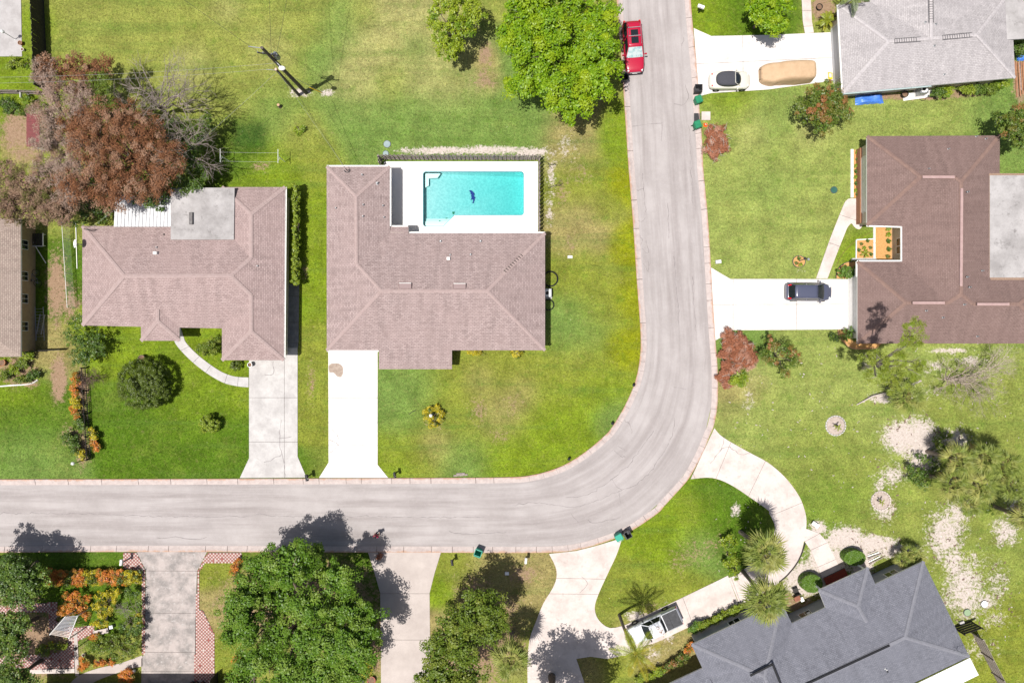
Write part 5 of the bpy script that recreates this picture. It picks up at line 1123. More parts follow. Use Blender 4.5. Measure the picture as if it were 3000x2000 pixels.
shrub('orange croton beside the lamp post near the big oak', lobesT(0, 3, [(2190, 440), (2160, 500), (2150, 560), (2180, 620)], .6, .32), lf_cro, 125, **cro)
shrub('orange croton under the left side of the big oak', lobesT(0, 3, [(2170, 1340), (2190, 1400), (2200, 1470), (2190, 1530)], .6, .34), lf_cro, 126, **cro)
shrub('green garden plants with yellow flowers under the striped swing', lobesT(0, 3, [(400, 1240), (470, 1230), (540, 1240), (600, 1230), (430, 1290), (360, 1270)], .35, .34), lf_hedge, 127)
shrub('yellow leaved croton at the foot of the big oak by the pink driveway', lobesT(1, 3, [(960, 1380), (1020, 1400), (1050, 1440), (1000, 1470), (930, 1370)], .8, .4), lf_croy, 128, **cro)
shrub('small red weed at the kerb beside the pink driveway', lobesT(1, 3, [(1140, 395), (1130, 410)], .12, .16), lf_red, 129)
shrub('yellow spiky croton ring round the white lamp on the front lawn', lobesT(1, 2, [(1560, 650), (1600, 620), (1660, 610), (1700, 650), (1600, 700), (1680, 710), (1640, 760), (1570, 690), (1610, 770)], .5, .33), lf_croy, 130, **{**cro, 'aspect': .18, 'ls': .26, 'nl': 34})
shrub('yellow striped plant right of the grey entry step', lobesT(1, 2, [(1960, 95), (2000, 90)], .4, .26), lf_croy, 131, **{**cro, 'aspect': .18, 'ls': .24})
shrub('yellow striped plant by the middle of the south eave', lobesT(1, 2, [(2055, 100)], .4, .28), lf_croy, 132, **{**cro, 'aspect': .18, 'ls': .24})
shrub('yellow striped plant near the south east eave corner', lobesT(2, 2, [(20, 110), (55, 115)], .45, .3), lf_croy, 133, **{**cro, 'aspect': .18, 'ls': .26})
# beds at the left edge
for k, (x, y, m_, r) in enumerate([(200, 200, lf_olive, .4), (120, 250, lf_lime, .4), (250, 130, lf_lime, .45), (50, 300, lf_olive, .4), (300, 300, lf_dark, .45), (190, 340, lf_olive, .35), (60, 120, lf_lime, .35)]):
    shrub(['leafy plant with white flowers in the curved bed', 'lime plant in the middle of the curved bed', 'lime plant under the taupe roof corner', 'olive plant at the left of the curved bed', 'dark plant at the right end of the curved bed', 'olive plant by the white edging of the curved bed', 'lime plant beside the terracotta pot'][k], lobesT(0, 2, [(x, y), (x + 30, y + 15), (x - 25, y + 20)], .4, r), m_, 140 + k, group='plants in the curved bed')
for k, (x, y, m_, r) in enumerate([(700, 350, lf_cro, .28), (690, 450, lf_cro, .26), (695, 560, lf_croy, .28), (740, 1020, lf_croy, .4), (860, 850, lf_croy, .3), (870, 940, lf_cro, .3), (640, 880, lf_dark, .62), (690, 960, lf_dark, .5), (730, 730, lf_dark, .5), (690, 640, lf_cro, .22)]):
    shrub(['yellow red croton at the top of the dark trellis fence', 'red croton second down the dark trellis fence', 'yellow croton third down the dark trellis fence', 'yellow croton at the bottom end of the trellis fence', 'yellow croton on the right side of the trellis fence', 'red orange croton low on the right of the trellis fence', 'dark green shrub left of the trellis fence', 'lower dark shrub left of the trellis fence', 'dark leafy shrub against the middle of the trellis fence', 'small red croton above the dark shrubs on the trellis fence'][k], lobesT(0, 2, [(x, y), (x + 15, y + 35), (x - 15, y - 30)], .55, r), m_, 150 + k, group='plants along the trellis fence')
for k, (x, y) in enumerate([(110, 980), (240, 1000), (230, 900), (370, 990), (60, 930), (130, 560), (270, 560)]):
    shrub(['green plant in the dark bed left of the white chair', 'spiky plant below the white chair', 'green plant right of the white chair', 'light green plant by the brown thicket', 'dark plant at the left edge bed', 'flowering plant below the concrete slab', 'green shrub by the slab corner'][k], lobesT(0, 0, [(x, y), (x + 40, y + 30), (x - 30, y + 40)], .5, .4), [lf_dark, lf_olive, lf_lime, lf_lime, lf_dark, lf_hedge, lf_lime][k], 170 + k, group='plants in the upper left yard')
shrub('green vine over the white sheet by the red shed', lobesT(0, 0, [(370, 1200), (390, 1250), (350, 1230)], 1.4, .35), lf_lime, 180)
shrub('low green weeds on the lawn north of the clothesline', lobesT(1, 0, [(390, 1190), (430, 1180), (400, 1220)], .12, .3), lf_lime, 181)
# ---- palms
def fan_mesh(seed, R_=1.0, pet=.9):
    rng = np.random.default_rng(seed); m = MB(); rn = []
    n = 21
    pts = [Vector((pet * k / 5, 0, -.10 * (k / 5) ** 2 * pet)) for k in range(6)]
    m.tube(pts, [.03, .026, .024, .022, .02, .015], 4); 
    c_ = pts[-1]
    for k in range(n):
        a_ = R(-118 + 236 * k / (n - 1) + rng.normal(0, 2)); L = R_ * (1 - .28 * abs(k / (n - 1) - .5) * 2) * rng.uniform(.88, 1.08)
        w = .04 * R_; d_ = Vector((math.cos(a_), math.sin(a_), 0)); s_ = Vector((-d_.y, d_.x, 0))
        dr = rng.uniform(.12, .5)
        p1 = c_ + d_ * L * .5 + Vector((0, 0, .03 - .06 * abs(math.sin(a_)))); p2 = c_ + d_ * L + Vector((0, 0, -dr * L))
        m.add([c_, p1 - s_ * w, p1 + Vector((0, 0, .03)), p1 + s_ * w, p2], [(0, 1, 2), (0, 2, 3), (1, 4, 2), (2, 4, 3)], 0)
    me = m.mesh('frond', lf_palm); nf = len(me.polygons)
    at_ = me.attributes.new('rnd', 'FLOAT', 'FACE'); at_.data.foreach_set('value', rng.random(nf).astype(np.float32))
    at_ = me.attributes.new('cl', 'FLOAT', 'FACE'); at_.data.foreach_set('value', np.full(nf, rng.random(), dtype=np.float32)); return me
fans = [fan_mesh(s_) for s_ in range(5)]
fans_dry = []
for q_ in fans[:2]:
    c_ = q_.copy(); c_.materials[0] = lf_palmd; fans_dry.append(c_)
trunkm = mat('palm_trunk', (.22, .18, .15), (.13, .105, .09), 7, bump=.5)
def palm(label, x, y, z, sc=1.0, n=30, seed=0, meshes=None, dry=4, base=None, low=-.55, name='fan_palm', rt=.17, group=None):
    top = W(x, y, z); b = W(*base) if base else Vector((top.x, top.y, 0)); b.z = 0
    root = empty(name, b, label, 'palm', group); rnd = random.Random(seed)
    m = MB(); mid = b.lerp(top, .5) + Vector((rnd.gauss(0, .08), rnd.gauss(0, .08), 0)); m.tube([b, mid, top - Vector((0, 0, .15))], [rt * 1.25, rt, rt * 1.15], 9); m.build('trunk', trunkm, root)
    ml = meshes or fans
    for k in range(n):
        el = -.45 + 1.8 * (k / n) ** .9 if k >= dry else -.75
        late = .55 + .45 * min(1, (n - k) / (n * .35))
        o = link('frond', (fans_dry[k % 2] if (k < dry and meshes is None) else ml[rnd.randrange(len(ml))]), root)
        o.location = top - b + Vector((0, 0, rnd.uniform(-.15, .1))); o.rotation_euler = (rnd.gauss(0, .25), -el, k * 2.399 + rnd.gauss(0, .2)); s_ = sc * rnd.uniform(.85, 1.1) * late; o.scale = (s_, s_, s_)
    return root
palm('fan palm at the bottom edge beside the olive tree', *D(1175, 1512), 5.5, 1.12, 34, 1)
palm('upper of the two fan palms by the curved driveway', *D(1757, 1268), 6.5, 1.2, 36, 2)
palm('lower fan palm overlapping the edge of the slate roof', *D(1757, 1378), 7.0, 1.25, 36, 3, base=T(2, 3, 2120, 540))
palm('low fan palm under the pine beside the tan dead branches', *D(2085, 912), 3.0, 1.0, 28, 4)
for k, (x, y, z, s_) in enumerate([(2200, 1055, 4.6, 1.15), (2262, 1050, 4.9, 1.1), (2190, 1110, 4.2, 1.1), (2250, 1115, 4.6, 1.2), (2310, 1065, 4.6, 1.1), (2325, 1115, 4.2, 1.1), (2230, 1150, 3.5, 1.0)]):
    palm(['upper left fan palm of the large cluster by the white sand', 'upper middle fan palm of the large cluster by the white sand', 'lower left fan palm of the large cluster', 'middle fan palm of the large cluster with the widest crown', 'upper right fan palm of the large cluster', 'right edge fan palm of the large cluster', 'lowest small fan palm at the bottom of the large cluster'][k], *D(x, y), z, s_ * .88, 22, 10 + k, group='fan palms of the large cluster')
for k, (x, y) in enumerate([(2075, 1285), (2090, 1272), (2105, 1280)]): palm(['left glossy young fan palm by the slate roof peak', 'middle glossy young fan palm by the slate roof peak', 'right glossy young fan palm by the slate roof peak'][k], *D(x, y), 1.6, .62, 18, 20 + k, dry=0, rt=.07, group='young fan palms by the slate roof')
palm('fan palm at the right edge over the sandy ground', *D(2365, 1190), 5.0, 1.1, 26, 30)
def feather_mesh(seed, L=2.6, m_=None, lw=.42):
    rng = np.random.default_rng(seed); m = MB(); n = 34; pts = []
    for k in range(9):
        t_ = k / 8; pts.append(Vector((L * t_ * (1 - .12 * t_), 0, .35 * L * t_ - .62 * L * t_ * t_)))
    m.tube(pts, [.035 * (1 - .8 * k / 8) for k in range(9)], 4)
    for k in range(n):
        t_ = .12 + .86 * k / n; f = t_ * 8; i = min(int(f), 7); p = pts[i].lerp(pts[i + 1], f - i); d_ = (pts[i + 1] - pts[i]).normalized()
        ll = lw * L * .42 * math.sin(math.pi * (t_ * .82 + .14)) + .08
        for sg in (-1, 1):
            dd = (d_ * .55 + Vector((0, sg, -.15 - .25 * rng.random()))).normalized(); w = .028
            e_ = p + dd * ll * rng.uniform(.85, 1.1); mid = p.lerp(e_, .5); u = d_ * w
            m.add([p, mid - u, e_ - Vector((0, 0, .1 * ll)), mid + u], [(0, 1, 2, 3)], 0)
    me = m.mesh('frond', m_ or lf_feather); nf = len(me.polygons)
    me.attributes.new('rnd', 'FLOAT', 'FACE').data.foreach_set('value', rng.random(nf).astype(np.float32)); me.attributes.new('cl', 'FLOAT', 'FACE').data.foreach_set('value', np.full(nf, rng.random(), dtype=np.float32)); return me
fea = [feather_mesh(s_, 2.7) for s_ in range(3)]; feg = [feather_mesh(s_ + 9, 2.4, lf_gfeather) for s_ in range(2)]; fes = [feather_mesh(s_ + 19, 1.3) for s_ in range(3)]
palm('tall feather palm with yellow green fronds leaning over the pickup hood', *D(1462, 1500), 8.0, .9, 15, 40, fea, 0, base=T(2, 3, 985, 940), name='feather_palm', rt=.13)
palm('grey green feather palm over the top left corner of the pale grey roof', 2500, -8, 4.0, .75, 12, 41, feg, 0, name='feather_palm', rt=.12)
palm('yellow green feathery bush beside the curved path by the pale grey roof', *T(3, 0, 545, 185), .9, .78, 26, 42, fes, 0, name='feather_bush', rt=.08)
palm('small newly planted palm in the white edged ring on the east lawn', *T(3, 2, 640, 790), .9, .36, 7, 43, fes, 0, base=T(3, 2, 612, 760), name='young_palm', rt=.05)
palm('small newly planted palm in the sandy ring below the large sand patch', *T(3, 2, 1050, 1480), .9, .34, 6, 44, fes, 0, name='young_palm', rt=.05)
# ================================================================== fences
def picket_fence(name, label, a, b, h, m_, spacing=.2, w=.14, th=.022, shadowbox=True, rails=(.3, .9, 1.5), top='flat', group=None, seed=0):
    a = W(*a); b = W(*b); d = (b - a); L = d.length; t = d / L; nn = Vector((-t.y, t.x, 0)); rz = math.atan2(t.y, t.x)
    root = empty(name, a, label, 'fence', group); rnd = random.Random(seed)
    for k, rl in enumerate(rails): MB().beam(a + Vector((0, 0, rl)), b + Vector((0, 0, rl)), .04, .085).build('rail', m_, root)
    n = int(L / 2.4) + 1
    for k in range(n + 1): MB().box(a + t * L * k / n + Vector((0, 0, h * .49)), (.1, .1, h * .98), rz).build('post', m_, root)
    pm = MB().box((0, 0, h / 2), (w, th, h)).mesh('picket', m_)
    for k in range(int(L / spacing)):
        sg = (1 if k % 2 else -1) if shadowbox else 1
        o = link('picket', pm, root, t * (k + .5) * spacing + nn * sg * .04, rz + rnd.gauss(0, .02)); o.rotation_euler.x = rnd.gauss(0, .012); o.scale.z = rnd.uniform(.97, 1.02)
    return root
picket_fence('wood_fence', 'weathered wooden picket fence along the north side of the pool deck', (1118, 468), (1580, 469), 1.8, oldwood, .2, seed=1)
picket_fence('wood_fence', 'weathered wooden picket fence along the east side of the pool deck', (1579, 470), (1579, 684), 1.8, oldwood, .2, seed=2)
picket_fence('wood_fence', 'short weathered fence return at the pool deck north west corner', (1117, 470), (1119, 488), 1.8, oldwood, .15, seed=3)
picket_fence('wood_fence', 'tall dark plank fence running down from the top left corner', (120, -160), (139, 268), 2.0, darkwood, .16, .162, shadowbox=False, rails=(.4, 1.1, 1.8), seed=4)
picket_fence('wood_fence', 'grey plank fence across the upper left yard', (-60, 274), (136, 279), 1.1, oldwood, .16, .14, shadowbox=False, rails=(.3, .8), seed=5)
picket_fence('trellis_fence', 'dark picket fence with rails between the two western front lawns', T(0, 2, 795, 240), T(0, 2, 845, 1075), 1.0, darkwood, .17, .05, shadowbox=False, rails=(.25, .8), seed=6)
def board_fence(label, a, b, h, m_, nb=5):
    a = W(*a); b = W(*b); t = (b - a).normalized(); L = (b - a).length; nn = Vector((-t.y, t.x, 0)); rz = math.atan2(t.y, t.x)
    root = empty('board_fence', a, label, 'fence')
    for k in range(int(L / 2.2) + 2): MB().box(a + t * min(L, k * 2.2) + Vector((0, 0, h / 2)), (.1, .1, h), rz).build('post', m_, root)
    for k in range(nb): MB().beam(a + nn * .07 + Vector((0, 0, h * (k + .5) / nb)), b + nn * .07 + Vector((0, 0, h * (k + .5) / nb)), .025, h / nb * .8).build('board', m_, root)
board_fence('weathered grey board fence running down the right side of the slate roof house', T(3, 3, 1862, 1100), T(3, 3, 2150, 1660), 1.8, oldwood)
board_fence('dark board fence closing the side yard right of the slate roof', T(3, 3, 1700, 1055), T(3, 3, 1862, 1000), 1.8, darkwood)  # darker wood puts this fence's shade into its colour
fx = empty('chain_link_fence', W(*T(0, 1, 690, 560)), 'low white railed wire fence between the taupe and rosy roof houses', 'fence')
p0, p1 = W(*T(0, 1, 640, 480)), W(*T(0, 1, 690, 1260))
MB().tube([p0 + Vector((0, 0, 1.2)), p1 + Vector((0, 0, 1.2))], .022, 6).build('top_rail', white, fx)
for k in range(6): MB().tube([p0.lerp(p1, k / 5), p0.lerp(p1, k / 5) + Vector((0, 0, 1.2))], .03, 6).build('post', white, fx)
m = MB()
for k in range(9): m.tube([p0 + Vector((0, 0, .1 + .12 * k)), p1 + Vector((0, 0, .1 + .12 * k))], .005, 3)
tag(m.build('wire_mesh', greymetal, fx), kind='stuff')
o = MB().beam(W(*T(0, 1, 700, 480), .0) + Vector((0, 0, .06)), W(*T(0, 1, 712, 900)) + Vector((0, 0, .06)), .055, .055).build('white_pipe', white); tag(o, 'white plastic pipe lying along the west wall of the rosy roof house', 'pipe')
o = MB().beam(W(*T(0, 2, 220, 92)) + Vector((0, 0, .5)), W(*T(0, 2, 610, 76)) + Vector((0, 0, .5)), .05, 1.0).build('panel_fence', darkwood); tag(o, 'short dark panel fence at the corner of the taupe roof house', 'fence')
# ================================================================== utility poles and wires
polem = mat('creosote_pole', (.075, .06, .05), (.12, .1, .085), 6, bump=.4, stretch=(1, 1, .15))
pb, pt = W(897, 272), W(767, 140, 11.2)
up = empty('utility_pole', pb, 'tall leaning utility pole with street lamp on the north lawn', 'utility pole')
MB().tube([pb, pb.lerp(pt, .5), pt], [.19, .165, .13], 12).build('pole', polem, up)
def on(f, dx=0, dy=0, dz=0): return pb.lerp(pt, f) + Vector((dx, dy, dz))
MB().beam(on(.88, -.9, .12), on(.88, .9, -.12), .09, .11).build('cross_arm', darkwood, up)
for dx in (-.8, -.35, .35, .8): MB().lathe([(.03, 0), (.06, .05), (.03, .1), (.06, .15), (.03, .2)], on(.88, dx, -dx * .13, .06), 8).build('insulator', greymetal, up)
MB().lathe([(.2, 0), (.24, .05), (.24, .75), (.2, .85), (.06, .9)], on(.78, .3, .25, -.4), 12).build('transformer', greymetal, up)
lh = on(.74); le = W(826, 200, 8.6)
arm = MB().tube([lh, lh.lerp(le, .5) + Vector((0, 0, .25)), le], .035, 6).build('lamp_arm', greymetal, up)
MB().lathe([(.05, 0), (.17, .03), (.2, .1), (.16, .19), (.05, .22)], le + Vector((0, 0, -.1)), 12, sx=1.5).build('lamp_head', white, arm)
MB().tube([on(.99), on(.99, -1.1, .1, .1)], .04, 6).build('top_bracket', greymetal, up)
pb2, pt2 = W(876, 279), W(809, 204, 6.5)
up2 = empty('utility_pole', pb2, 'shorter leaning utility pole beside the tall one', 'utility pole')
MB().tube([pb2, pb2.lerp(pt2, .5), pt2], [.15, .13, .11], 10).build('pole', polem, up2)
MB().lathe([(.1, 0), (.13, .04), (.1, .12), (.03, .15)], pt2, 10).build('pole_cap', mat('rust_white_cap', (.55, .35, .27), (.65, .5, .42), 8), up2)
MB().tube([pt2 + Vector((0, 0, -.2)), pt2 + Vector((-.9, .05, -.1))], .03, 6).build('bracket', greymetal, up2)
wirem = mat('dark_cable', (.03, .03, .03)); wirel = mat('pale_cable', (.26, .26, .26))
def wire(label, a, b, sag, m_, r=.012):
    a = Vector(a); b = Vector(b); pts = []
    for k in range(15):
        t_ = k / 14; p = a.lerp(b, t_); p.z -= sag * 4 * t_ * (1 - t_); pts.append(p)
    tag(MB().tube(pts, r, 5).build('overhead_wire', m_), label, 'wire')
top = pt
wire('power line from the tall pole toward the upper left corner', on(.88, -.8, .1, .25), on(.88, -.8, .1, .25) + Vector((-26, 18.6, 0)), .5, wirem)
wire('power line from the tall pole straight up past the top edge', on(.88, .35, -.05, .25), on(.88, .35, -.05, .25) + Vector((-1.2, 22, 0)), .4, wirem)
wire('power line from the cross arm to the top edge slightly leftward', on(.88, .8, -.1, .25), on(.88, .8, -.1, .25) + Vector((3.4, 21, 0)), .4, wirem)
wire('upper pale line from the tall pole across the brown trees to the left edge', on(.7), W(-120, 228, 7.5), .7, wirel, .008)
wire('lower pale line from the short pole across the brown trees to the left edge', pt2 + Vector((-.9, .05, -.1)), W(-120, 246, 6.5), .6, wirel, .008)
wire('pale service cable from the short pole to the L-shaped roof', pt2 + Vector((0, 0, -.3)), h1.hit(1016, 498)[0] + Vector((0, 0, .7)), .5, wirel, .008)
wire('service cable from the tall pole to the L-shaped roof', on(.72), h1.hit(1018, 500)[0] + Vector((0, 0, .75)), .5, wirem)
wire('pale service cable from the short pole to the rosy roof mast', pt2 + Vector((0, 0, -.35)), h2.hit(275, 678)[0] + Vector((0, 0, .9)), .7, wirel, .008)
p_ = h2.hit(275, 678)[0]; MB().tube([p_, p_ + Vector((0, 0, .95))], .04, 6).tube([p_ + Vector((0, 0, .9)), p_ + Vector((-.9, .2, .1))], .03, 5).build('service_mast', darkgrey, h2.roof)
gy = mat('yellow_guard', (.6, .42, .02), rough=.5)
tag(MB().tube([on(.45), W(945, 272)], .016, 5).build('guy_wire', wirel), 'pale guy wire from the tall pole to the sandy anchor spot', 'wire')
g0, g1 = on(.3), W(943, 272); tag(MB().tube([g1.lerp(g0, .45), g1], .05, 6).build('guy_guard', gy), 'yellow guard tube on the guy wire at the sandy spot', 'guard')
# clothesline
for k, (x, x2, y0, y1, lb) in enumerate([(671, 671, 442, 476, 'left'), (834, 834, 446, 480, 'right')]): pass
cl = empty('clothesline', W(752, 462), 'white clothesline of two T posts and two lines on the back lawn', 'clothesline')
ends = []; clm = mat('faded_white_pipe', (.5, .5, .49))
for bx, by in ((671, 472), (835, 474)):
    b_ = W(bx, by); MB().tube([b_, b_ + Vector((0, 0, 2.0))], .04, 8).build('post', white, cl)
    q_ = MB().beam(b_ + Vector((0, -.65, 2.0)), b_ + Vector((0, .65, 2.0)), .045, .045).build('cross_bar', clm, cl); MB().tube([b_ + Vector((0, 0, 1.5)), b_ + Vector((0, -.5, 2.0))], .02, 5).build('brace', white, cl); ends.append(b_)
for dy in (-.55, .3): MB().tube([ends[0] + Vector((0, dy, 2.05)), ends[0].lerp(ends[1], .5) + Vector((0, dy, 1.98)), ends[1] + Vector((0, dy, 2.05))], .006, 5).build('line', clm, cl)
# ================================================================== vehicles
def paint(name, c_, rough=.28):
    q_ = NT(name); m_ = q_.fin(c_, rough, .5); q_.b.inputs['Coat Weight'].default_value = .7; q_.b.inputs['Coat Roughness'].default_value = .05; return m_
p_red = paint('red_car_paint', (.36, .006, .03)); p_cream = paint('cream_car_paint', (.56, .54, .47)); p_slate = paint('grey_blue_car_paint', (.062, .067, .105)); p_white = paint('white_car_paint', (.58, .59, .61))
softtop = mat('charcoal_canvas', (.045, .045, .055), (.065, .065, .075), 30, rough=.95, bump=.4, bscale=90)
headm = mat('headlamp_glass', (.6, .62, .63), rough=.1, spec=.7); tailm = mat('tail_lamp_red', (.5, .008, .01), rough=.15, spec=.6)
shade = mat('silver_sunshade', (.22, .36, .37), (.44, .5, .5), 3, rough=.35, lo=.42, hi=.55)
def loft(m, st, ring, mi=0):
    vs = []; fs = []; n = len(ring)
    for x, w, zb, zt in st:
        for fy, fz in ring: vs.append((x, w * fy, zb + (zt - zb) * fz))
    for i in range(len(st) - 1):
        for k in range(n):
            k2 = (k + 1) % n; fs.append((i * n + k, i * n + k2, (i + 1) * n + k2, (i + 1) * n + k))
    fs.append(tuple(range(n))[::-1]); fs.append(tuple((len(st) - 1) * n + k for k in range(n))); m.add(vs, fs, mi)
RING = [(.80, 0), (.96, .12), (1.0, .45), (.985, .75), (.93, .93), (.80, 1.0), (.42, 1.035), (0, 1.045), (-.42, 1.035), (-.80, 1.0), (-.93, .93), (-.985, .75), (-1.0, .45), (-.96, .12), (-.80, 0)]
def pane(m, a, b, c_, d_, bulge, nu=6, nv=3):
    a, b, c_, d_ = map(Vector, (a, b, c_, d_)); nrm = (b - a).cross(d_ - a).normalized(); vs = []
    for j in range(nv + 1):
        for i in range(nu + 1):
            u, v = i / nu, j / nv; vs.append(a.lerp(b, u).lerp(d_.lerp(c_, u), v) + nrm * bulge * (1 - (2 * u - 1) ** 2))
    m.add(vs, [(j * (nu + 1) + i, j * (nu + 1) + i + 1, (j + 1) * (nu + 1) + i + 1, (j + 1) * (nu + 1) + i) for j in range(nv) for i in range(nu)])
def greenhouse(root, cab, pm, roofm, screen):
    O = (0, 0, 0); (xr0, xf0, wb, zb), (xr1, xf1, wt, zr) = cab
    RB, FB = [(xr0, s_ * wb, zb) for s_ in (-1, 1)], [(xf0, s_ * wb * .97, zb) for s_ in (-1, 1)]
    RT, FT = [(xr1, s_ * wt * .96, zr) for s_ in (-1, 1)], [(xf1, s_ * wt * .96, zr) for s_ in (-1, 1)]
    m = MB(); pane(m, FB[0], FB[1], FT[1], FT[0], .09); m.build('windscreen', screen or glass, root, O, True)
    m = MB(); pane(m, RB[1], RB[0], RT[0], RT[1], .06); m.build('rear_window', glass, root, O, True)
    for s_ in (0, 1):
        q0, q1, q2, q3 = (Vector(x) for x in (RB[s_], FB[s_], FT[s_], RT[s_]))
        for f0, f1 in ((.04, .49), (.53, .97)):
            m = MB(); A_q = [q0.lerp(q1, f0), q0.lerp(q1, f1), q3.lerp(q2, f1), q3.lerp(q2, f0)]
            if s_ == 1: A_q = [A_q[1], A_q[0], A_q[3], A_q[2]]
            pane(m, *A_q, .015); m.build('side_window', glass, root, O, True)
    for s_ in (0, 1):
        q0, q1, q2, q3 = (Vector(x) for x in (RB[s_], FB[s_], FT[s_], RT[s_]))
        for a_, c_ in ((q0, q3), (q1, q2), (q0.lerp(q1, .51), q3.lerp(q2, .51))): MB().beam(a_, c_, .065, .065).build('pillar', roofm or pm, root, O)
        MB().beam(q3, q2, .07, .07).build('roof_side_rail', roofm or pm, root, O)
    m = MB(); nx_, ny_ = 8, 8; vs = []
    for i in range(nx_ + 1):
        for j in range(ny_ + 1):
            u = i / nx_; v = 2 * j / ny_ - 1; ins_ = .06 * max(0, abs(2 * u - 1) - .6) / .4
            vs.append((xr1 - .02 + (xf1 - xr1 + .04) * u + .05 * (1 - v * v) * (2 * u - 1), v * (wt + .01) * (1 - ins_), zr + .015 + .065 * (1 - abs(v) ** 2.6) * (1 - .5 * abs(2 * u - 1) ** 3)))
    m.add(vs, [(i * (ny_ + 1) + j, (i + 1) * (ny_ + 1) + j, (i + 1) * (ny_ + 1) + j + 1, i * (ny_ + 1) + j + 1) for i in range(nx_) for j in range(ny_)]); rf = m.build('roof', roofm or pm, root, O, True); mod(rf, 'SOLIDIFY', thickness=.03)
def dome_top(root, x0, x1, w, zb, zt, xg, roofm):
    "rounded fabric top running into a curved windscreen, side windows below"
    nu, nv = 28, 9; vs = []; parts = {'soft_top': [], 'windscreen': [], 'side_window': []}
    for j in range(nv + 1):
        t_ = j / nv * .985; sc_ = (1 - t_ ** 2.7) ** (1 / 2.1); z = zb + (zt - zb) * t_ ** .92
        for i in range(nu):
            a_ = 2 * math.pi * i / nu; ca, sa_ = math.cos(a_), math.sin(a_)
            px_ = math.copysign(abs(ca) ** .72, ca); py_ = math.copysign(abs(sa_) ** .72, sa_)
            vs.append(((x0 + x1) / 2 - .12 * t_ + (x1 - x0) / 2 * px_ * sc_, w * py_ * (.55 + .45 * sc_) * (1 if j < nv else .6), z))
    for j in range(nv):
        for i in range(nu):
            f = (j * nu + i, j * nu + (i + 1) % nu, (j + 1) * nu + (i + 1) % nu, (j + 1) * nu + i); c_ = sum((Vector(vs[k]) for k in f), Vector()) / 4
            side = abs(c_.y) > w * .7 and j < 4 and x0 + .55 < c_.x < xg + .1
            parts['side_window' if side else 'windscreen' if c_.x > xg else 'soft_top'].append(f)
    parts['soft_top'].append(tuple(nv * nu + i for i in range(nu)))
    for nm, fs in parts.items():
        m = MB(); m.add(vs, fs); m.build(nm, roofm if nm == 'soft_top' else glass, root, (0, 0, 0), True)
def vehicle(name, label, loc, rz, st, cab, pm, roofm=None, wheels=(), wr_=.34, tall=0, cat='car', screen=None, rails=False, sunroof=False, lightz=.7, tails=None, heads=None, mir=None, dome=None):
    root = empty(name, (loc.x, loc.y, loc.z), label, cat, None, rz)
    O = (0, 0, 0)
    m = MB(); loft(m, st, RING); b_ = m.build('body', pm, root, O, True); mod(b_, 'SUBSURF', levels=1, render_levels=2)
    (xr0, xf0, wb, zb), (xr1, xf1, wt, zr) = cab
    if dome: dome_top(root, *dome)
    else: greenhouse(root, cab, pm, roofm, screen)
    tm = MB()
    prof_ = [(wr_ * .62, -.1), (wr_ * .93, -.11), (wr_, -.07), (wr_, .07), (wr_ * .93, .11), (wr_ * .62, .1)]; tm.lathe(prof_, n=20); tm.v = [(x, z, y) for x, y, z in tm.v]; tme = tm.mesh('tyre', rubber)
    rm = MB().lathe([(wr_ * .2, -.105), (wr_ * .63, -.095), (wr_ * .63, .095), (wr_ * .2, .105)], n=14); rm.v = [(x, z, y) for x, y, z in rm.v]; rme = rm.mesh('rim', greymetal)
    for x, y in wheels:
        for s_ in (-1, 1):
            w_ = empty('wheel', (x, s_ * y, wr_)); w_.parent = root; link('tyre', tme, w_); link('rim', rme, w_)
    for s_ in (-1, 1):
        x, y, z = mir or (xf0 - .28, wb + .16, zb + .08)
        MB().box((x, s_ * y, z), (.12, .22, .14), taper=.8).beam((x, s_ * (y - .1), z - .03), (x + .02, s_ * (y - .2), z - .05), .05).build('mirror', pm if cat != 'truck' else black, root, O)
        for (hx, hy, hz, d_), nm, mm_ in ((heads, 'headlight', headm), (tails, 'tail_light', tailm)):
            MB().box((hx, s_ * hy, hz), d_, rz=-s_ * .25 if nm == 'headlight' else s_ * .15, taper=.75).build(nm, mm_, root, O)
    if rails:
        for s_ in (-1, 1):
            MB().tube([(xr1 + .15, s_ * (wt - .1), zr + .06), (xr1 + .25, s_ * (wt - .1), zr + .13), (xf1 - .35, s_ * (wt - .1), zr + .13), (xf1 - .2, s_ * (wt - .1), zr + .06)], .025, 6).build('roof_rail', chrome, root, O)
        for x in (xr1 + .55, xr1 + 1.35): MB().beam((x, -(wt - .1), zr + .14), (x, wt - .1, zr + .14), .06, .03).build('cross_bar', greymetal, root, O)
    if sunroof:
        for x0, x1 in ((xr1 + .75, xr1 + 1.3), (xr1 + 1.42, xf1 - .28)): MB().box(((x0 + x1) / 2, 0, zr + .083), (x1 - x0, wt * 1.02, .02)).build('sunroof', glass, root, O)
    MB().box((st[-1][0] + .015, 0, .45), (.03, .5, .12)).build('licence_plate', white, root, O)
    return root
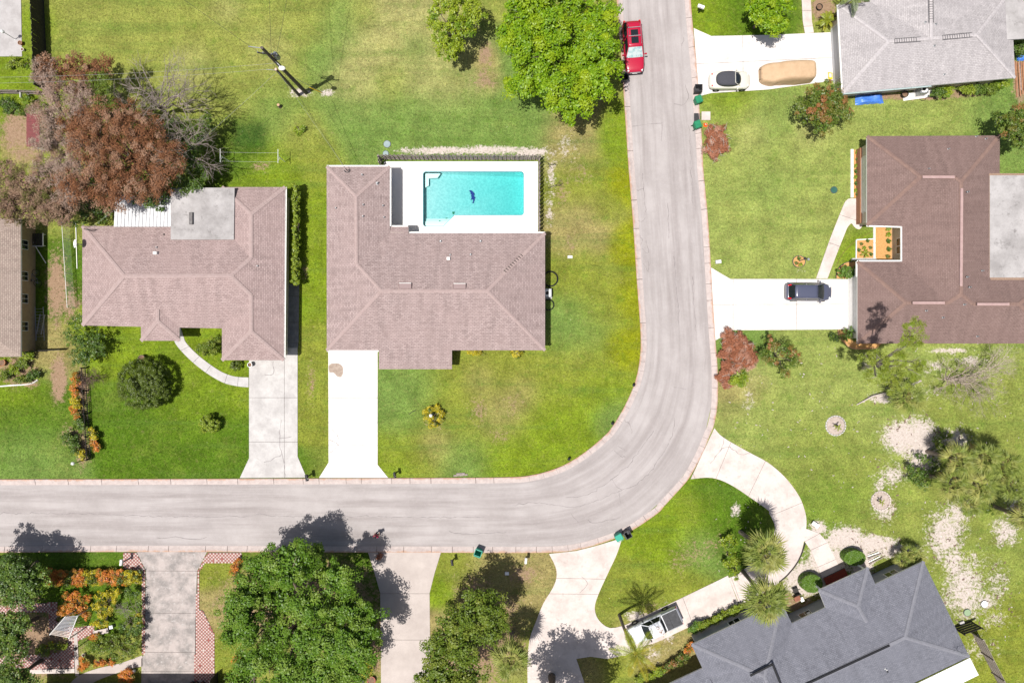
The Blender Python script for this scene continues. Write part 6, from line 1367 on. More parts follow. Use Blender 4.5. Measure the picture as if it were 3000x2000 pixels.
# red car on the road
v = vehicle('parked_car', 'red sport utility car with silver sunshade parked under the large tree', W(1856, 136, .9) * 1, math.atan2(-1, .075),
    [(-2.45, .70, .45, .82), (-2.40, .86, .36, 1.0), (-2.1, .94, .28, 1.08), (-1.0, .965, .25, 1.06), (.5, .965, .25, 1.04), (1.0, .95, .25, 1.03), (1.7, .93, .28, .99), (2.2, .86, .33, .92), (2.42, .72, .4, .80), (2.47, .6, .45, .72)],
    ((-2.28, 1.12, .86, 1.02), (-1.95, .38, .68, 1.70)), p_red, wheels=((-1.45, .84), (1.5, .84)), wr_=.37, rails=True, sunroof=True, screen=shade, heads=(2.25, .66, .8, (.32, .2, .12)), tails=(-2.38, .74, .9, (.12, .2, .3)), mir=(.9, 1.08, 1.12)); v.location.z = .03
MB().box((2.42, 0, .66), (.12, 1.1, .2), taper=.9).build('grille', chrome, v, (0, 0, 0)); MB().box((2.44, 0, .42), (.14, 1.5, .16)).build('bumper', black, v, (0, 0, 0))
# small cream convertible
v = vehicle('parked_car', 'small rounded cream convertible with charcoal soft top on the white driveway', W(2138, 236, .7), R(.8),
    [(-2.0, .45, .42, .62), (-1.95, .68, .36, .74), (-1.65, .80, .28, .92), (-1.2, .86, .24, .98), (-.5, .85, .24, .95), (.5, .85, .24, .93), (1.0, .86, .24, .92), (1.4, .83, .27, .86), (1.75, .72, .32, .74), (1.97, .5, .38, .6), (2.0, .36, .42, .55)],
    ((-1.28, 1.0, .72, .90), (-.72, .38, .58, 1.42)), p_cream, roofm=softtop, wheels=((-1.25, .76), (1.28, .76)), wr_=.32, heads=(1.62, .52, .70, (.3, .24, .12)), tails=(-1.72, .55, .80, (.2, .2, .14)), mir=(.62, .92, .98), dome=(-1.42, 1.02, .73, .88, 1.47, .42, softtop)); v.location.z = .05
for s_ in (-1, 1):
    for x in (-1.25, 1.28): MB().lathe([(.46, 0), (.44, .1), (.36, .22), (.2, .29), (.0, .31)], (x, s_ * .66, .52), 16, sy=.42).build('fender', p_cream, v, (0, 0, 0), True)
MB().box((-1.16, 0, 1.22), (.3, .7, .05), rot=Matrix.Rotation(R(-42), 3, 'Y')).build('soft_top_window', paleglass, v, (0, 0, 0))
MB().tube([(.95, -.62, .9), (.62, -.6, 1.2), (.3, -.5, 1.43), (.28, 0, 1.5), (.3, .5, 1.43), (.62, .6, 1.2), (.95, .62, .9)], .03, 6).build('windscreen_frame', p_cream, v, (0, 0, 0))
# grey-blue hatchback
v = vehicle('parked_car', 'grey-blue hatchback with red corner lamps on the driveway by the brown roof', W(2370, 855.5, .8), R(-.5),
    [(-2.22, .62, .42, .80), (-2.18, .78, .36, .96), (-1.9, .85, .28, 1.02), (-1.0, .885, .24, 1.02), (.3, .885, .24, .99), (.9, .875, .24, .97), (1.5, .84, .27, .92), (1.95, .74, .33, .82), (2.18, .56, .4, .70), (2.22, .45, .44, .64)],
    ((-2.02, 1.30, .79, .96), (-1.62, .48, .62, 1.56)), p_slate, wheels=((-1.32, .77), (1.38, .77)), wr_=.33, heads=(1.88, .56, .76, (.42, .2, .12)), tails=(-1.98, .64, 1.1, (.34, .14, .22)), mir=(.95, .97, 1.02)); v.location.z = .05
# white pickup
v = vehicle('pickup_truck', 'white pickup truck with black bed cover under the feather palm', W(1918, 1834, .9), R(204.7),
    [(-2.62, .80, .5, .95), (-2.58, .88, .42, 1.06), (-2.3, .90, .36, 1.10), (-1.0, .91, .34, 1.08), (.3, .91, .32, 1.06), (1.1, .90, .32, 1.05), (1.9, .87, .36, 1.0), (2.4, .80, .4, .93), (2.56, .70, .46, .84)],
    ((-.92, 1.15, .80, 1.04), (-.62, .55, .66, 1.66)), p_white, wheels=((-1.6, .82), (1.6, .82)), wr_=.36, cat='truck', heads=(2.44, .62, .78, (.16, .3, .16)), tails=(-2.6, .82, .85, (.08, .12, .3)), mir=(.86, 1.02, 1.14)); v.location.z = .05
cov = mat('black_bed_cover', (.03, .03, .033), (.05, .05, .055), 4, rough=.55)
for x0, x1 in ((-2.52, -1.60), (-1.595, -1.02)): MB().box(((x0 + x1) / 2, 0, 1.155), (x1 - x0, 1.6, .06), taper=.98).build('bed_cover', cov, v, (0, 0, 0))
for s_ in (-1, 1): MB().beam((-2.55, s_ * .83, 1.13), (-.98, s_ * .83, 1.13), .1, .06).build('bed_rail', greymetal, v, (0, 0, 0))
rust = mat('brown_leaf_litter', (.25, .12, .06), (.35, .2, .12), 9); m = MB(); rnd = random.Random(4)
for k in range(40): m.box((rnd.gauss(-.35, .15), rnd.gauss(.2, .3), 1.748), (rnd.uniform(.05, .16), .03, .01), rnd.uniform(0, 3))
m.build('leaf_litter', rust, v, (0, 0, 0)); MB().box((-2.66, 0, .55), (.14, 1.6, .16)).build('bumper', chrome, v, (0, 0, 0)); MB().box((2.58, 0, .58), (.14, 1.6, .2)).build('bumper', chrome, v, (0, 0, 0))
# covered car
cq = NT('tan_car_cover'); cc_ = cq.mix(cq.ramp(cq.noise(2, 5), .35, .65), (.46, .32, .20), (.41, .28, .17)); cq.bump(cq.noise(2.2, 4, .6, stretch=(2.5, 1, 1)), .45, .1); coverm = cq.fin(cc_, .7, .2)
cvr = empty('covered_car', W(2306, 213, .6), 'car hidden under a tan cloth cover beside the cream convertible', 'covered car', None, R(2.5)); cvr.location.z = .05
rng = np.random.default_rng(5); st = [(-2.55, .50, .70), (-2.45, .76, .85), (-2.1, .90, .98), (-1.6, .99, 1.02), (-1.15, 1.0, 1.06), (-1.0, .97, 1.10), (-.6, .95, 1.36), (-.4, .96, 1.50), (.2, .98, 1.55), (.9, .98, 1.54), (1.5, .96, 1.52), (2.1, .93, 1.48), (2.45, .86, 1.40), (2.56, .7, 1.1)]
ringc = [(1.06, 0.02), (1.04, .2), (1.0, .45), (.97, .66), (.90, .84), (.74, .97), (.4, 1.0), (0, 1.01)]; ringc = ringc + [(-a_, b_) for a_, b_ in ringc[-2::-1]]
vs = []; fs = []; n = len(ringc)
for i, (x, w, z) in enumerate(st):
    for k, (fy, fz) in enumerate(ringc): vs.append((x + rng.normal(0, .02), w * fy * (1 + (.04 * math.sin(i * 2.1 + k) if fz < .5 else 0)), max(.0, z * fz * (1 + rng.normal(0, .012)))))
for i in range(len(st) - 1):
    for k in range(n - 1): fs.append((i * n + k, i * n + k + 1, (i + 1) * n + k + 1, (i + 1) * n + k))
fs.append(tuple(range(n))); fs.append(tuple((len(st) - 1) * n + k for k in range(n))[::-1]); m = MB(); m.add(vs, fs); o = m.build('cover', coverm, cvr, (0, 0, 0), True); mod(o, 'SUBSURF', levels=1, render_levels=2)
for x in (-1.5, 1.5):
    for s_ in (-1, 1): tm = MB().lathe([(.2, -.1), (.31, -.1), (.31, .1), (.2, .1)], n=14); tm.v = [(q0 + x, q2 + s_ * .8, q1 + .31) for q0, q1, q2 in tm.v]; tm.build('tyre', rubber, cvr, (0, 0, 0))
# ================================================================== wheeled bins
p_bin = mat('green_bin_plastic', (.01, .15, .07), (.015, .19, .09), 5, rough=.5); p_bin2 = mat('teal_bin_plastic', (.02, .27, .19), rough=.5); p_binb = mat('charcoal_bin_plastic', (.03, .03, .033), (.05, .05, .055), 5, rough=.5)
def bin_(label, px, py, rz, m_, open_=False):
    root = empty('wheeled_bin', W(px, py), label, 'wheeled bin', 'wheeled bins at the kerb', rz); root.location.z = .06; m = MB(); O = (0, 0, 0)
    a_, b_, h = .23, .27, .98; A2, B2 = .29, .34
    vs = [(sx * a_, sy * b_, .04) for sx, sy in ((-1, -1), (1, -1), (1, 1), (-1, 1))] + [(sx * A2, sy * B2, h) for sx, sy in ((-1, -1), (1, -1), (1, 1), (-1, 1))] + [(sx * (A2 - .03), sy * (B2 - .03), h) for sx, sy in ((-1, -1), (1, -1), (1, 1), (-1, 1))] + [(sx * (a_ - .03), sy * (b_ - .03), .1) for sx, sy in ((-1, -1), (1, -1), (1, 1), (-1, 1))]
    fs = [(3, 2, 1, 0), (12, 13, 14, 15)]
    for k in range(4):
        k2 = (k + 1) % 4; fs += [(k, k2, 4 + k2, 4 + k), (4 + k, 4 + k2, 8 + k2, 8 + k), (8 + k, 8 + k2, 12 + k2, 12 + k)]
    m.add(vs, fs); m.build('body', m_, root, O)
    m = MB()
    for p0_, p1_ in (((-A2, -B2), (A2, -B2)), ((A2, -B2), (A2, B2)), ((A2, B2), (-A2, B2)), ((-A2, B2), (-A2, -B2))): m.beam((*p0_, h - .02), (*p1_, h - .02), .05, .05)
    m.build('rim', m_, root, O)
    if open_: MB().box((-A2 - .08, 0, h - .32), (.05, B2 * 1.9, .66)).build('lid', m_, root, O)
    else: MB().box((.01, 0, h + .03), (A2 * 2.06, B2 * 2.05, .06), taper=.9).build('lid', m_, root, O)
    MB().tube([(-A2 - .05, -B2 * .8, h - .05), (-A2 - .1, -B2 * .8, h + .0), (-A2 - .1, B2 * .8, h + .0), (-A2 - .05, B2 * .8, h - .05)], .018, 6).build('handle', m_, root, O)
    for s_ in (-1, 1):
        w_ = MB().lathe([(.05, -.03), (.11, -.03), (.11, .03), (.05, .03)], n=12); w_.v = [(x - .26, z + s_ * .24, y + .06) for x, y, z in w_.v]; w_.build('wheel', rubber, root, O)
bin_('open charcoal bin at the end of the white driveway', *T(2, 0, 1690, 840), R(90), p_binb, True)
bin_('green bin right below the open charcoal bin', *T(2, 0, 1690, 945), R(200), p_bin)
bin_('green bin beside the storm grate and traffic cone', *T(2, 0, 1682, 1172), R(20), p_bin)
bin_('open green bin on the kerb beside the lawn right of the pink driveway', *T(1, 3, 2045, 345), R(70), p_bin2, True)
bin_('closed teal bin where the curved driveway meets the bend', *T(2, 3, 968, 205), R(120), p_bin2)
bin_('open black bin next to the closed teal bin', *T(2, 3, 1050, 180), R(30), p_binb, True)
bin_('dark bin in the shade of the large tree behind the red car', *T(2, 0, 1020, 745), R(-80), p_binb, True)
# ================================================================== mailboxes and small street things
def mailbox(label, px, py, rz, bm_, pm_, h=1.1, s_=1.0):
    root = empty('mailbox', W(px, py), label, 'mailbox', 'mailboxes along the road', rz); O = (0, 0, 0)
    MB().box((0, 0, h / 2), (.1, .1, h)).build('post', pm_, root, O)
    MB().beam((-.25, 0, h - .08), (.3, 0, h - .08), .08, .08).build('arm', pm_, root, O)
    m = MB(); n = 9; L = .52 * s_; r = .12 * s_
    pr_ = [(r * math.cos(math.pi * k / (n - 1)), r * .9 * math.sin(math.pi * k / (n - 1)) + .14) for k in range(n)] + [(-r, 0), (r, 0)]
    vs = [(x, y, h - .02 + z) for x in (-L / 2 + .06, L / 2 + .06) for y, z in pr_]; K = len(pr_)
    m.add(vs, [tuple(range(K))[::-1], tuple(range(K, 2 * K))] + [(k, (k + 1) % K, K + (k + 1) % K, K + k) for k in range(K)]); m.build('box', bm_, root, O)
    MB().box((.12, r + .012, h + .17), (.03, .012, .16)).build('flag', tailm, root, O); MB().box((L / 2 + .07, 0, h + .1), (.012, r * 1.7, .2)).build('door', bm_, root, O)
mailbox('black mailbox on a post between the mottled and the white driveways', *T(1, 2, 500, 1222), R(-80), black, black, 1.15, 1.15)
mailbox('black mailbox right of the white driveway', *T(1, 2, 1292, 1200), R(-80), black, black)
mailbox('white mailbox on the checkered pavers by the road', *T(0, 3, 1185, 425), R(85), white, oldwood, 1.25)
mailbox('black mailbox left of the open green bin', *T(1, 3, 1812, 432), R(100), black, black)
mailbox('white mailbox on the dry lawn left of the curved driveway', *T(2, 3, 125, 415), R(85), white, white, 1.1)
mailbox('white topped mailbox on the lawn in the upper right by the road', *T(2, 0, 1712, 118), R(160), white, black, 1.1, 1.2)
for k, (x, y) in enumerate([(1112, 397), (918, 748), (520, 1072)]):
    p_ = W(*T(2, 2, x, y)); root = empty('path_light', p_, ['black path light at the upper end of the bend', 'black path light at the middle of the bend', 'black path light at the lower end of the bend'][k], 'path light', 'path lights on the bend')
    MB().lathe([(.025, 0), (.025, .45), (.03, .46)], p_, 8).build('stake', black, root); MB().lathe([(.12, .36), (.15, .44), (.14, .5), (.06, .54), (.03, .56)], p_, 14).build('cap', black, root); MB().lathe([(.09, .3), (.09, .36)], p_, 12).build('lens', paleglass, root)
def lamp_post(label, px, py, h, m_, gl_=white, name='lamp_post'):
    p_ = W(px, py); root = empty(name, p_, label, 'lamp post'); MB().lathe([(.09, 0), (.07, .1), (.035, .15), (.035, h - .25), (.06, h - .22)], p_, 8).build('post', m_, root); MB().lathe([(.07, h - .22), (.15, h - .12), (.16, h), (.1, h + .1), (.03, h + .14)], p_, 12).build('lantern', gl_, root)
lamp_post('dark post with white lantern at the bottom of the trellis fence', *T(0, 2, 805, 1082), 2.3, black)
lamp_post('white globe lamp standing in the yellow spiky croton ring', *T(1, 2, 1622, 665), 1.5, white)
lamp_post('black garden lamp post beside the stone bench', *T(0, 3, 818, 1165), 2.1, black, black)
lamp_post('white globe lamp post at the concrete slab corner', *T(0, 0, 145, 365), 1.8, white)
p_ = W(*T(0, 3, 2222, 560)); root = empty('hook_post', p_, 'black hook post beside the orange croton at the oak', 'post'); MB().tube([p_, p_ + Vector((0, 0, 2.2)), p_ + Vector((.15, .05, 2.4)), p_ + Vector((.4, .1, 2.35)), p_ + Vector((.45, .1, 2.15))], .03, 6).build('hook', black, root); MB().lathe([(.05, 0), (.14, .08), (.1, .2), (.02, .28)], p_ + Vector((.45, .1, 1.85)), 10).build('feeder', black, root)
# discs, lids, plates
def lid(label, px, py, r, m_, h=.06, name='access_lid'):
    p_ = W(px, py); root = empty(name, p_, label, 'lid'); MB().lathe([(r * 1.12, 0), (r * 1.12, h * .7), (r, h * .75)], p_, 20).build('collar', darkgrey, root); MB().lathe([(r * .98, 0), (r * .98, h), (r * .3, h + .01), (.02, h + .012)], p_, 20).build('cover', m_, root)
bluel = mat('blue_grey_lid', (.2, .26, .27), (.26, .32, .32), 4); greenl = mat('green_lid', (.02, .08, .06), (.03, .1, .08), 4)
lid('larger blue grey tank lid above the pool fence corner', *T(1, 0, 1205, 1325), .33, bluel); lid('half hidden blue grey lid touching the pool fence corner', *T(1, 0, 1192, 1412), .27, bluel); lid('dark green lid on the lawn left of the brown roof', *T(3, 1, 605, 178), .31, greenl)
lid('white tank lid on the sandy lawn right of the slate roof', *T(3, 3, 1985, 840), .33, white, .1); lid('pale green tank lid nearest the slate roof', *T(3, 3, 1827, 918), .33, mat('pale_green_lid', (.22, .3, .18)), .1)
def plate(label, px, py, d_, rz, m_, name='utility_box'):
    p_ = W(px, py); root = empty(name, p_, label, 'utility box'); MB().box(p_ + Vector((0, 0, d_[2] / 2)), d_, rz).build('frame', drv_grey, root); MB().box(p_ + Vector((0, 0, d_[2] + .01)), (d_[0] * .86, d_[1] * .8, .02), rz).build('cover', m_, root)
plate('white utility cover on the lawn east of the L-shaped house', *T(2, 1, 533, 793), (.48, .27, .06), 0, white); plate('white utility box by the kerb above the car driveway', *T(2, 1, 1892, 838), (.55, .34, .22), R(8), white); plate('white meter cover on the dry lawn under the open green bin', *T(1, 3, 2305, 560), (.42, .34, .06), 0, white); plate('pale concrete box at the corner of the dark board fence', *T(3, 3, 1770, 1008), (.45, .3, .25), R(20), drv_grey)
p_ = W(*T(2, 0, 1700, 1082)); gr = empty('storm_grate', p_, 'dark storm drain grate at the kerb under the green bins', 'grate'); MB().box(p_ + Vector((0, 0, .06)), (.62, .8, .12)).build('frame', darkgrey, gr)
for k in range(7): MB().box(p_ + Vector((-.24 + .08 * k, 0, .135)), (.035, .7, .03)).build('bar', black, gr)
tag(MB().box(W(*T(2, 0, 1780, 1068)) + Vector((0, 0, .05)), (.85, .82, .1)).build('inlet_slab', drv_stain), 'pinkish concrete inlet slab right of the storm grate', 'slab')
p_ = W(*T(2, 0, 1777, 1150)); cn = empty('traffic_cone', p_, 'small orange traffic cone beside the storm grate', 'traffic cone'); orange = mat('orange_plastic', (.75, .09, .01), rough=.5); MB().box(p_ + Vector((0, 0, .02)), (.36, .36, .04)).build('base', orange, cn); MB().lathe([(.14, .04), (.1, .22), (.06, .42), (.03, .5)], p_, 12).build('cone', orange, cn); MB().lathe([(.102, .24), (.078, .36)], p_ , 12).build('band', white, cn)
p_ = W(*T(1, 0, 222, 982)); st_ = empty('tree_stump', p_, 'small cut stump with pale top below the utility poles', 'stump'); MB().lathe([(.2, 0), (.16, .2), (.14, .55)], p_, 10).build('trunk', barkm, st_); MB().lathe([(.135, .55), (.13, .57)], p_, 10).build('cut_face', mat('cut_wood', (.5, .32, .2), (.4, .25, .15), 9), st_)
tag(MB().beam(W(*T(1, 2, 1815, 1232)) + Vector((0, 0, .03)), W(*T(1, 2, 1945, 1222)) + Vector((0, 0, .03)), .16, .05).beam(W(*T(1, 2, 1840, 1218)) + Vector((0, 0, .08)), W(*T(1, 2, 1920, 1212)) + Vector((0, 0, .08)), .2, .05).build('wood_scrap', oldwood), 'scrap of weathered wood lying by the kerb on the front lawn', 'wood scrap')
tag(MB().tube([W(*T(1, 2, 1405, 672)) + Vector((0, 0, .03)), W(*T(1, 2, 1435, 645)) + Vector((0, 0, .06)), W(*T(1, 2, 1472, 630)) + Vector((0, 0, .03))], .03, 5).build('fallen_stick', darkwood), 'dark stick lying left of the yellow croton ring', 'stick')
m = MB(); rnd = random.Random(8); branches(m, W(*T(2, 0, 290, 1490)) + Vector((0, 0, .1)), Vector((.7, -.3, .05)).normalized(), .7, .03, 2, rnd, .5); tag(m.build('fallen_branch', darkwood), 'dark fallen branch at the upper outside corner of the pool fence', 'branch')
m = MB(); branches(m, W(*T(2, 1, 330, 165)) + Vector((0, 0, .1)), Vector((.9, .35, .03)).normalized(), .8, .03, 2, rnd, .5); tag(m.build('fallen_branch', darkwood), 'dark fallen branch right of the pool fence beside the sandy strip', 'branch')
tag(MB().tube([W(*T(3, 2, 810, 580)) + Vector((0, 0, .1)), W(*T(3, 2, 950, 500)) + Vector((0, 0, .3)), W(*T(3, 2, 1100, 465)) + Vector((0, 0, .5)), W(*T(3, 2, 1200, 430)) + Vector((0, 0, .7)), W(*T(3, 2, 1330, 350)) + Vector((0, 0, 1.4))], [.05, .09, .12, .12, .1], 7).build('fallen_limb', deadwood), 'long bent grey limb fallen below the pine', 'branch')
# air conditioners, hoses, black rings on the lawn
def aircon(label, px, py, rz=0):
    p_ = W(px, py); root = empty('air_conditioner', p_, label, 'air conditioner'); MB().box(p_ + Vector((0, 0, .05)), (1.0, 1.0, .1), rz).build('pad', drv_grey, root); MB().box(p_ + Vector((0, 0, .5)), (.8, .8, .8), rz).build('case', greymetal, root)
    MB().lathe([(.34, .9), (.34, .93), (.26, .93), (.26, .905)], p_, 18).build('fan_ring', white, root); MB().lathe([(.25, .902), (.05, .91)], p_, 14).build('fan', black, root)
aircon('air conditioner beside the east wall of the L-shaped house', 1602, 860); aircon('air conditioner on a white pad under the pale grey roof', *T(3, 0, 1385, 850), R(5))
def hose(label, px, py, r, m_, turns=1, tr=.05, a0=0, a1=360):
    p_ = W(px, py); m = MB(); n = 26 * turns; m.tube([p_ + Vector((r * math.cos(R(a0 + (a1 - a0) * k / n * turns)), r * math.sin(R(a0 + (a1 - a0) * k / n * turns)), tr)) for k in range(n + 1)], tr, 5); return tag(m.build('ground_tube', m_), label, 'hose')
hose('upper thick black ring on the lawn by the east wall', 1612, 817, .72, black, 1, .075); hose('lower thick black ring beside the air conditioner', 1607, 893, .52, black, 1, .06)  # thick black rings laid flat by the east wall
hose('black coiled hose beside the air conditioner pad under the pale grey roof', *T(3, 0, 1420, 895), .35, black, 2, .025)
tag(MB().tube([p + Vector((0, 0, .03)) for p in [W(*q_) for q_ in cr(P(3, 1, [(620, 900), (660, 800), (740, 700), (860, 610), (960, 560), (1060, 525)]), 5)]], .016, 5).build('ground_tube', mat('orange_hose', (.2, .11, .05))), 'orange garden hose across the lawn by the gravel beds', 'hose')
# ================================================================== beds round the brown roof house
mulch = mat('orange_gravel', (.52, .29, .11), (.38, .2, .07), 14, bump=.5, bscale=40); edge_w = mat('white_edging', (.72, .70, .67), (.62, .6, .57), 5)
def bed(name, label, pts, m_=mulch, z=.05): 
    o = MB().prism([W(*p).xy for p in pts], .004, z).build(name, m_); return tag(o, label, 'flower bed')
b1 = bed('flower_bed', 'long narrow orange gravel bed along the west wall of the brown roof', P(3, 0, [(786, 1378), (860, 1378)]) + P(3, 1, [(860, 250), (782, 250)]))
b2 = bed('flower_bed', 'orange gravel bed in the recess of the brown roof', P(3, 1, [(982, 520), (1200, 520), (1200, 822), (982, 822)]))
b3 = bed('flower_bed', 'square orange gravel bed with a rosette plant beside the path', P(3, 1, [(812, 640), (964, 632), (964, 806), (808, 806)]))
b4 = bed('flower_bed', 'round orange gravel bed on the lawn left of the path', [T(3, 1, 283 + 56 * math.cos(R(a_)), 835 + 52 * math.sin(R(a_))) for a_ in range(0, 360, 18)])
b5 = bed('flower_bed', 'curved orange gravel bed round the clipped rectangular hedge', cr(P(3, 1, [(622, 990), (628, 930), (660, 875), (720, 842), (775, 838)]), 4) + P(3, 1, [(812, 838), (812, 992)]))
b6 = bed('flower_bed', 'orange gravel bed below the clipped ball at the garage corner', cr(P(3, 1, [(640, 1462), (655, 1530)]) + P(3, 2, [(690, 0), (760, 60), (860, 68), (1000, 60)]), 4) + P(3, 2, [(1040, 20), (1040, -40)]) + P(3, 1, [(800, 1462)]))
def edging(bed_, pts, m_=edge_w, w=.14, h=.12, z=0.0):
    p = [W(*q_) for q_ in pts]
    for a_, b_ in zip(p, p[1:]):
        n_ = max(1, int((b_ - a_).length / 1.2))
        for k in range(n_): MB().beam(a_.lerp(b_, (k + .01) / n_) + Vector((0, 0, h / 2)), a_.lerp(b_, (k + .99) / n_) + Vector((0, 0, h / 2)), w, h).build('edging', m_, bed_)
edging(b1, P(3, 0, [(768, 1372), (768, 1568)]) + P(3, 1, [(768, 250)]), w=.26); edging(b2, P(3, 1, [(973, 518), (973, 812)]), w=.18)
edging(b3, P(3, 1, [(806, 806), (808, 636), (966, 628)]), w=.09); edging(b2, P(3, 1, [(760, 817), (982, 817)]), w=.2, h=.3); edging(b5, cr(P(3, 1, [(622, 990), (628, 930), (660, 875), (720, 842), (770, 838)]), 2), darkgrey, .05)
edging(b4, [T(3, 1, 283 + 58 * math.cos(R(a_)), 835 + 54 * math.sin(R(a_))) for a_ in range(0, 361, 24)], darkgrey, .05, .1); edging(b6, cr(P(3, 1, [(640, 1462), (655, 1530)]) + P(3, 2, [(690, 0), (760, 60), (860, 68), (1000, 60)]), 2), mat('tan_edging', (.4, .22, .12)), .1)
def tuft_mesh(seed, m_):
    v, q_, rn, cl_ = foliage([(Vector((0, 0, .12)), .2)], seed, dens=200, cr_=.08, nl=16, ls=.11, fill=.2, low=-.1)
    return npmesh('foliage', v, q_, m_, {'rnd': ('FLOAT', 'FACE', rn), 'cl': ('FLOAT', 'FACE', cl_)})
tm_g = [tuft_mesh(1, lf_lime), tuft_mesh(2, lf_dark), tuft_mesh(3, lf_mix)]
def tuft(label, px, py, k, s_=1.0, group=None):
    root = empty('bedding_plant', W(px, py), label, 'plant', group); root.location.z = .05; o = link('foliage', tm_g[k], root); o.scale = (s_,) * 3
    MB().lathe([(.015, 0), (.012, .1)], (0, 0, 0), 5).build('stem', barkm, root, (0, 0, 0)); return root
og = ['first', 'second', 'third', 'fourth', 'fifth', 'sixth', 'seventh', 'eighth', 'ninth']
for k, (x, y) in enumerate(P(3, 0, [(818, 1405), (815, 1472), (806, 1530)]) + P(3, 1, [(802, 12), (800, 65), (803, 122), (804, 188), (815, 225)])): tuft('%s small plant from the top in the long narrow gravel bed' % og[k], x, y, k % 2, 1, 'plants of the long narrow gravel bed')
for k, (x, y) in enumerate(P(3, 1, [(1100, 538), (1100, 592), (1097, 650), (1100, 724), (1093, 786)])): tuft('%s small plant from the top in the recessed gravel bed' % og[k], x, y, (0, 0, 1, 1, 2)[k], 1.15, 'plants of the recessed gravel bed')
for k, (x, y, kk, lb) in enumerate([(853, 672, 2, 'reddish plant at the left of the square gravel bed'), (908, 646, 1, 'dark plant at the top of the square gravel bed'), (935, 706, 2, 'reddish plant right of the rosette in the square bed'), (878, 712, 0, 'lime plant above the rosette in the square bed'), (828, 732, 1, 'dark plant at the left edge of the square bed'), (940, 770, 1, 'dark plant at the lower right of the square bed')]): tuft(lb, *T(3, 1, x, y), kk, .9)
palm('rosette plant with long leaves in the square gravel bed', *T(3, 1, 897, 762), .35, .42, 11, 61, fes, 0, name='rosette_plant', rt=.05)
for k, (x, y) in enumerate([(278, 808), (256, 848), (296, 868)]): tuft(['dark plant at the top of the round lawn bed', 'reddish plant at the left of the round lawn bed', 'green plant at the bottom of the round lawn bed'][k], *T(3, 1, x, y), (1, 2, 0)[k], 1.0)
p_ = W(*T(3, 1, 355, 818)); sp = empty('garden_spotlight', p_, 'small garden spotlight right of the round lawn bed', 'spotlight'); MB().tube([p_, p_ + Vector((0, 0, .3))], .02, 6).build('stake', black, sp); MB().lathe([(.05, 0), (.12, .05), (.12, .16)], p_ + Vector((0, 0, .28)), 10).build('lamp_head', greymetal, sp)
tag(MB().beam(W(*T(3, 1, 283, 832)) + Vector((0, 0, .1)), W(*T(3, 1, 340, 808)) + Vector((0, 0, .14)), .07, .06).box(W(*T(3, 1, 335, 808)) + Vector((0, 0, .12)), (.2, .24, .2)).build('garden_ornament', darkwood), 'dark wooden ornament lying in the round lawn bed', 'ornament')
# red tiled porch west of the brown roof
q_ = [W(x, y) for x, y in P(3, 1, [(850, 258), (925, 258), (925, 492), (850, 492)])]; porch = MB().prism([p.xy for p in q_], 0, .12).build('porch', jointm); tag(porch, 'red tiled porch step at the end of the curved path', 'porch')
tl = mat('red_quarry_tile', (.30, .045, .03), (.22, .035, .025), 5, rough=.6); x0, x1 = q_[0].x, q_[1].x; y1, y0 = q_[0].y, q_[2].y; nxt, nyt = 3, 10; tme = MB().box((0, 0, .02), ((x1 - x0) / nxt - .02, (y1 - y0) / nyt - .02, .04)).mesh('tile', tl)
for i in range(nxt):
    for j in range(nyt): link('tile', tme, porch, (x0 + (x1 - x0) * (i + .5) / nxt, y0 + (y1 - y0) * (j + .5) / nyt, .12))
p_ = W(*T(3, 1, 885, 470)); ch = empty('porch_chair', p_ + Vector((0, 0, .16)), 'white chair at the lower end of the red porch', 'chair'); b_ = ch.location.copy()
MB().box(b_ + Vector((0, 0, .42)), (.46, .46, .05)).build('seat', white, ch); MB().box(b_ + Vector((.22, 0, .7)), (.04, .46, .5)).build('backrest', white, ch)
for sx in (-1, 1):
    for sy in (-1, 1): MB().box(b_ + Vector((sx * .2, sy * .2, .2)), (.04, .04, .4)).build('leg', white, ch)
# brick porch of the slate roof house
u5 = Vector((.904, .427, 0)); w5 = Vector((-.427, .904, 0)); pc = W(*T(3, 3, 622, 600)); por = empty('porch', pc, 'dark red brick porch step between the flat topped shrubs', 'porch')
MB().box(pc + Vector((0, 0, .06)), (2.3, 1.1, .12), ang5).build('base', jointm, por); bme = MB().box((0, 0, .02), (.21, .1, .04)).mesh('brick', redbrick)
for i in range(10):
    for j in range(9): o = link('brick', bme, por, u5 * (-1.035 + .23 * i) + w5 * (-.46 + .115 * j) + Vector((0, 0, .12)), ang5)
# edging curve by the curved driveway and the sand rings
eg = tag(MB().tube([W(*q_) + Vector((0, 0, .06)) for q_ in cr(P(3, 3, [(340, 280), (305, 380), (260, 470), (180, 570), (100, 640)]), 5)], .07, 6).build('edging_strip', darkwood), 'dark curved edging strip beside the driveway under the fan palms', 'edging')
for k, (x, y, r) in enumerate([(620, 772, .95), (1035, 1462, .92)]):
    c0 = W(*T(3, 2, x, y)); rg = empty('planting_ring', c0, ['pale sand ring with stone edge round the young palm on the east lawn', 'pinkish sand ring round the young palm under the sand patch'][k], 'planting ring'); MB().lathe([(r * .95, 0), (r * .9, .05), (.05, .07)], c0, 28).build('sand', mat('ring_sand', (.42, .35, .31), (.30, .24, .2), 5, bump=.5), rg)
    sm = MB().box((0, 0, .05), (.24, .12, .1), taper=.8).mesh('stone', drv_grey if k == 0 else drv_stain); rnd = random.Random(k)
    for i in range(22): a_ = i / 22 * 6.283; link('stone', sm, rg, (r * math.cos(a_), r * math.sin(a_), 0), a_ + 1.57 + rnd.gauss(0, .15))
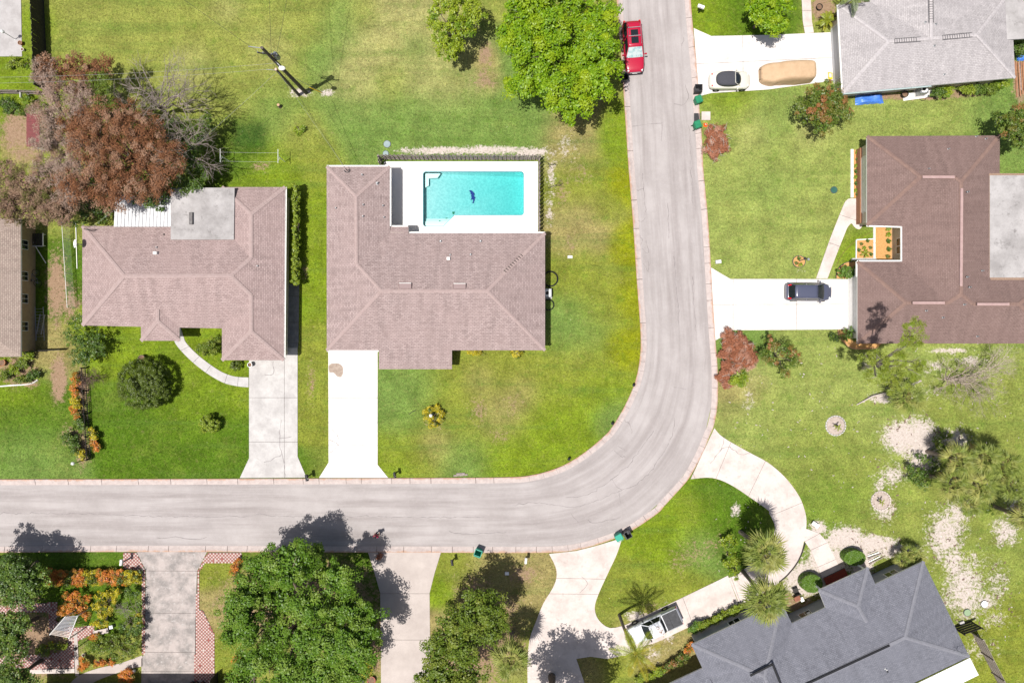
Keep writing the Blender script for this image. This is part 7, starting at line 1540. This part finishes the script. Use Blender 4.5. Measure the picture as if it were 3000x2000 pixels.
# things by the slate roof
def chair(label, px, py, rz, m_, s_=1.0, name='garden_chair'):
    p_ = W(px, py); root = empty(name, p_, label, 'chair', None, rz); O = (0, 0, 0)
    MB().box((0, 0, .42 * s_), (.5, .5, .05)).build('seat', m_, root, O); MB().box((-.24, 0, .7 * s_), (.05, .5, .55)).build('backrest', m_, root, O)
    for sx in (-1, 1):
        for sy in (-1, 1): MB().box((sx * .21, sy * .21, .2 * s_), (.04, .04, .4 * s_)).build('leg', m_, root, O)
chair('dark garden chair by the reddish table under the lower fan palm', *T(3, 3, 238, 705), R(110), darkwood); 
p_ = W(*T(3, 3, 250, 775)); tb_ = empty('patio_table', p_, 'small reddish wooden table beside the dark garden chair', 'table'); redw = mat('reddish_wood', (.26, .1, .06), (.18, .07, .045), 5)
MB().box(p_ + Vector((0, 0, .5)), (.6, .45, .04), ang5).build('table_top', redw, tb_)
for sx in (-1, 1):
    for sy in (-1, 1): MB().box(p_ + u5 * sx * .25 + w5 * sy * .17 + Vector((0, 0, .24)), (.05, .05, .48), ang5).build('leg', redw, tb_)
def crate(label, px, py, d_, rz, m_, name='storage_box'):
    p_ = W(px, py); root = empty(name, p_, label, 'box'); MB().box(p_ + Vector((0, 0, d_[2] * .45)), (d_[0], d_[1], d_[2] * .9), rz, taper=1.03).build('body', m_, root); MB().box(p_ + Vector((0, 0, d_[2] * .95)), (d_[0] * 1.08, d_[1] * 1.08, d_[2] * .1), rz).build('lid', m_, root)
crate('white storage box right of the reddish table', *T(3, 3, 302, 790), (.3, .4, .3), ang5, white)
wd_ = empty('plank_stack', W(*T(3, 3, 945, 425)), 'loose stack of pale planks behind the right clipped shrub', 'planks')
for k in range(7): a_ = W(*T(3, 3, 905 + 4 * k, 385 + 17 * k)) + Vector((0, 0, .06 + .02 * (k % 3))); MB().beam(a_, a_ + Vector((.9 + .2 * (k % 3), .35 + .05 * k, .02)), .09, .04).build('plank', [deadwood, white, oldwood][k % 3], wd_)
p_ = W(*T(3, 3, 430, 112)); wg = empty('garden_cart', p_, 'white garden cart with a round wheel by the narrow path', 'cart'); MB().box(p_ + Vector((-.1, .08, .3)), (.62, .34, .2), R(-35), taper=1.15).build('tray', white, wg); MB().tube([p_ + Vector((-.35, .25, .35)), p_ + Vector((-.75, .5, .55))], .02, 5).build('handle', black, wg)
w_ = MB().lathe([(.06, -.05), (.16, -.05), (.16, .05), (.06, .05)], n=14); w_.v = [(x, z, y + .16) for x, y, z in w_.v]; w_.v = [(p_.x + .16 + a_ * .7, p_.y - .1 + b_, c_) for a_, b_, c_ in w_.v]; w_.build('wheel', rubber, wg)
# things under the pale grey roof
def tarp(label, pts, h, m_, seed):
    rng = np.random.default_rng(seed); q_ = [W(*p) for p in pts]; n = 16; vs = []
    for i in range(n + 1):
        for j in range(n + 1):
            u, v_ = i / n, j / n; p = q_[0].lerp(q_[1], u).lerp(q_[3].lerp(q_[2], u), v_); e_ = min(u, 1 - u, v_, 1 - v_); p.z = .02 + h * min(1, e_ * 5) * (.85 + .3 * math.sin(u * 7 + seed) * math.sin(v_ * 5)) + rng.normal(0, .025) * (e_ > 0); p.x += rng.normal(0, .02); p.y += rng.normal(0, .02); vs.append(p)
    m = MB(); m.add(vs, [(i * (n + 1) + j, (i + 1) * (n + 1) + j, (i + 1) * (n + 1) + j + 1, i * (n + 1) + j + 1) for i in range(n) for j in range(n)]); o = m.build('tarp', m_, smooth=True)
    bm = bmesh.new(); bm.from_mesh(o.data); bmesh.ops.recalc_face_normals(bm, faces=bm.faces); bm.to_mesh(o.data); bm.free(); return tag(o, label, 'tarp')
blue = mat('blue_tarp_plastic', (.05, .15, .50), (.07, .2, .6), 6, rough=.35, spec=.5)
tarp('blue tarp draped over a low pile under the pale grey roof', P(3, 0, [(800, 880), (1040, 862), (1062, 950), (800, 968)]), .45, blue, 2); tarp('blue tarp corner at the right edge beside the wood planks', P(3, 0, [(2285, 505), (2400, 500), (2400, 565), (2285, 560)]), .3, blue, 5)
tag(MB().prism([W(*p).xy for p in P(3, 0, [(1240, 860), (1500, 830), (1540, 880), (1420, 905), (1240, 930)])], .004, .07).build('patio_slab', edge_w), 'white slab under the air conditioner by the pale grey roof', 'slab')
wd_ = empty('plank_stack', W(*T(3, 0, 2310, 640)), 'stack of brown planks at the right edge beside the pale grey roof', 'planks'); rnd = random.Random(2)
for k in range(9): a_ = W(*T(3, 0, 2262 + 14 * k, 560 + 8 * (k % 3))) + Vector((0, 0, .05 + .04 * (k % 3))); MB().beam(a_, a_ + Vector((.15 + rnd.uniform(-.1, .1), -2.6 - rnd.random(), 0)), .12, .05).build('plank', [mat('brown_plank', (.34, .17, .09), (.24, .12, .07), 5), oldwood][k % 4 == 3], wd_)
def pot(label, px, py, r, m_, h=.4, dirt=True, name='plant_pot'):
    p_ = W(px, py); root = empty(name, p_, label, 'pot'); MB().lathe([(r * .7, 0), (r * .95, h * .9), (r * 1.05, h * .92), (r * 1.05, h), (r * .9, h), (r * .88, h * .8)], p_, 18).build('pot', m_, root); MB().lathe([(r * .87, h * .8), (.02, h * .84)], p_, 16).build('soil', soilm, root)
terra = mat('terracotta', (.36, .15, .07), (.28, .12, .06), 4)
pot('large black rubber pot in the mulch by the yellow feathery bush', *T(3, 0, 460, 78), .3, rubber, .35); pot('round black pot right of the blue tarp', *T(3, 0, 1235, 880), .32, black, .5); pot('brown half barrel pot above the very large round bush', *T(0, 2, 1325, 158), .36, mat('grey_brown_barrel', (.11, .08, .07)), .5); pot('large terracotta pot at the left edge by the taupe roof', *T(0, 2, 40, 192), .36, terra, .4)
pot('terracotta pot at the corner of the concrete slab', *T(0, 0, 205, 408), .2, terra, .35); pot('pale round pot below the terracotta pot', *T(0, 0, 222, 466), .15, white, .3); pot('grey pot beside the mottled driveway at the rosy roof corner', *T(0, 2, 2315, 212), .22, greymetal, .6); pot('red glazed round planter at the bottom by the pink driveway', *T(1, 3, 1065, 1530), .4, mat('red_glaze', (.3, .05, .03), rough=.4), .35)
p_ = W(*T(3, 0, 575, 700)); yc = empty('hand_truck', p_, 'yellow hand truck lying near the corner of the pale grey roof', 'hand truck')
for a_, b_ in (((-.3, .3), (.1, .25)), ((.1, .25), (.12, -.3)), ((-.3, -.15), (.12, -.25)), ((-.25, .3), (-.2, -.2))): MB().tube([p_ + Vector((*a_, .09)), p_ + Vector((*b_, .09))], .04, 6).build('frame_tube', gy, yc)
MB().box(p_ + Vector((-.05, -.28, .1)), (.4, .2, .05), .3).build('plate', gy, yc)
# ================================================================== west yard
dish, n_ = h2.hit(245, 718); MB().tube([dish, dish + Vector((0, 0, .5)), dish + Vector((-.1, 0, .75))], .03, 6).build('dish_mast', greymetal, h2.roof)
dm = MB().lathe([(.0, .0), (.15, .01), (.3, .06), (.38, .11), (.385, .12), (.3, .075), (.15, .025), (.01, .012)], n=20); rot = Matrix.Rotation(R(-40), 3, 'Y'); dm.v = [tuple(rot @ Vector(q_) + dish + Vector((-.14, 0, .85))) for q_ in dm.v]; dd_ = dm.build('satellite_dish', white, h2.roof); MB().tube([dish + Vector((-.1, 0, .75)), dish + Vector((-.45, -.25, .85))], .018, 5).build('feed_arm', greymetal, h2.roof)
p_ = W(*T(0, 1, 885, 240)); bb = empty('round_planter', p_, 'large dark round basin in the shade by the brown trees', 'basin'); MB().lathe([(.2, 0), (.45, .3), (.48, .7), (.44, .72), (.38, .4), (.02, .35)], p_, 20).build('bowl', darkgrey, bb)
pv_ = paving('path', P(1, 1, [(270, 1040), (398, 1040), (392, 1568)]) + P(1, 2, [(385, 60), (270, 60)]), [hline(1, 1, 1152), hline(1, 1, 1392, 4), hline(1, 2, 12), ((T(1, 1, 300, 900)), (T(1, 1, 300, 1900)))], mat('dark_grey_path', (.13, .13, .14), (.19, .19, .2), 2))  # grey concrete slabs in a dark tone
sh = empty('garden_shed', W(*T(0, 0, 380, 1200)), 'small shed with dark red roof beside the brown thicket', 'shed'); rr_ = [W(*T(0, 0, x, y), 2.0) for x, y in [(258, 1062), (348, 1058), (300, 1330), (262, 1330)]]; rr_[2] = W(*T(0, 0, 335, 1335), 2.0)
MB().prism([(p.x * 1, p.y) for p in rr_], 0, 1.95).build('wall', white, sh); bmx = inset([Vector((p.x, p.y, 0)) for p in rr_], -.12); zc = sum(bmx, Vector((0, 0, 0))) / 4; nb = 5; redroof = mat('dark_red_metal', (.16, .03, .03), (.12, .025, .025), 4, rough=.5)
ys = sorted((p.y for p in bmx)); xs = sorted((p.x for p in bmx))
for k in range(8): y_a = ys[0] + (ys[-1] - ys[0]) * k / 8; y_b = ys[0] + (ys[-1] - ys[0]) * (k + .97) / 8; m = MB(); m.add([(xs[0], y_a, 2.05), (xs[-1], y_a, 1.97), (xs[-1], y_b, 1.97), (xs[0], y_b, 2.05), (xs[0], y_a, 2.0), (xs[-1], y_a, 1.92), (xs[-1], y_b, 1.92), (xs[0], y_b, 2.0)], [(0, 1, 2, 3), (7, 6, 5, 4), (0, 4, 5, 1), (1, 5, 6, 2), (2, 6, 7, 3), (3, 7, 4, 0)]); m.build('roof_panel', redroof, sh)
MB().box((xs[-1] - .09, zc.y, .95), (.06, .8, 1.8)).build('door', offwhite, sh)
chair('small white chair in the upper left yard', *T(0, 0, 272, 905), R(0), white, 1.0)
# bicycle by the taupe wall
bk = empty('bicycle', W(*T(0, 1, 375, 985)), 'old bicycle leaning by the wall of the taupe roof house', 'bicycle', None, R(100)); lean = Matrix.Rotation(R(-38), 3, 'X'); gm_ = mat('dull_bike_metal', (.22, .22, .24), rough=.4, metal=.5)
def bp(m, nm, m_):
    m.v = [tuple(lean @ Vector(q_)) for q_ in m.v]; return m.build(nm, m_, bk, (0, 0, 0))
for x in (-.52, .52):
    w_ = MB(); w_.tube([(x + .33 * math.cos(a_ * .2618), 0, .34 + .33 * math.sin(a_ * .2618)) for a_ in range(25)], .022, 6); wo_ = bp(w_, 'wheel', rubber)
    s_ = MB()
    for k in range(10): s_.tube([(x, 0, .34), (x + .32 * math.cos(k * .628), 0, .34 + .32 * math.sin(k * .628))], .004, 3)
    bp(s_, 'spokes', greymetal)
m = MB()
for a_, b_ in (((-.52, .34), (-.08, .32)), ((-.08, .32), (-.2, .82)), ((-.52, .34), (-.17, .72)), ((-.17, .74), (.36, .76)), ((-.08, .32), (.38, .68)), ((.52, .34), (.34, .9))): m.tube([(a_[0], 0, a_[1]), (b_[0], 0, b_[1])], .018, 6)
bp(m, 'frame', gm_); bp(MB().box((-.2, 0, .85), (.26, .14, .05), taper=.8), 'saddle', black); bp(MB().tube([(.3, -.28, .95), (.36, -.1, .98), (.36, .1, .98), (.3, .28, .95)], .014, 6), 'handlebar', chrome); bp(MB().lathe([(.09, -.01), (.09, .01)], (-.08, 0, .32), 12), 'chainring', darkgrey)
def ladder(label, a, b, w, z, m_):
    a = W(*a); b = W(*b); t_ = (b - a).normalized(); nn = Vector((-t_.y, t_.x, 0)) * w / 2; up_ = Vector((0, 0, z)); root = empty('ladder', a, label, 'ladder')
    for s_ in (-1, 1): MB().beam(a + nn * s_ + up_, b + nn * s_ + up_, .045, .08).build('rail', m_, root)
    L = (b - a).length
    for k in range(int(L / .3)): c0 = a + t_ * (.2 + .3 * k) + up_; MB().tube([c0 - nn, c0 + nn], .017, 6).build('rung', m_, root)
lm = mat('aluminium', (.45, .45, .46), rough=.4, metal=.4); ladder('long pale ladder lying on the ground along the taupe roof house wall', T(0, 1, 365, 1250), T(0, 1, 375, 1560), .8, .08, lm); ladder('second narrower ladder lying on top of the long pale one', T(0, 1, 405, 1320), T(0, 1, 372, 1500), .45, .22, lm)
tag(MB().beam(W(*T(0, 1, 300, 605)) + Vector((0, 0, .5)), W(*T(0, 1, 425, 850)) + Vector((0, 0, .05)), .06, .06).build('white_pole', white), 'white pole leaning in the shade beside the taupe roof house', 'pole')
p_ = W(*T(0, 1, 370, 640)); fr = empty('garden_bench', p_, 'dark slatted bench with white frame near the corner of the taupe roof', 'bench')
for k in range(7): MB().box(p_ + Vector((-.45 + .15 * k, 0, .43)), (.1, 1.2, .04)).build('slat', darkwood, fr)
MB().box(p_ + Vector((0, -.62, .4)), (1.1, .07, .09)).build('frame', white, fr); MB().box(p_ + Vector((.55, 0, .4)), (.07, 1.3, .09)).build('frame', white, fr)
for sx in (-1, 1):
    for sy in (-1, 1): MB().box(p_ + Vector((sx * .5, sy * .55, .2)), (.07, .07, .4)).build('leg', white, fr)
es = empty('stone_edging', W(*T(0, 2, 180, 395)), 'curved row of white edging stones round the garden bed', 'edging'); sm = MB().box((0, 0, .06), (.22, .13, .12), taper=.85).mesh('stone', edge_w); ln = plan(cr(P(0, 2, [(0, 412), (120, 402), (240, 395), (310, 378), (345, 355)]), 4), 2, .26)
for i in range(0, len(ln) - 1): link('stone', sm, es, ln[i] - es.location, math.atan2((ln[i + 1] - ln[i]).y, (ln[i + 1] - ln[i]).x))
# slatted arbour, bench in the garden at the bottom left
slatm = mat('grey_slat_paint', (.30, .30, .315), (.24, .24, .25), 4); ar = empty('slatted_arbour', W(*T(0, 3, 650, 1030)), 'tilted grey slatted arbour roof in the flower garden', 'arbour'); q_ = [W(*T(0, 3, x, y), 2.0) for x, y in [(598, 960), (712, 950), (632, 1160), (455, 1125)]]
for k in range(15):
    f0 = k / 15; a_ = q_[0].lerp(q_[3], f0); b_ = q_[1].lerp(q_[2], f0); a_.z = b_.z = 2.05; MB().beam(a_, b_, .075, .03).build('slat', slatm if k < 11 else deadwood, ar)
for a_, b_ in ((q_[0], q_[3]), (q_[1], q_[2])): MB().beam(Vector((a_.x, a_.y, 1.98)), Vector((b_.x, b_.y, 1.98)), .07, .1).build('beam', white, ar)
for p_ in q_: MB().box((p_.x, p_.y, .98), (.09, .09, 1.96)).build('post', white, ar)
p_ = W(*T(0, 3, 950, 1080)); bn = empty('stone_bench', p_, 'beige stone bench between the yellow croton and the wide green shrub', 'bench'); MB().box(p_ + Vector((0, 0, .42)), (1.5, .45, .08), R(12)).build('seat', drv_stain, bn)
for s_ in (-1, 1): MB().box(p_ + Vector((s_ * .5, s_ * .1, .19)), (.14, .36, .38), R(12)).build('leg', drv_stain, bn)
crate('small grey box at the end of the stone bench', *T(0, 3, 1040, 1040), (.32, .3, .4), R(12), greymetal)
for k, (x, y, m_) in enumerate([(430, 1225, gy), (540, 1205, white), (780, 1300, white), (480, 1190, gy)]): pot(['yellow pot among the plants under the arbour', 'white pot right of the yellow pot under the arbour', 'white pot beside the small orange brown croton', 'second yellow pot just under the arbour edge'][k], *T(0, 3, x, y), .15, m_, .25)
crate('white lidded box in the corner bed by the shaded driveway', *T(0, 3, 1238, 1450), (.22, .22, .3), 0, white); crate('dark box beside the red planter at the bottom edge', *T(1, 3, 975, 1540), (.45, .4, .35), R(15), black)
q0 = W(*T(0, 3, 2000, 1462)); tag(MB().box(q0 + Vector((0, -.9, .9)), (.06, 1.8, 1.8)).build('side_fence', darkwood), 'dark side fence at the edge of the shaded paver strip', 'fence')
for k, x in enumerate((1775, 1815, 1870)): pot(['left black pot in the shade on the paver strip', 'middle black pot in the shade on the paver strip', 'right black pot in the shade on the paver strip'][k], *T(0, 3, x, 1560), .2, black, .3)
# ================================================================== person walking on the road
def skinbody(name, nodes, edges, m_, parent, sub=2):
    me = bpy.data.meshes.new(name); me.from_pydata([n_[:3] for n_ in nodes], edges, []); me.materials.append(m_); o = link(name, me, parent)
    mod(o, 'SKIN'); 
    for i, n_ in enumerate(nodes): me.skin_vertices[0].data[i].radius = (n_[3], n_[4] if len(n_) > 4 else n_[3]); 
    me.skin_vertices[0].data[0].use_root = True
    mod(o, 'SUBSURF', levels=sub, render_levels=sub); o.data.polygons.foreach_set('use_smooth', [True] * len(o.data.polygons)); return o
skinm = mat('skin', (.42, .22, .15), rough=.6); shirt = mat('red_shirt', (.30, .018, .06), (.22, .014, .045), 8, rough=.85); trousers = mat('dark_shorts', (.03, .03, .045), rough=.9); hairm = mat('dark_hair', (.02, .015, .02), rough=.6)
ps = empty('person', W(1109, 1559), 'person in a red shirt and dark trousers walking on the road', 'person', None, R(75)); ps.location.z = .035
skinbody('body', [(0, 0, .92, .13, .11), (0, 0, 1.12, .13, .10), (0, 0, 1.34, .165, .11), (.01, 0, 1.46, .07, .07), (.02, 0, 1.55, .065), (.03, 0, 1.64, .095, .085), (.03, 0, 1.72, .08, .075),
    (0, .19, 1.38, .06), (-.08, .25, 1.13, .045), (.06, .24, .92, .035), (.1, .235, .85, .04), (0, -.19, 1.38, .06), (.1, -.25, 1.14, .045), (.27, -.22, 1.0, .035), (.33, -.21, .98, .04),
    (0, .095, .85, .095), (.12, .1, .48, .06), (-.0, .1, .1, .045), (.12, .1, .045, .04), (0, -.095, .85, .095), (.0, -.1, .48, .06), (-.22, -.1, .14, .045), (-.12, -.1, .06, .04)],
    [(0, 1), (1, 2), (2, 3), (3, 4), (4, 5), (5, 6), (2, 7), (7, 8), (8, 9), (9, 10), (2, 11), (11, 12), (12, 13), (13, 14), (0, 15), (15, 16), (16, 17), (17, 18), (0, 19), (19, 20), (20, 21), (21, 22)], skinm, ps)
skinbody('shirt', [(0, 0, .95, .155, .135), (0, 0, 1.13, .15, .12), (0, 0, 1.34, .185, .13), (.01, 0, 1.43, .09, .09), (0, .2, 1.39, .075), (-.05, .24, 1.2, .062), (0, -.2, 1.39, .075), (.06, -.24, 1.2, .062)], [(0, 1), (1, 2), (2, 3), (2, 4), (4, 5), (2, 6), (6, 7)], shirt, ps)
skinbody('trousers', [(0, 0, .93, .15, .13), (0, .095, .84, .115), (.12, .1, .48, .08), (.02, .1, .16, .065), (0, -.095, .84, .115), (.0, -.1, .48, .08), (-.19, -.1, .19, .065)], [(0, 1), (1, 2), (2, 3), (0, 4), (4, 5), (5, 6)], trousers, ps)
for s_, pts in ((1, (.13, .235, .85)), (-1, (.36, -.21, .97))):
    m = MB()
    for k in range(4): b0 = Vector(pts) + Vector((.0, -.024 + .016 * k, -.01)); m.tube([b0, b0 + Vector((.02, 0, -.04)), b0 + Vector((.01, 0, -.075 + .006 * abs(k - 1.5)))], [.009, .009, .007], 5)
    b0 = Vector(pts) + Vector((.01, -.04 * s_, 0)); m.tube([b0, b0 + Vector((.03, -.015 * s_, -.02)), b0 + Vector((.045, -.01 * s_, -.045))], [.01, .009, .007], 5); m.build('fingers', skinm, ps, (0, 0, 0))
m = MB(); m.lathe([(.11, -.06), (.118, .0), (.105, .07), (.06, .115), (.01, .125)], (.015, 0, 1.7), 14); m.build('hair', hairm, ps, (0, 0, 0), True)
m = MB(); m.lathe([(.02, 0), (.016, .02), (.0, .035)], (0, 0, 0), 8); m.v = [(z + .125, y, 1.645 + x) for x, y, z in m.v]; m.build('nose', skinm, ps, (0, 0, 0))
for s_ in (-1, 1): MB().lathe([(.012, 0), (.0, .008)], (.105, s_ * .035, 1.675), 8).build('eye', hairm, ps, (0, 0, 0)); MB().box((.02 if s_ > 0 else -.14, s_ * .1, .03 if s_ > 0 else .05), (.26, .1, .06), taper=.8).build('shoe', white, ps, (0, 0, 0))

# ================================================================== loose tufts standing up out of the lawns
rng = np.random.default_rng(77); NT_ = 170000
X_ = rng.uniform(-52, 52, NT_); Y_ = rng.uniform(-36, 36, NT_)
def vin(poly):
    ins = np.zeros(len(X_), bool); j = len(poly) - 1
    for i in range(len(poly)):
        xi, yi = poly[i][0], poly[i][1]; xj, yj = poly[j][0], poly[j][1]
        if yi != yj: ins ^= ((yi > Y_) != (yj > Y_)) & (X_ < (xj - xi) * (Y_ - yi) / (yj - yi) + xi)
        j = i
    return ins
bad = vin([p.xy for p in KL] + [p.xy for p in KR[::-1]]) | vin([p.xy for p in dk])
for pl in PAVED: bad |= vin(pl)
for hh in (h1, h2, h3, h4, h5, h6): bad |= vin([p.xy for p in hh.wall])
iy = np.clip(((Y_ + 43.5) / .3).astype(int) + 5, 0, ny - 1); ix = np.clip(((X_ + 60) / .3).astype(int) + 5, 0, nx - 1)
bad |= (sand[iy, ix] > .55) & (rng.random(NT_) < .75); bad |= (sand[iy, ix] > 1.2); bad |= (soil[iy, ix] > .6) & (rng.random(NT_) < .8)
X_ = X_[~bad]; Y_ = Y_[~bad]; tc = tint[iy, ix][~bad]; n = len(X_)
k3 = 3; bx_ = np.repeat(X_, k3) + rng.normal(0, .03, n * k3); by_ = np.repeat(Y_, k3) + rng.normal(0, .03, n * k3); a_ = rng.uniform(0, 6.283, n * k3); hgt = rng.uniform(.05, .10, n * k3); ln_ = rng.uniform(.04, .12, n * k3)
w_ = .016; px_ = -np.sin(a_) * w_; py_ = np.cos(a_) * w_
v_ = np.stack([np.stack([bx_ - px_, by_ - py_, np.full(n * k3, .002)], 1), np.stack([bx_ + px_, by_ + py_, np.full(n * k3, .002)], 1), np.stack([bx_ + np.cos(a_) * ln_, by_ + np.sin(a_) * ln_, hgt], 1)], 1).reshape(-1, 3)
cl_ = np.repeat(tc * rng.uniform(.7, 1.8, (n, 1)) * (1 + rng.normal(0, .08, (n, 3))), k3, 0); cl_ = np.clip(np.concatenate([cl_, np.ones((n * k3, 1))], 1), 0.003, .6)
q_ = NT('grass_blade'); at_ = q_.n('ShaderNodeAttribute'); at_.attribute_name = 'col'; gb = q_.fin(at_.outputs['Color'], .8, .2); ts = q_.n('ShaderNodeBsdfTranslucent'); q_.l(at_.outputs['Color'], ts.inputs['Color']); mx = q_.n('ShaderNodeMixShader'); mx.inputs[0].default_value = .3; q_.l(q_.b.outputs[0], mx.inputs[1]); q_.l(ts.outputs[0], mx.inputs[2]); q_.l(mx.outputs[0], q_.out.inputs['Surface'])
gt = link('grass', npmesh('grass', v_, np.arange(n * k3 * 3).reshape(-1, 3), gb, {'col': ('FLOAT_COLOR', 'FACE', cl_)}))
tag(gt, 'short green and yellow turf covering the lawns', 'grass', kind='stuff')

def litter(label, n, x0, x1, y0, y1, m_, seed, smax=.16, cond=None):
    rng = np.random.default_rng(seed); m = MB(); k = 0
    while k < n:
        p = W(rng.uniform(x0, x1), rng.uniform(y0, y1))
        ix = min(max(int((p.x + 60) / .3) + 5, 0), nx - 1); iy = min(max(int((p.y + 43.5) / .3) + 5, 0), ny - 1)
        k += 1
        if cond and not cond(sand[iy, ix]): continue
        a_ = rng.uniform(0, 6.28); L = rng.uniform(.05, smax); d_ = Vector((math.cos(a_), math.sin(a_), .05)) * L
        m.beam(p + Vector((0, 0, .03)), p + d_ + Vector((0, 0, .035)), L * rng.uniform(.15, .5), .02)
    return tag(m.build('ground_litter', m_), label, 'litter', kind='stuff')
litter('brown twigs and dead leaves strewn over the sandy east lawn', 900, 2480, 3040, 1150, 1900, brownwood, 3, .3, lambda q_: q_ > .25)
litter('pale chips and clippings strewn over the east lawn', 500, 2100, 3040, 1000, 1900, deadwood, 4, .22)
